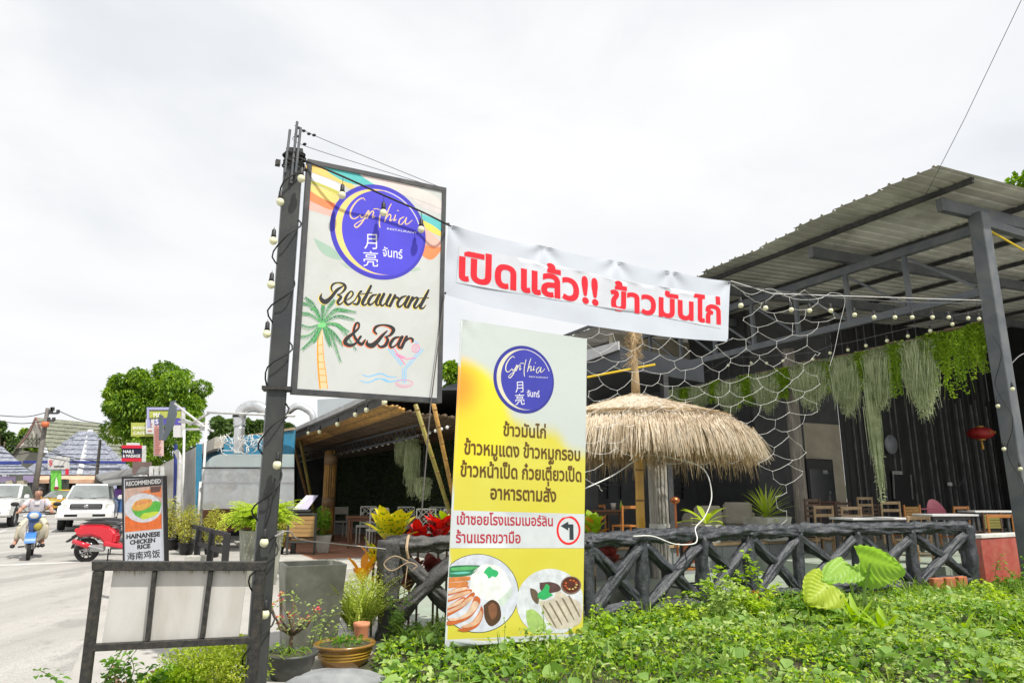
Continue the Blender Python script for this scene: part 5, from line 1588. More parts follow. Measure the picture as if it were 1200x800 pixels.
vine_clump(W(560, 5.9), 5.9, 0.28, 120, 'short weed sprig under the duck photo of the menu banner', G_mid, 0.05, 8, (0, 0), 5)
vine_clump(W(1195, 10.5), 10.5, 0.75, 300, 'leafy weed in front of the red wall at the far right', G_mid, 0.085, 9, (0, 0), 8)
vine_clump(W(1150, 9.3), 9.3, 0.35, 260, 'low lime weed below the right end post of the fence', G_lime, 0.08, 10, (0, 0), 8)
vine_clump(W(745, 8.0), 8.0, 0.36, 200, 'grassy weed under the bottom rail just right of the menu banner', G_lime, 0.07, 12, (0, 0), 8)
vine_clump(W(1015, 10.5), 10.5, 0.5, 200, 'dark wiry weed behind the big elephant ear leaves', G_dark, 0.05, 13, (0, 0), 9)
vine_clump(W(465, 7.7), 7.7, 0.5, 260, 'heart leaved vine climbing the left end post of the log fence', G_heart, 0.07, 14, (0.0, 0.08), 5, 0.05)
vine_clump(W(500, 7.5), 7.5, 0.26, 240, 'heart leaved vine clump at the foot of the left fence brace', G_heart, 0.09, 15, (0, 0), 8, 0.14)
WG = 'small weed tufts scattered over the bank'
for i in range(34):
 px_ = 560 + (i * 97.3) % 650
 Y_ = 5.6 + (i * 0.618 % 1) * 3.4
 t = vine_clump(W(px_, Y_), Y_, 0.14 + 0.22 * ((i * 0.37) % 1), 60 + 90 * (i % 2), ('lime green', 'pale whitish', 'yellow green', 'mid green')[i % 4] + (' low' if i % 3 else ' tall') + ' weed tuft ' + ('near the fence ' if Y_ > 7.9 else 'halfway down the bank ' if Y_ > 6.7 else 'close to the bottom edge ') + ('below the menu banner' if px_ < 690 else 'right of the menu banner' if px_ < 800 else 'by the tallest weed' if px_ < 930 else 'below the elephant ear' if px_ < 1070 else 'below the brick edging'), (G_lime, G_pale, G_fern, G_mid)[i % 4], 0.045 + 0.012 * (i % 4), 200 + i, (0, 0), 5, 0.09)
 t['group'] = WG
for px_, Y_, h_, m_, lb in ((708, 7.5, .34, G_lime, 'leafy lime weed touching the lower right edge of the menu banner'), (788, 8.3, .38, G_fern, 'fine yellow weed before the second fence cross right of the banner'), (940, 8.5, .42, G_mid, 'leafy mid green weed just left of the elephant ear'),
  (1062, 8.8, .42, G_lime, 'bushy lime weed just right of the elephant ear'), (1098, 8.4, .42, G_pale, 'pale leafed weed below the brick edging'), (1168, 9.2, .5, G_fern, 'yellow green weed before the left end of the red wall'), (1188, 8.0, .5, G_lime, 'tall lime weed at the right edge of the bank')):
 vine_clump(W(px_, Y_), Y_, h_, 300, lb, m_, .085, int(px_), (0, 0), 9, .15)
def spiky(px, Y, n, L, w, label, mat, z=0.08, up=1.1, droop=0.9, seed=2, cat='plant', name='leafy_plant', base=None, stem=0.0, spread=1.0, peak=0.35):
 x = W(px, Y) if base is None else base[0]
 yy = Y if base is None else base[1]
 t = thing(name, label, cat, (x, yy, z))
 rg = random.Random(seed)
 for i in range(n):
  an = i * 2.399 + rg.uniform(-.3, .3)
  k = i / n
  e_ = up * (0.25 + 1.6 * k)
  blade(t, (x + 0.02 * math.cos(an), yy + 0.02 * math.sin(an), z + stem + 0.1 * L * k), (math.cos(an) * spread, math.sin(an) * spread, e_), L * rg.uniform(0.7, 1.08), w * rg.uniform(.8, 1.1), mat, droop * rg.uniform(.6, 1.3) * (1.2 - k), 6, peak=peak)
 if stem: B().tube([(x, yy, z), (x, yy, z + stem + 0.1)], 0.025, 7).build('stem', m_twig, t, True)
 return t
spiky(1000, 7.9, 13, 0.36, 0.040, 'young lime green plant with upright strap leaves right of the elephant ear', G_lime, 0.12, 1.3, 0.7, 21)
spiky(1030, 7.6, 13, 0.34, 0.040, 'second strap leaved lime plant lower right of the elephant ear', G_lime, 0.1, 1.0, 0.9, 22)
spiky(975, 7.2, 11, 0.30, 0.036, 'low strap leaved plant in the weeds below the elephant ear', G_lime, 0.1, 0.8, 1.1, 23)
spiky(1120, 7.6, 10, 0.26, 0.035, 'small lime strap leaved plant in the right hand weeds', G_lime, 0.1, 1.0, 1.0, 24)
# elephant ear
def ear(parent, base, tip_dir, L, w, stalk, mat, tilt=0.5, name='leaf'):
 base = Vector(base)
 B().tube(crom([tuple(Vector(stalk)), tuple((Vector(stalk) + base) / 2 + Vector((0.02, 0.03, 0.05))), tuple(base)], 5), [0.018 - 0.0008 * i for i in range(11)], 7).build('stalk', M('pale_stalk', (0.28, 0.42, 0.10), 0.5), parent, True)
 d = Vector(tip_dir).normalized()
 s = d.cross(Vector((0, 0, 1))).normalized()
 up = s.cross(d)
 s = (s + up * tilt).normalized()
 up = s.cross(d).normalized()
 nu, nv = 26, 60
 def fn(a, b):
  t = b
  # heart outline: back lobes behind the stalk joint
  x = (a - 0.5) * 2
  y = -0.32 + 1.32 * t
  half = w * (math.sin(PI * (0.16 + 0.84 * t) ** 0.8) ** 0.7)
  px_ = x * half
  py_ = y * L - abs(x) ** 1.2 * 0.16 * L * (1 - t)
  if t < 0.25: px_ += (0.12 * w * (0.25 - t) * 4) * (1 if x > 0 else -1 if x < 0 else 0)
  vein = 0.011 * math.cos((t * 1.4 - abs(x) * 0.55) * 34) * min(1, abs(x) * 3)
  cup = -0.32 * abs(x) * w * 0.5 - 0.22 * (t ** 2) * L
  return base + s * px_ + d * py_ + up * (vein + cup + 0.02 * math.sin(x * 9 + t * 5) * abs(x))
 o = B().grid(fn, nu, nv).build(name, mat, parent, True)
 return o
G_ear = leafmat('elephant_ear_leaf', [(0.26, 0.46, 0.06), (0.36, 0.58, 0.10), (0.46, 0.66, 0.16)], 0.45, 0.4)
G_ear2 = leafmat('elephant_ear_yellow', [(0.42, 0.55, 0.05), (0.52, 0.64, 0.07), (0.58, 0.68, 0.10)], 0.45, 0.4)
tx, ty = W(1005, 8.9), 8.9
te = thing('elephant_ear_plant', 'elephant ear plant with two huge heart shaped leaves before the log fence', 'plant', (tx, ty, 0.1))
ear(te, (W(1022, 8.8), 8.8, 0.70), (0.80, -0.35, -0.02), 0.36, 0.33, (tx, ty, 0.08), G_ear, 1.3)
ear(te, (W(992, 8.7), 8.7, 0.66), (-0.55, -0.35, -0.10), 0.40, 0.20, (tx - .05, ty, 0.08), G_ear, 0.6)
ear(te, (W(968, 8.5), 8.5, 0.46), (-0.7, -0.35, -0.30), 0.32, 0.25, (tx - .1, ty, 0.08), G_ear2, 1.2)
ear(te, (W(1008, 9.0), 9.0, 0.62), (0.25, 0.3, 0.2), 0.25, 0.16, (tx + .08, ty, 0.08), G_ear, 0.2)
# bricks at the right fence foot
bt = thing('brick_edging', 'short row of old orange bricks at the right foot of the log fence', 'bricks', (W(1110, 11.1), 11.1, 0.05))
m_brick = M('old_orange_brick', (0.48, 0.15, 0.06), 0.85, 0.25, 9, 0, 0.5, 60, dirt=(0.30, 0.14, 0.08), dirt_amt=0.7, dirt_scale=8)
for i in range(3):
 B().box((W(1097 + i * 16, 11.1 + i * 0.06), 11.1 + i * 0.1, 0.20), (0.2, 0.1, 0.15), 0.3 + 0.05 * i).build('brick', m_brick, bt, bevel=0.01)
rb = thing('red_block', 'small red block half buried behind the tall weed at the fence foot', 'block', (W(884, 9.6), 9.6, 0.05))
B().box((W(884, 9.6), 9.6, 0.15), (0.08, 0.08, 0.26), 0.2).build('block_body', M('bright_red_paint', (0.45, 0.03, 0.02), 0.5), rb, bevel=0.006)
# boulder, bottom left
def boulder(x, y, z, r, sc, label, seed=0):
 bm = bmesh.new()
 bmesh.ops.create_icosphere(bm, subdivisions=4, radius=r)
 for q in bm.verts:
  n0 = noise.noise(q.co * (1.6 / r) * 0.7 + Vector((seed, 0, 0))) * 0.28 + noise.noise(q.co * (5 / r) * 0.5 + Vector((seed, 3, 0))) * 0.09 + noise.noise(q.co * (14 / r) * 0.5) * 0.03
  q.co = Vector((q.co.x * sc[0], q.co.y * sc[1], q.co.z * sc[2])) * (1 + n0)
  q.co += Vector((x, y, z))
 me = bpy.data.meshes.new('boulder')
 bm.to_mesh(me); bm.free()
 me.materials.append(M('grey_rock', (0.20, 0.21, 0.215), 0.85, 0.25, 5, 0, 0.7, 30, dirt=(0.34, 0.35, 0.35), dirt_amt=0.6, dirt_scale=5))
 me.polygons.foreach_set('use_smooth', np.ones(len(me.polygons), dtype=bool))
 o = bpy.data.objects.new('boulder', me)
 COL.objects.link(o)
 return tag(o, label, 'rock')
b0 = PZ(405, 796, 0.06)
boulder(b0.x - .02, b0.y - 0.2, -0.06, 0.40, (1.6, .9, 0.62), 'grey boulder at the bottom edge below the yellow glazed pot', 2)
# ================================================================== straw umbrella
hx, hy = (746 - 600) / 816 / 1.0 * 11.0, 11.0
hut = thing('straw_umbrella', 'round straw thatched umbrella on a yellow bamboo pole', 'umbrella', (hx, hy, 0.04))
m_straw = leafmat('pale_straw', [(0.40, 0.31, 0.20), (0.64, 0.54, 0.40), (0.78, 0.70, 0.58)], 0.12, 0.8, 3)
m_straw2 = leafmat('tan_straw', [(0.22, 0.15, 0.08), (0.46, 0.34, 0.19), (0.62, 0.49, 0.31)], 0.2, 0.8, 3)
m_strawcap = M('straw_thatch', (0.58, 0.52, 0.43), 0.9, 0.3, 20, 0, 0.8, 60, dirt=(0.34, 0.26, 0.16), dirt_amt=0.7, dirt_scale=18)
H = Vector((hx, hy, 0))
B().tube([(hx + 0.01, hy, 0.02), (hx, hy, 1.2), (hx + 0.015, hy, 2.2), (hx, hy, 3.05)], [0.072, 0.07, 0.067, 0.064], 14).build('bamboo_pole', M('golden_bamboo', (.66, .36, .04), .4, .2, 4, coat=.3), hut, True)
for z in (0.5, 0.95, 1.42, 1.88, 2.3):
 B().tube([(hx, hy, z - 0.012), (hx, hy, z + 0.012)], 0.078, 14).build('knot', m_bamboo_old, hut, True)
HS = 1.17
prof1 = [(r * HS, z) for r, z in [(0.05, 3.06), (0.35, 2.97), (0.7, 2.84), (1.2, 2.65), (1.2, 2.62), (0.3, 2.9)]]
B().lathe(prof1, (hx, hy, 0), 40, cap=False).build('thatch_cap', m_strawcap, hut, True)
prof2 = [(r * HS, z) for r, z in [(0.8, 2.76), (1.15, 2.60), (1.42, 2.44), (1.46, 2.38), (1.40, 2.34), (1.0, 2.52), (0.4, 2.78)]]
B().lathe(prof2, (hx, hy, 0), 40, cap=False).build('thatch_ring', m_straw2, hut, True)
def strands(name, P, D, L, w, mat, parent, sag=0.3, seg=3, jit=0.05):
 """thin bent straws"""
 P, D, L = (np.asarray(q, dtype=float) for q in (P, D, L))
 n = len(P)
 D = D / np.linalg.norm(D, axis=1, keepdims=True)
 view = P - np.array([0, 0, 1.5])
 s = np.cross(D, view); s /= np.linalg.norm(s, axis=1, keepdims=True) + 1e-9
 s = s + NR.normal(size=(n, 3)) * 0.5
 s /= np.linalg.norm(s, axis=1, keepdims=True) + 1e-9
 V = np.zeros((n, (seg + 1) * 2, 3))
 p = P.copy(); d = D.copy()
 for i in range(seg + 1):
  ww = w * (1 - 0.6 * i / seg)
  V[:, 2 * i] = p - s * ww
  V[:, 2 * i + 1] = p + s * ww
  d = d + np.array([0, 0, -sag / seg]) + NR.normal(size=(n, 3)) * jit
  d /= np.linalg.norm(d, axis=1, keepdims=True)
  p = p + d * (L / seg)[:, None]
 F = np.array([[2 * i, 2 * i + 1, 2 * i + 3, 2 * i + 2] for i in range(seg)])
 faces = (F[None] + (np.arange(n) * (seg + 1) * 2)[:, None, None]).reshape(-1, 4)
 return mesh_obj(name, V.reshape(-1, 3), faces, mat, parent)
def ring(n, r0, r1, z_of, outward=1.0, down=1.0, jz=0.02):
 an = NR.uniform(0, 2 * PI, n); r = NR.uniform(r0, r1, n)
 P = np.stack([hx + HS * r * np.cos(an), hy + HS * r * np.sin(an), np.array([z_of(q) for q in r]) + NR.normal(size=n) * jz], axis=1)
 D = np.stack([np.cos(an) * outward + NR.normal(size=n) * .13, np.sin(an) * outward + NR.normal(size=n) * .13, -down + NR.normal(size=n) * .12], axis=1)
 return P, D
P, D = ring(6500, 0.02, 1.15, lambda r: 3.085 - 0.345 * r, 1.0, 0.40, 0.006)
tag(strands('cap_straw', P, D, NR.uniform(0.10, 0.22, len(P)), 0.0045, m_straw, hut, 0.05, 2), kind='stuff')
P, D = ring(1700, 1.14, 1.22, lambda r: 2.665, 0.2, 0.3, 0.012)
D = np.stack([-(P[:, 1] - hy), (P[:, 0] - hx), NR.normal(size=len(P)) * 0.15], axis=1)
tag(strands('binding_rope', P, D, NR.uniform(0.1, 0.2, len(P)), 0.005, m_straw2, hut, 0.0, 2), kind='stuff')
P, D = ring(11500, 1.14, 1.50, lambda r: 2.66 - (r - 1.14) * 0.66, 0.62, 0.75, 0.02)
tag(strands('fringe_straw', P, D, NR.uniform(0.28, 0.52, len(P)), 0.0055, m_straw, hut, 1.1, 4), kind='stuff')
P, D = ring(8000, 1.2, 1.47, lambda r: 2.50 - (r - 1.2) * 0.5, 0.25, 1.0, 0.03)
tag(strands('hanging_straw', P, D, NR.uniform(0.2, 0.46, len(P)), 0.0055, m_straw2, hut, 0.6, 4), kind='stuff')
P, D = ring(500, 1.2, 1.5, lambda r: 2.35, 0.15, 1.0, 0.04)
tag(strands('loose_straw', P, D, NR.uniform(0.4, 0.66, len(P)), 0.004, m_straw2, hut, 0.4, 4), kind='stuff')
fin = B().tube([(hx, hy, 3.0), (hx + 0.005, hy, 3.4), (hx - 0.01, hy, 3.8), (hx, hy, 4.15)], [0.072, 0.06, 0.048, 0.03], 10, noise_amt=0.12)
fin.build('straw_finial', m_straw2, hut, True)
n = 260
zz = NR.uniform(3.55, 4.15, n); an = NR.uniform(0, 2 * PI, n)
P = np.stack([hx + 0.045 * np.cos(an), hy + 0.045 * np.sin(an), zz], axis=1)
D = np.stack([np.cos(an) * .6, np.sin(an) * .6, NR.uniform(-0.6, 1.2, n)], axis=1)
tag(strands('finial_straw', P, D, NR.uniform(0.08, 0.2, n), 0.005, m_straw2, hut, 0.2, 2), kind='stuff')
for i in range(10):
 an = 2 * PI * i / 10 + 0.2
 B().tube([(hx + 0.06 * math.cos(an), hy + 0.06 * math.sin(an), 2.93), (hx + 1.6 * math.cos(an), hy + 1.6 * math.sin(an), 2.40)], 0.018, 6).build('rib', m_bamboo_old, hut)
# ================================================================== planters and potted plants
def square_pot(x, y, z, wt, wb, h, rz_, mat, parent, wall=0.035, name='planter'):
 M3 = Matrix.Rotation(rz_, 3, 'Z')
 rings = [(wb / 2, 0), (wt / 2, h), (wt / 2 - wall, h), (wt / 2 - wall - 0.01, h - 0.09)]
 v, f = [], []
 for r, zz in rings:
  for sx, sy in ((-1, -1), (1, -1), (1, 1), (-1, 1)):
   v.append(Vector((x, y, z + zz)) + M3 @ Vector((sx * r, sy * r, 0)))
 for i in range(3):
  for j in range(4):
   a, b = i * 4 + j, i * 4 + (j + 1) % 4
   f.append((a, b, b + 4, a + 4))
 f.append((12, 13, 14, 15))
 f.append((3, 2, 1, 0))
 o = mesh_obj(name, v, f, mat, parent)
 bm = bmesh.new(); bm.from_mesh(o.data)
 bmesh.ops.bevel(bm, geom=[e for e in bm.edges if e.calc_face_angle(0) > 0.5], offset=0.006, segments=1, affect='EDGES')
 bm.to_mesh(o.data); bm.free()
 s_ = Matrix.Rotation(rz_, 3, 'Z')
 q = [Vector((x, y, z + h - 0.06)) + s_ @ Vector((sx * (wt / 2 - wall - 0.004), sy * (wt / 2 - wall - 0.004), 0)) for sx, sy in ((-1, -1), (1, -1), (1, 1), (-1, 1))]
 mesh_obj('soil', q, [(0, 1, 2, 3)], m_soil, parent)
 return o
g0 = PZ(349, 765, 0)
t = thing('empty_planter', 'tall empty tapered concrete planter right of the black sign post', 'planter', (g0.x, g0.y + .2, 0))
square_pot(g0.x + 0.02, g0.y + 0.25, 0, 0.60, 0.48, 0.82, TH - 0.05, m_concrete, t, 0.04)
g0 = PZ(294, 687, 0.05)
t = thing('fern_planter', 'tapered concrete planter overflowing with a bright fern behind the sign post', 'planter', (g0.x, g0.y + .3, 0.05))
square_pot(g0.x, g0.y + 0.3, 0.05, 0.64, 0.5, 0.88, TH, m_concrete, t, 0.04)
fronds(t, (g0.x, g0.y + 0.3, 0.86), 230, 0.78, G_fern, 2.9, 5, 0.085, 1.9, 'fern_fronds', 1.0)
def round_pot(x, y, z, r, h, mat, parent, rim=0.02, bands=0, name='pot', wob=0.0):
 pr = [(r * 0.70, 0), (r * 0.86, h * 0.45), (r * 0.95, h * 0.86), (r * 1.04, h * 0.9), (r * 1.05, h), (r * 0.93, h), (r * 0.88, h * 0.86)]
 B().lathe(pr, (x, y, z), 30, cap=True, wob=wob).build(name, mat, parent, True)
 for i in range(bands):
  B().lathe([(r * (0.84 + i * .035) * 1.02, 0), (r * (0.84 + i * .035) * 1.05, 0.008), (r * (0.84 + i * .035) * 1.03, 0.016)], (x, y, z + h * (0.38 + 0.13 * i)), 30, cap=False).build('band', M('mustard_band', (0.45, 0.26, 0.03), 0.3), parent, True)
 B().lathe([(r * 0.90, 0)] + [(0.001, 0.012)], (x, y, z + h * 0.9), 24, cap=False).build('soil', m_soil, parent)
g0 = PZ(341, 780, 0.0)
kx, ky = g0.x, 6.35
t = thing('black_pot_plant', 'round black pot with a bare twiggy shrub bearing small pink red flowers', 'potted plant', (kx, ky, 0))
kx = (341 - 600) / 816 / 1.074 * ky
round_pot(kx, ky, 0.0, 0.215, 0.20, M('black_pot', (0.035, 0.04, 0.04), 0.45, 0.2, 3, dirt=(0.14, 0.14, 0.12), dirt_amt=0.5, dirt_scale=4), t)
rg = random.Random(5)
br = B()
tips = []
br.tube([(kx, ky, 0.16), (kx - 0.01, ky, 0.28), (kx, ky, 0.36)], [0.02, 0.017, 0.014], 7)
for i in range(9):
 an = rg.uniform(0, 2 * PI)
 e1 = Vector((kx + math.cos(an) * 0.12, ky + math.sin(an) * 0.1, 0.42 + rg.uniform(-.04, .08)))
 e2 = e1 + Vector((math.cos(an + rg.uniform(-1, 1)) * 0.10, 0.03, rg.uniform(.05, .2)))
 br.tube([(kx, ky, 0.33), tuple(e1), tuple(e2)], [0.011, 0.008, 0.005], 6)
 tips += [e1, e2]
br.build('branches', m_twig, t, True)
bs = [tuple(q + Vector((rg.gauss(0, .02), rg.gauss(0, .02), rg.gauss(0, .02)))) for q in tips for _ in range(6)]
leaves('leaves', bs, rdirs(len(bs), 0.2), [0.045] * len(bs), G_pale, t, 0.5, 0.2, 0.2)
bs = [tuple(q + Vector((rg.gauss(0, .02), rg.gauss(0, .02), rg.gauss(0.01, .015)))) for q in tips[:8] for _ in range(7)]
leaves('flowers', bs, rdirs(len(bs), 0.2), [0.03] * len(bs), leafmat('pink_flower', [(0.62, 0.06, 0.08), (0.75, 0.14, 0.16)], 0.3), t, 0.9, 0.1, 0.1)
leaves('pot_weeds', [(kx + rg.gauss(0, .1), ky + rg.gauss(0, .1), 0.18) for _ in range(60)], rdirs(60, 1.2), [0.16] * 60, G_grass, t, 0.06, 0.1, 0.4, 7)['kind'] = 'stuff'
gx, gy = (404 - 600) / 816 / 1.07 * 6.75, 6.75
t = thing('yellow_pot', 'mustard yellow glazed pot with ring bands and small green weeds', 'potted plant', (gx, gy, 0))
round_pot(gx, gy, 0.0, 0.265, 0.20, M('mustard_glaze', (0.30, 0.15, 0.025), 0.25, 0.3, 3, dirt=(0.14, 0.075, 0.02), dirt_amt=0.7, dirt_scale=3, coat=0.5), t, bands=3, wob=0.012)
bush(t, (gx, gy, 0.21), (0.2, 0.18, 0.04), 220, 0.04, G_mid, 'weeds', 3)['kind'] = 'stuff'
t = thing('terracotta_pot', 'small terracotta pot behind the mustard pot', 'pot', (gx + 0.02, gy + 0.42, 0))
round_pot(gx + 0.06, gy + 0.42, 0.0, 0.075, 0.30, M('terracotta', (0.55, 0.17, 0.07), 0.7, 0.2, 8, dirt=(0.7, 0.5, 0.35), dirt_amt=0.5), t)
for k_, (px_, Y_, lb_, sd) in enumerate(((424, 7.75, 'fine leaved asparagus fern shrub left of the fence end post', 3),)):
 x = W(px_, Y_)
 t = thing('asparagus_fern', lb_, 'plant', (x, Y_, 0))
 fronds(t, (x, Y_, 0.12), 110, 0.72, leafmat('feathery_lime', [(0.36, 0.48, 0.06), (0.58, 0.68, 0.12), (0.72, 0.80, 0.24)], 0.4), 1.5, sd, 0.035, 0.9, 'feathery_fronds', 0.8, 30)
 bush(t, (x, Y_, 0.42), (0.26, 0.24, 0.30), 5200, 0.03, MATS['feathery_lime'], 'fine_foliage', sd, 0.25)
# croton plants behind the fence
def croton(px, Y, z, n, L, w, label, mat, seed, extra=None):
 x = W(px, Y)
 t = thing('croton_plant', label, 'plant', (x, Y, 0))
 rg = random.Random(seed)
 z += 0.10
 L *= 1.15
 B().tube([(x, Y, 0), (x, Y, z + 0.05)], 0.015, 6).build('stem', m_twig, t)
 for i in range(n):
  an = i * 2.399 + rg.uniform(-.2, .2)
  k = i / n
  blade(t, (x + .03 * math.cos(an), Y + .03 * math.sin(an), z - 0.12 + 0.14 * k), (math.cos(an) * .75, math.sin(an) * .75 - 0.12, 0.9 + 1.6 * k), L * rg.uniform(.75, 1.1), w * 1.35 * rg.uniform(.8, 1.15), mat if extra is None or i % 4 else extra, 0.7, 7, peak=0.55, twist=rg.uniform(-.4, .4))
 return t
croton(457, 8.35, 0.93, 22, 0.33, 0.055, 'yellow leaved croton with green specks above the left end of the log fence', G_yellow, 3)
croton(437, 8.1, 0.75, 10, 0.2, 0.035, 'lime yellow croton shoot hanging just left of the fence end post', G_yellow, 4, G_orange)
croton(426, 8.0, 0.55, 7, 0.24, 0.04, 'low croton sprig with curled orange leaves left of the fence end post', G_orange, 14)
croton(489, 8.5, 0.90, 16, 0.22, 0.052, 'red leaved croton right of the yellow croton', G_red, 5, G_maroon)
croton(513, 8.6, 0.97, 18, 0.24, 0.055, 'bright red croton nearest the left edge of the menu banner', G_red, 6, G_maroon)
croton(523, 8.75, 1.05, 9, 0.2, 0.05, 'lime green croton shoot rising between the red crotons', G_lime, 7)
croton(480, 8.35, 0.45, 16, 0.26, 0.055, 'dark maroon croton low behind the first fence bay', G_maroon, 8, G_red)
croton(508, 8.4, 0.50, 16, 0.26, 0.055, 'dark maroon croton behind the first fence brace beside the banner', G_maroon, 9)
croton(697, 9.1, 1.0, 16, 0.2, 0.045, 'green and coral croton just right of the menu banner above the rail', G_lime, 10, G_orange)
croton(712, 9.2, 0.62, 18, 0.24, 0.06, 'pinkish maroon croton behind the fence right of the menu banner', G_maroon, 11)
# yucca and broad leaf plant in concrete pots on the terrace lip
def on_lip(px): return PA(px, 640, 10.62)
for px_, lab, wt in ((901, 'grey concrete planter with a spiky bright green dracaena right of the straw umbrella', 0.68), (829, 'small square concrete planter with a broad leaved young plant under the straw umbrella', 0.44)):
 q = on_lip(px_)
 t = thing('terrace_planter', lab, 'planter', (q.x, q.y, 0.615))
 hh = 0.46 if wt > 0.5 else 0.34
 square_pot(q.x, q.y, 0.615, wt, wt * 0.8, hh, TH, m_concrete_pale, t, 0.03)
 zt = 0.615 + hh - 0.05
 rg = random.Random(8)
 if wt > 0.5:
  for i in range(46):
   an = i * 2.399
   k = i / 46
   blade(t, (q.x, q.y, zt + 0.12 * k), (math.cos(an), math.sin(an), 0.15 + 2.2 * k), 0.74 * rg.uniform(.75, 1.05), 0.024, G_fern if i % 3 else G_varieg, 0.6, 6, peak=0.3)
 else:
  for i in range(12):
   an = i * 2.399 + .4
   blade(t, (q.x, q.y, zt + 0.06), (math.cos(an), math.sin(an), 0.3 + 1.3 * (i / 12)), 0.62 * rg.uniform(.7, 1.1), 0.055, G_fern, 0.75, 6, peak=0.6)
# vine and shrub under the rusty frame
def lowbush(px, Y, rad, n, size, mat, label, seed, z=0.0, width=0.5, name='shrub'):
 x = W(px, Y)
 t = thing(name, label, 'shrub', (x, Y, z))
 bush(t, (x, Y, z + rad[2] * 0.8), rad, n, size, mat, 'foliage', seed, width, 0.45)
 st = B()
 rg = random.Random(seed)
 for i in range(14):
  an = rg.uniform(0, 6.28)
  st.tube([(x, Y, z), (x + math.cos(an) * rad[0] * .7, Y + math.sin(an) * rad[1] * .7, z + rad[2] * rg.uniform(.8, 1.6))], 0.004, 4, cap=False)
 st.build('stems', M('weed_stem', (0.12, 0.18, 0.04), 0.7), t)
 return t
lowbush(262, 5.9, (0.40, 0.3, 0.24), 6500, 0.036, leafmat('yellow_green_fine', [(0.22, 0.33, 0.03), (0.42, 0.52, 0.06), (0.60, 0.62, 0.10)], 0.4), 'yellow green fine leaved shrub behind the right leg of the rusty frame', 31, 0, 0.4)
lowbush(215, 5.7, (0.26, 0.2, 0.12), 1500, 0.05, G_lime, 'low lime shrub under the middle of the rusty frame', 32, 0, 0.5)
vine_clump(W(158, 5.55), 5.55, 0.42, 300, 'leafy vine tangle behind the lower left of the rusty frame', G_mid, 0.075, 33, (0, 0), 9, 0.12)
vine_clump(W(128, 5.35), 5.35, 1.05, 60, 'thin vine climbing beside the left leg of the rusty frame', G_mid, 0.06, 34, (0.02, 0), 2, 0.03)
vine_clump(W(172, 5.5), 5.5, 0.2, 160, 'dry reddish weed tangle on the road edge under the rusty frame', leafmat('dry_leaf', [(0.30, 0.12, 0.07), (0.45, 0.25, 0.15)], 0.2), 0.05, 35, (-0.4, 0), 8, 0.12)
vine_clump(W(375, 6.9), 6.9, 0.55, 120, 'spindly pale leaved shrub in front of the tall empty planter', G_pale, 0.05, 36, (0.1, 0), 6, 0.06)
vine_clump(W(325, 6.5), 6.5, 0.22, 160, 'small green weeds at the foot of the black sign post', G_lime, 0.05, 37, (0, 0), 7, 0.1)
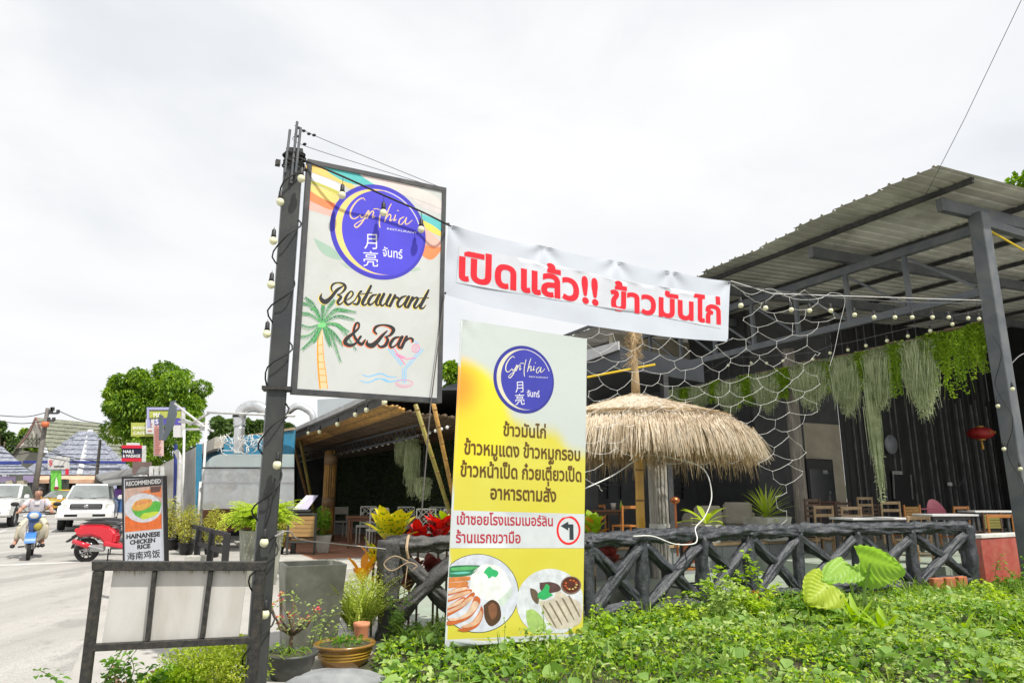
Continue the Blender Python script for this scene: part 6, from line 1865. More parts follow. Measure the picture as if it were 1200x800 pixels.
# hanging plants on the pavilion wire
def hanging(px, top_y, bot_y, wpx, kindm, label, seed, b=12.5, group='hanging plants along the pavilion truss'):
 p0, p1 = PB(px, top_y, b), PB(px, bot_y, b)
 ztop, zbot = p0.z, CAM.z + (p1.z - CAM.z)
 q = PB(px + wpx, top_y, b)
 half = (q - p0).length * (0.68 if kindm == 'moss' else .6)
 x, y = p0.x, p0.y
 L = ztop - zbot
 t = thing('hanging_plant', label, 'hanging plant', (x, y, ztop), group)
 rg = np.random.default_rng(seed)
 if kindm == 'moss':
  n = int(520 * min(1, half * 6))
  a_ = rg.uniform(-1, 1, n); bb_ = rg.normal(size=n) * 0.35
  P = np.stack([x + AX.x * a_ * half + BX.x * bb_ * 0.18, y + AX.y * a_ * half + BX.y * bb_ * 0.18, np.full(n, ztop) - np.abs(a_) * 0.08 - rg.uniform(0, .35, n) * L], axis=1)
  sp_ = min(.09, half / L * 0.35)
  cv = -a_ * half * .75 / L
  D = np.stack([AX.x * cv + rg.normal(size=n) * sp_ * .5, AX.y * cv + rg.normal(size=n) * sp_ * .5, -np.ones(n)], axis=1)
  ln = L * rg.uniform(0.35, 0.75, n) * (1.05 - 0.45 * np.abs(a_))
  strands('strands', P, D, ln, 0.007, MOSS, t, 0.3, 6, min(.05, half / L * .3))
  m_ = int(4200 * min(1, half * 6))
  a_ = rg.uniform(-1, 1, m_) * 0.95; zz_ = rg.uniform(0, 1, m_) ** 1.3 * (1.02 - 0.42 * np.abs(a_))
  P = np.stack([x + AX.x * a_ * half * (1 - zz_ * .5) + rg.normal(size=m_) * min(.05, half * .35), y + AX.y * a_ * half * (1 - zz_ * .5) + rg.normal(size=m_) * min(.05, half * .35), ztop - zz_ * L], axis=1)
  leaves('tufts', P, rdirs(m_, -0.6), rg.uniform(0.03, 0.08, m_), MOSS, t, 0.2, 0.1, 0.4)
 else:
  m_ = 2600
  k_ = 15
  sa = rg.uniform(-1, 1, k_); sb = rg.normal(size=k_) * 0.06; sl = rg.uniform(0.3, 1.0, k_)
  idx = rg.integers(0, k_, m_); zz_ = rg.uniform(0, 1, m_) * sl[idx]
  P = np.stack([x + AX.x * sa[idx] * half + rg.normal(size=m_) * 0.022, y + AX.y * sa[idx] * half + BX.y * sb[idx] + rg.normal(size=m_) * 0.03, ztop - zz_ * L], axis=1)
  leaves('leaves', P, rdirs(m_, -0.2), rg.uniform(0.03, 0.055, m_), G_pothos, t, 0.8, 0.2, 0.3)
  P = np.stack([x + AX.x * sa * half, y + AX.y * sa * half + sb * .4, np.full(k_, ztop)], axis=1)
  strands('vines', P, np.tile([0, 0, -1.0], (k_, 1)) + rg.normal(size=(k_, 3)) * .04, sl * L, 0.004, G_pothos, t, 0, 5)
 B().tube([(x, y, ztop - 0.02), (x, y, 4.87)], 0.004, 4).build('hanger_wire', m_dark_steel, t)
 B().tube([(x - AX.x * half * .6, y - AX.y * half * .6, ztop), (x + AX.x * half * .6, y + AX.y * half * .6, ztop + 0.01)], 0.03, 7).build('pot_rail', m_twig, t)
 return t
MOSS = leafmat('spanish_moss', [(0.30, 0.36, 0.18), (0.50, 0.56, 0.34), (0.68, 0.72, 0.52)], 0.4, 0.8, 5)
G_pothos = leafmat('pothos_vine', [(0.12, 0.24, 0.02), (0.30, 0.46, 0.04), (0.50, 0.66, 0.08)], 0.35)
HP = [(1148, 378, 446, 30, 'vine', 'bushy lime vine nearest the pavilion corner post'), (1117, 386, 470, 30, 'vine', 'long lime vine second from the pavilion corner post'), (1093, 391, 455, 26, 'vine', 'lime vine just right of the widest grey moss'),
  (1074, 398, 492, 30, 'moss', 'wide grey green moss left of the lime vines'), (1047, 402, 472, 18, 'vine', 'dark leaved vine between two grey moss clumps'), (1027, 408, 480, 24, 'moss', 'grey moss right of the longest moss tail'),
  (1018, 440, 590, 6, 'moss', 'longest thin moss tail hanging almost to the table backs'), (1006, 413, 458, 14, 'vine', 'narrow lime vine left of the longest moss tail'), (988, 417, 490, 26, 'moss', 'brownish grey moss in the middle of the row'),
  (970, 424, 462, 14, 'vine', 'small lime vine in the middle of the row'), (948, 424, 482, 34, 'moss', 'broad pale moss in front of the round timber post'), (914, 432, 472, 14, 'vine', 'bright narrow vine left of the timber post'),
  (897, 436, 484, 26, 'moss', 'pale moss left of the bright narrow vine'), (872, 440, 478, 14, 'vine', 'bright green vine behind the net'), (855, 446, 486, 24, 'moss', 'grey moss behind the net above the umbrella edge'),
  (836, 447, 480, 12, 'vine', 'green vine low behind the net'), (820, 452, 478, 18, 'moss', 'small moss clump above the straw umbrella'), (803, 455, 472, 10, 'vine', 'tiny vine above the straw umbrella'), (788, 456, 474, 14, 'moss', 'leftmost small moss clump above the straw umbrella')]
for i, (a_, b_, c_2, d_, e_, l_) in enumerate(HP):
 hanging(a_, b_, c_2, d_, e_, l_, 100 + i)
B().tube([PB(1160, 376, 12.5), PB(960, 424, 12.5), PB(780, 458, 12.5)], 0.012, 5).build('hanging_wire', m_dark_steel, pv)
for i, (px_, y0, y1) in enumerate(((472, 512, 545), (484, 515, 582), (496, 560, 585))):
 hanging(px_, y0, y1, 6, 'moss', ('left', 'middle long', 'right short')[i] + ' thin moss strand hanging inside the bamboo restaurant', 140 + i, 5.4, 'moss strands in the bamboo restaurant')
# ================================================================== festoon lights, net, cables
m_socket = M('lamp_socket', (0.015, 0.015, 0.016), 0.5, 0.2, 5)
def bulb(parent, p, s=1.0, drop=0.0, tilt=(0, 0)):
 """socket hanging point down from p, with its round lamp"""
 x, y, z = p
 if drop: B().tube([(x, y, z), (x, y, z - drop)], 0.003, 4).build('drop_wire', m_cable, parent)
 z -= drop
 k = B().lathe([(0.010 * s, 0), (0.018 * s, -0.012 * s), (0.020 * s, -0.055 * s), (0.024 * s, -0.075 * s)], (x, y, z), 10).build('lamp_socket', m_socket, parent, True)
 g_ = B().ball((x, y, z - 0.105 * s), 0.034 * s, 12, 8, (1, 1, 1.08)).build('bulb', m_white_bulb, k, True)
 return k
def string_thing(label, pts, r=0.006, mat=None, name='festoon_lights', cat='string lights', group='festoon light strings'):
 t = thing(name, label, cat, pts[0], group)
 B().tube(pts, r, 6).build('cable', mat or m_cable, t, True)
 return t
sd = SG.n
s0 = PY(345, 183, 5.74); s1 = PY(522, 262, 6.28)
cpts = crom([tuple(s0), tuple(PY(402, 207, 5.80)), tuple(PY(450, 229, 6.0)), tuple(PY(494, 248, 6.18)), tuple(s1), tuple(PY(528, 265, 6.6))], 6)
t = string_thing('black festoon cable with three bulbs across the top of the palm tree sign', cpts, 0.009)
for px_, py_, Y_ in ((402, 207, 5.80), (450, 228, 6.0), (494, 248, 6.18)):
 bulb(t, PY(px_, py_, Y_), 1.0, 0.075)
# lights wound down the post
t = string_thing('festoon cable with bulbs wound down the charcoal sign post', crom([(PX + 0.12 * math.cos(i * 1.9), PYY - 0.04 - 0.09 * math.sin(i * 1.9), 4.35 - i * 0.165) for i in range(27)], 4), 0.007)
for px_, py_ in ((329.5, 222), (354, 195), (321.5, 267), (319, 318), (314, 375), (326, 527), (311, 617), (312, 700)):
 bulb(t, PY(px_, py_ - 1, 5.66), 1.0, 0.02)
t = thing('guy_wires', 'two thin wires running from the sign post top over the sign', 'wires', tuple(PY(346, 150, 5.75)))
B().tube(crom([tuple(PY(345, 147, 5.75)), tuple(PY(378, 163, 5.9)), tuple(PY(500, 213, 6.3)), tuple(PY(520, 221, 6.42))], 6), 0.0035, 4).build('wire', m_dark_steel, t)
B().tube(crom([tuple(PY(345, 157, 5.75)), tuple(PY(357, 171, 5.9)), tuple(PY(490, 213, 6.3)), tuple(PY(505, 219, 6.38))], 6), 0.003, 4).build('wire', m_dark_steel, t)
for q in ((350, 150), (356, 153.5), (362, 157), (368, 158.5), (350, 160), (357, 169)):
 B().ball(PY(q[0], q[1], 5.82), 0.014, 6, 4, (1.4, 1, 1)).build('insulator', m_cable, t)
# ground level cable from the post to the right
t = thing('slack_cable', 'white cable sagging from the sign post past the brown chair', 'cable', tuple(PY(322, 628, 5.7)))
B().tube(crom([tuple(PY(322, 628, 5.7)), tuple(PY(338, 622, 6.2)), tuple(PY(352, 632, 6.6)), tuple(PY(395, 637, 7.2)), tuple(PY(452, 643, 7.85))], 6), 0.006, 5).build('cable', M('greyish_cable', (0.38, 0.36, 0.36), 0.6), t)
B().tube(crom([tuple(PY(322, 628, 5.68)), tuple(PY(305, 640, 5.7)), tuple(PY(316, 600, 5.68)), tuple(PY(322, 560, 5.7))], 6), 0.007, 5).build('black_lead', m_cable, t)
# string at the pavilion
row = [(866.5, 357), (895.4, 360), (925.5, 362), (947, 363), (972, 363), (999.5, 368), (1022, 371), (1046.5, 371), (1066.7, 371), (1090.5, 371), (1109.5, 371), (1132, 372), (1144.6, 373)]
endA, endB = PY(856, 331, 8.17), PB(1152, 352, 12.36)
def lerpY(px_): k = (px_ - 856) / (1152 - 856); return 8.17 + (endB.y - 8.17) * (1.6 * k - 0.6 * k * k if False else k)
def wy(px_): k = (px_ - 856) / 296; return 333 + 22 * k + 26 * k * (1 - k)
t = string_thing('long festoon string with thirteen bulbs from the white banner to the pavilion corner post', [tuple(PY(x, wy(x), lerpY(x))) for x in range(856, 1153, 8)], 0.005, M('grey_wire', (0.13, 0.13, 0.14), 0.6))
for x, y in row:
 p = PY(x, y, lerpY(x)); w_ = PY(x, wy(x), lerpY(x))
 bulb(t, w_, 0.95, max(0.01, w_.z - p.z - 0.09))
row2 = [(694, 463), (720, 452), (735, 449), (765, 434), (793, 441), (800, 455), (823, 450), (853, 433), (880, 430), (898, 430), (917, 427), (952, 425), (972, 417.5), (993, 413.7), (1014, 408.6), (1038.5, 402.6), (1063, 397), (1089, 390.6), (1115, 382.7)]
t = string_thing('festoon string of small bulbs along the hanging plants wire', crom([tuple(PB(x, y - 12, 12.2)) for x, y in row2], 2) + [tuple(PB(1152, 362, 12.3))], 0.005, MATS['grey_wire'])
for x, y in row2:
 bulb(t, PB(x, y - 11, 12.2), 1.0, 0.02)
t = string_thing('festoon cable with bulbs wound down the pavilion corner post', crom([tuple(PB(1163 + 7 * math.sin(i * 1.5) + i * 3.3, 392 + i * 19, 12.30)) for i in range(11)], 4), 0.006)
for x, y in ((1168, 472), (1175, 522), (1194, 545), (1185, 452)):
 bulb(t, PB(x, y - 6, 12.28), 1.0, 0.03)
row3 = [(329, 521), (345, 513), (362, 507), (375, 505), (396, 495), (417, 483), (430, 477), (451, 467)]
t = string_thing('festoon string of bulbs along the bamboo restaurant gutter', [tuple(PB(x, y - 9, 3.66)) for x, y in [(322, 526)] + row3 + [(480, 452)]], 0.006)
for x, y in row3: bulb(t, PB(x, y - 8, 3.66), 1.5, 0.03)
t = string_thing('string of small round fairy lights along the dark green restaurant wall', [tuple(PB(390 + i * 6.9, 532 - i * 1.66 + 2.2 * math.sin(i / 20 * PI), 5.1)) for i in range(21)], 0.006, MATS['grey_wire'])
for i in range(20):
 B().ball(PB(393 + i * 6.9, 532.6 - i * 1.7 + 2.2 * math.sin(i / 20 * PI), 5.08), 0.036, 8, 6).build('bulb', flat('lit_white_globe', (0.8, 0.8, 0.75)), t, True)
# white cord on the fence rail and hut
t = thing('rope_light', 'white rope light cord draped from the straw umbrella over the fence rail', 'cord', tuple(PY(735, 553, 9.5)))
B().tube(crom([tuple(PY(686, 572, 8.9)), tuple(PY(718, 557, 9.4)), tuple(PY(742, 541, 9.6)), tuple(PY(760, 533, 9.6)), tuple(PY(795, 538, 9.6)), tuple(PY(825, 550, 9.6)), tuple(PY(834, 580, 9.5)), tuple(PY(826, 605, 9.4)), tuple(PY(815, 618, 9.3)), tuple(PY(817, 631, 9.15)), tuple(PY(812, 637, 9.1)), tuple(PY(790, 637, 9.0)), tuple(PY(765, 628, 8.9)), tuple(PY(742, 628, 8.75))], 6), 0.0085, 6).build('cord', m_net, t, True)
# net: honeycomb of white cord hung from the banner, the pavilion and the umbrella
nt = thing('rope_net', 'white honeycomb rope net hanging around the straw umbrella below the red lettered banner', 'net', tuple(PY(850, 345, 8.6)))
def netp(u, v):
 """u across, v down; in pixels of the survey then hung in space"""
 top = 338 + 12 * math.sin(u * 4) if u > 0.55 else 372 + (0.55 - u) * 10
 x = 676 + u * 316
 y = top + v * 230
 x -= max(0, v - 0.35) * 60 * max(0, u - 0.6) * 2.2
 return x, y, 8.7 + u * 1.9 + 0.25 * math.sin(u * 5 + v * 3)
nb = B()
seen = set()
cw_, ch_ = 34.0, 30.0
rg = random.Random(4)
nodes = {}
def node(i, j):
 if (i, j) not in nodes:
  nodes[(i, j)] = (rg.uniform(-4, 4), rg.uniform(-3.5, 3.5))
 return nodes[(i, j)]
def P_(i, j):
 # brick lattice: even/odd rows
 x = 670 + i * 17.0 + node(i, j)[0]
 y = 330 + j * 15.5 + (3.8 if (i + j) % 2 else -3.8) + node(i, j)[1] + (x - 690) * -0.06
 return x, y
def inside(x, y):
 if x < 676 or x > 992: return False
 if x < 856 and y < 402 - (856 - x) * 0.17: return False
 if y < 336: return False
 lim = 600
 if x > 985 - max(0, y - 350) * 0.20: return False
 if x < 905 and y > 600: return False
 if x >= 905 and y > 640 - (x - 905): return False
 if x < 720 and y > 575 - (720 - x) * -0.1: return False
 if 720 <= x < 905 and y > 548: return False
 return True
def P3(x, y):
 Y = 8.8 + (x - 676) / 316 * 1.9 + 0.12 * math.sin(x * 0.03 + y * 0.02)
 return PY(x, y, Y)
for i in range(0, 20):
 for j in range(0, 20):
  a = P_(i, j)
  if (i + j) % 2 == 0:
   for (di, dj) in ((1, 0), (-1, 0), (0, -1)):
    b = P_(i + di, j + dj)
    if inside(*a) and inside(*b):
     pa, pb = P3(*a), P3(*b)
     m_ = (pa + pb) / 2 - Vector((0, 0, 0.012 + 0.004 * ((i * j) % 5)))
     nb.tube([pa, m_, pb], 0.0024, 5, cap=False)
nb_o = nb.build('net_mesh', m_net, nt)
tag(nb_o, kind='stuff')
kn = B()
for (i, j) in list(nodes):
 a = P_(i, j)
 if inside(*a): kn.ball(P3(*a), 0.0068, 6, 4)
tag(kn.build('net_knots', m_net, nt), kind='stuff')
B().tube(crom([tuple(P3(858, 334)), tuple(P3(880, 345)), tuple(P3(903, 338)), tuple(P3(930, 350)), tuple(P3(960, 350)), tuple(P3(975, 343)), tuple(P3(990, 350)), tuple(P3(984, 380)), tuple(P3(978, 410)), tuple(P3(972, 430))], 6), 0.003, 6).build('edge_cord', m_net, nt, True)
t = thing('sky_wire', 'thin wire rising from the pavilion roof into the sky at the top right', 'wire', tuple(PY(1100, 205, 10.4)))
B().tube([PY(1085, 228, 10.6), PY(1130, 140, 9.4), PY(1197, 0, 8.2)], 0.0045, 5).build('wire', m_dark_steel, t)
t = thing('yellow_rope', 'yellow rope slanting from the pavilion corner post to the right', 'rope', tuple(PB(1156, 268, 12.7)))
B().tube([PB(1156, 268, 12.7), PB(1215, 302, 13.6)], 0.018, 7).build('rope', flat('yellow_cord', (0.7, 0.5, 0.03)), t)
t = thing('side_cable', 'pale cable running from the corner post to the right edge beside a hanging socket', 'cable', tuple(PB(1170, 400, 12.8)))
B().tube(crom([tuple(PB(1180, 432, 12.7)), tuple(PB(1196, 416, 12.9)), tuple(PB(1212, 412, 13.2))], 5), 0.008, 5).build('cable', MATS['greyish_cable'], t)
# ================================================================== furniture
def ladder_chair(mat, label, w=0.42, h=0.88, slats=2, seat_h=0.45, solid=None, legmat=None, name='wooden_chair', group=None):
 """built at the origin, back towards -Y (the camera)"""
 t = thing(name, label, 'chair', (0, 0, 0), group, 0, True)
 lm = legmat or mat
 r = 0.034
 for sx in (-1, 1):
  B().beam((sx * (w / 2 - r / 2), -0.2, 0), (sx * (w / 2 - r / 2), -0.2 - 0.03, h), r, r).build('leg', lm, t, bevel=0.003)
  B().beam((sx * (w / 2 - r / 2), 0.2, 0), (sx * (w / 2 - r / 2), 0.2, seat_h - 0.02), r, r).build('leg', lm, t, bevel=0.003)
 B().box((0, 0.0, seat_h), (w, 0.44, 0.03)).build('seat', mat, t, bevel=0.005)
 if solid is None:
  for i in range(slats):
   z = h - 0.035 - i * (h - seat_h - 0.12) / max(1, slats)
   B().box((0, -0.225, z), (w - 2 * r, 0.018, 0.06)).build('back_slat', mat, t, bevel=0.003)
 else:
  for i in range(5):
   B().box((0, -0.222, seat_h + 0.08 + (h - seat_h - 0.12) * (i + 0.5) / 5), (w - 2 * r, 0.02, (h - seat_h - 0.12) / 5 - 0.008)).build('back_slat', solid, t)
 for sx in (-1, 1):
  B().beam((sx * (w / 2 - r / 2), -0.19, 0.2), (sx * (w / 2 - r / 2), 0.19, 0.2), 0.022, 0.022).build('stretcher', lm, t)
 B().beam((-w / 2 + r, -0.2, 0.26), (w / 2 - r, -0.2, 0.26), 0.022, 0.022).build('stretcher', lm, t)
 return t
def place(proto, px, top_py, Y, h, rzv=0.0, label=None, first=[0], used={}):
 """stands a chair of height h so that its top is seen at that pixel"""
 p = PY(px, top_py, Y)
 loc = (p.x, p.y + 0.2, p.z - h)
 if proto.name not in used:
  used[proto.name] = 1
  proto.location = loc; proto.rotation_euler = (0, 0, rzv)
  if label: proto['label'] = label
  return proto
 return copy_tree(proto, None, loc, rzv, label)
GRP = 'pale wooden ladder back chairs on the terrace'
ch = ladder_chair(m_wood_pale, 'x', group=GRP)
for px_, py_, Y_, rv, lb in ((962, 592, 14.2, 0.15, 'pale ladder back chair just right of the round timber post'), (995, 593, 13.9, 0.1, 'pale ladder back chair in front of the long white table'), (1042, 587, 15.3, 0.0, 'tall pale ladder back chair behind the long white table beside the wicker basket chair'),
        (1074, 604, 12.6, 0.05, 'nearest pale ladder back chair right behind the fence rail'), (1010, 582, 17.2, 0.2, 'farthest pale ladder back chair with a teal cloth behind it')):
 place(ch, px_, py_, Y_, 0.88, rv, lb)
dk = ladder_chair(m_wood_dark, 'dark tall chair pushed against the round timber post', slats=4, h=0.98, name='dark_chair')
place(dk, 946, 584, 14.6, 0.98, 0.4)
place(dk, 985, 588, 17.5, 0.98, 0.1, 'reddish dark chair back behind the two pale chairs')
place(dk, 1020, 590, 18.5, 0.98, -0.1, 'dark chair in the shade behind the tall pale chair')
wk = ladder_chair(m_wood_orange, 'wicker backed chair right of the tall pale ladder back chair', h=0.86, solid=M('wicker', (0.40, 0.22, 0.07), 0.8, 0.4, 30, 0, 0.6, 60), name='wicker_chair')
place(wk, 1065, 591, 15.6, 0.86, 0.2)
og = ladder_chair(m_wood_orange, 'orange wooden chair at the table left of the yellow bamboo pole', slats=1, h=0.86, w=0.44, name='orange_chair')
place(og, 735, 592, 14.6, 0.86, 0.35)
place(og, 701, 591, 16.2, 0.86, PI, 'orange chair on the far side of the dark table beside the menu banner')
place(og, 1122, 596, 15.8, 0.80, 0.3, 'orange chair behind the white table near the black wall')
place(og, 1176, 606, 13.6, 0.80, -0.35, 'leaning orange chair frame above the red wall')
gr = ladder_chair(m_wood_dark, 'olive slatted folding chair left of the leaning orange chair', h=0.84, w=0.4, solid=M('olive_slat', (0.20, 0.19, 0.04), 0.6), name='folding_chair')
place(gr, 1159, 600, 14.2, 0.84, 0.1)
yd = ladder_chair(m_wood_orange, 'dark legged chair with an orange back standing in the yard behind the fence', h=0.9, w=0.42, solid=M('rust_panel', (0.42, 0.13, 0.05), 0.6), legmat=m_black, name='yard_chair')
q = PY(801, 705, 10.6)
yd.location = (q.x, q.y, 0.02); yd.rotation_euler = (0, 0, 0.5)
# pink child seat
pk_ = thing('pink_high_chair', 'pink plastic high chair near the black corrugated wall', 'chair', tuple(PY(1097, 620, 16.5)))
p = PY(1097, 596, 16.5)
m_pink = M('pink_plastic', (0.62, 0.20, 0.26), 0.4, 0.08, 3)
B().grid(lambda a, b: (p.x + (a - .5) * 0.44, p.y + 0.12 * (1 - (2 * a - 1) ** 2), p.z - 0.12 + 0.34 * b * (1 - 0.75 * abs(2 * a - 1) ** 2.4)), 12, 6).build('back_shell', m_pink, pk_, True)
B().box((p.x, p.y - 0.1, p.z - 0.12), (0.46, 0.4, 0.05)).build('seat', m_pink, pk_, bevel=0.02)
B().box((p.x - 0.36, p.y - 0.05, p.z + 0.0), (0.46, 0.3, 0.025)).build('tray', m_pink, pk_, bevel=0.01)
for sx in (-1, 1):
 for sy in (-1, 1):
  B().beam((p.x + sx * .18, p.y - .1 + sy * .16, p.z - .14), (p.x + sx * .24, p.y - .1 + sy * .2, 0.4), 0.03).build('leg', m_white_steel, pk_)
def table(label, x, y, z, L, Wd, rzv, top, legm, name='table', th=0.035, h=0.75):
 t = thing(name, label, 'table', (x, y, z), None, rzv, True)
 B().box((0, 0, h - th / 2), (L, Wd, th)).build('table_top', top, t, bevel=0.005)
 for sx in (-1, 1):
  for sy in (-1, 1):
   B().beam((sx * (L / 2 - .08), sy * (Wd / 2 - .08), 0), (sx * (L / 2 - .08), sy * (Wd / 2 - .08), h - th), 0.05).build('leg', legm, t)
 for sy in (-1, 1):
  B().beam((-L / 2 + .1, sy * (Wd / 2 - .08), h - th - .04), (L / 2 - .1, sy * (Wd / 2 - .08), h - th - .04), 0.025, 0.06).build('apron', legm, t)
 return t
m_wt = M('white_table_top', (0.60, 0.60, 0.60), 0.45, 0.05, 3)
def tab_at(px, py, Y, L, Wd, rzv, lb, top=m_wt, legm=m_dark_steel, name='white_table'):
 q = PY(px, py, Y)
 return table(lb, q.x, q.y, q.z - 0.75, L, Wd, rzv, top, legm, name)
tab_at(1020, 606, 13.4, 1.25, 0.7, TH * .4, 'long white topped table among the pale ladder back chairs')
tab_at(1107, 602, 14.0, 0.95, 0.6, TH * .2, 'white topped table in front of the pink high chair')
tab_at(1162, 598, 15.4, 1.1, 0.6, 0, 'white topped table nearest the corner post', )
tab_at(955, 587, 18.5, 1.0, 0.6, 0, 'dark reddish table in the shade behind the pale chairs', M('red_brown_wood', (0.14, 0.05, 0.03), 0.5), m_wood_dark, 'dark_table')
tab_at(706, 597, 15.5, 0.75, 0.6, TH, 'small dark table between orange chairs beside the menu banner', M('brown_table_wood', (0.20, 0.09, 0.045), 0.5), m_wood_dark, 'small_table')
q = PY(719, 597, 15.4)
cupo = B().lathe([(0.045, 0), (0.06, 0.13), (0.066, 0.14), (0.056, 0.14), (0.05, 0.02)], (q.x, q.y, q.z + 0.001), 14).build('white_cup', m_wt, None, True)
tag(cupo, 'white cup on the small dark table beside the yellow bamboo pole', 'cup')
q = PY(728, 597, 15.2)
bo = B().lathe([(0.03, 0), (0.03, 0.12), (0.012, 0.15), (0.012, 0.19)], (q.x, q.y, q.z), 12).build('green_bottle', flat('green_glass', (0.25, 0.36, 0.05), 0.2), None, True)
tag(bo, 'small green bottle on the table next to the white cup', 'bottle')
# copper lamp, pale sofas, shelves, fridge, lantern, wall disc
t = thing('copper_lamp', 'copper ball lamp on a thin stand right of the grey timber post', 'lamp', tuple(PY(792, 640, 13.2)))
q = PY(791, 586, 13.2)
m_cop = M('copper', (0.45, 0.15, 0.06), 0.3, 0.15, 4, 0.7)
B().ball(q, 0.08, 16, 10, (1.15, 1.15, 0.85)).build('lamp_ball', m_cop, t, True)
B().tube([(q.x, q.y, q.z - 0.06), (q.x, q.y, 0.42)], 0.02, 8).build('stand', m_cop, t)
m_beige = M('beige_upholstery', (0.36, 0.33, 0.27), 0.8, 0.12, 4, 0, 0.2, 60)
for i, (px_, py_, Y_, rv, lb) in enumerate(((822, 592, 15.6, 0.2, 'beige upholstered armchair behind the small planter'), (862, 588, 16.4, -0.2, 'beige upholstered armchair left of the dracaena planter'), (803, 600, 17.2, 0.5, 'beige upholstered stool chair behind the copper lamp'))):
 q = PY(px_, py_, Y_)
 t = thing('armchair', lb, 'armchair', (q.x, q.y, q.z - 0.85), 'beige armchairs under the umbrella', rv, True)
 B().box((0, -0.28, 0.60), (0.62, 0.13, 0.50)).build('backrest', m_beige, t, bevel=0.04, seg=2)
 B().box((0, 0.02, 0.38), (0.62, 0.5, 0.15)).build('seat', m_beige, t, bevel=0.04, seg=2)
 for sx in (-1, 1):
  B().box((sx * 0.33, 0, 0.5), (0.08, 0.5, 0.26)).build('armrest', m_beige, t, bevel=0.03)
  for sy in (-.2, .2): B().beam((sx * .27, sy, 0), (sx * .27, sy, .31), 0.035).build('leg', m_wood_dark, t)
sh = thing('wall_shelves', 'dark slat screens and shelves on the back wall behind the straw umbrella', 'shelves', PA(710, 560, 16.9))
for px_ in (700, 713, 728, 785, 800):
 q0, q1 = PA(px_, 532, 16.93), PA(px_, 584, 16.93)
 B().beam(q0, q1, 0.05, 0.04).build('upright', m_black, sh)
for px0, px1, py_ in ((688, 710, 566), (689, 711, 572), (692, 712, 560), (708, 727, 568), (706, 722, 563), (787, 803, 570), (786, 806, 563), (789, 804, 576)):
 B().beam(PA(px0, py_, 16.90), PA(px1, py_, 16.90), 0.03, 0.03).build('shelf_board', m_dark_steel, sh)
fr_ = thing('drink_fridge', 'black drinks fridge with faint white script in front of the cream wall', 'fridge', PA(960, 590, 14.2))
q0 = PA(945, 537, 14.15); q1 = PA(976, 537, 14.15)
p0, p1 = Vector((q0.x, q0.y, 0)), Vector((q1.x, q1.y, 0))
zt = q0.z
nb_ = -AX
B().hexa([p0 + Vector((0, 0, .4)), p1 + Vector((0, 0, .4)), p1 + AX * .33 + Vector((0, 0, .4)), p0 + AX * .33 + Vector((0, 0, .4)), p0 + Vector((0, 0, zt)), p1 + Vector((0, 0, zt)), p1 + AX * .33 + Vector((0, 0, zt)), p0 + AX * .33 + Vector((0, 0, zt))]).build('cabinet', m_black, fr_, bevel=0.02)
FRP = Plane(p0 + nb_ * 0.01, p1 - p0, (0, 0, 1), nb_)
L_ = (p1 - p0).length
slab(B(), FRP, 0.05, L_ - 0.05, 0.95, zt - 0.3, -0.004, 0.006).build('glass_door', M('dark_glass', (0.03, 0.032, 0.035), 0.15, 0.3, 2), fr_)
ink('script_mark', FRP, sum([stroke([(L_ * .55 + i * 0.05, zt - 0.42, 0.02), (L_ * .57 + i * 0.05, zt - 0.32, 0.02), (L_ * .60 + i * 0.05, zt - 0.42, 0.02)], 4) for i in range(4)], []), flat('faint_white', (0.32, 0.32, 0.32)), fr_, 0.03)
ink('figure_mark', FRP, [disc((L_ * .75, zt - 0.95), 0.05), disc((L_ * .72, zt - 1.2), 0.06, 0.2)], flat('faint_grey', (0.10, 0.10, 0.10)), fr_, 0.03)
ds = B()
q = PA(1043, 520.5, 14.36)
ds.lathe([(0.001, 0.0), (0.30, 0.01), (0.30, 0.05), (0.001, 0.06)], (0, 0, 0), 36)
m3 = (-AX).to_track_quat('Z', 'Y').to_matrix()
ds.v = [q + m3 @ v_ for v_ in ds.v]
tag(ds.build('wall_disc', M('grey_disc', (0.22, 0.23, 0.25), 0.5), None, True), 'round grey disc on the black corrugated wall above the chairs', 'wall disc')
es = thing('exit_sign', 'small white sign above the black door in the corrugated wall', 'sign', PA(1050, 553, 14.36))
EP = Plane(PA(1045.5, 555.5, 14.38), BX, (0, 0, 1), -AX)
w_ = EP.px(1056, 552)
slab(B(), EP, 0, w_[0], 0, w_[1], 0, 0.03).build('plate', flat('sign_grey_white', (0.42, 0.42, 0.40)), es)
ink('word', EP, [[(w_[0] * (x * 0.8 / 2.2 + .1), w_[1] * (y * .7 + .2)) for x, y in lp] for lp in letters('EXIT', .02)], flat('dim_ink', (0.08, 0.08, 0.08)), es, 0.1)
dr = thing('black_door', 'plain black door with thin pale edges in the corrugated wall', 'door', PA(1058, 590, 14.36))
for a_, b2, c_3, d_2 in ((1046.5, 556, 1048, 584), (1067, 556, 1069.5, 585)):
 B().beam(PA(a_, b2, 14.37), PA(c_3, d_2, 14.37), 0.04, 0.03).build('door_edge', M('pale_edge', (0.25, 0.25, 0.25), 0.6), dr)
B().hexa([PA(1048, 600, 14.40), PA(1070, 600, 14.40), PA(1070, 600, 14.44), PA(1048, 600, 14.44), PA(1047, 556, 14.40), PA(1067, 556, 14.40), PA(1067, 556, 14.44), PA(1047, 556, 14.44)]).build('door_leaf', m_black, dr)
sk = thing('wall_socket', 'white wall socket with a looped cable on the black wall', 'socket', PA(1113, 567, 14.3))
q = PA(1113, 567, 14.4)
B().box(q, (0.2, 0.06, 0.12), TH).build('plate', m_wt, sk, bevel=0.01)
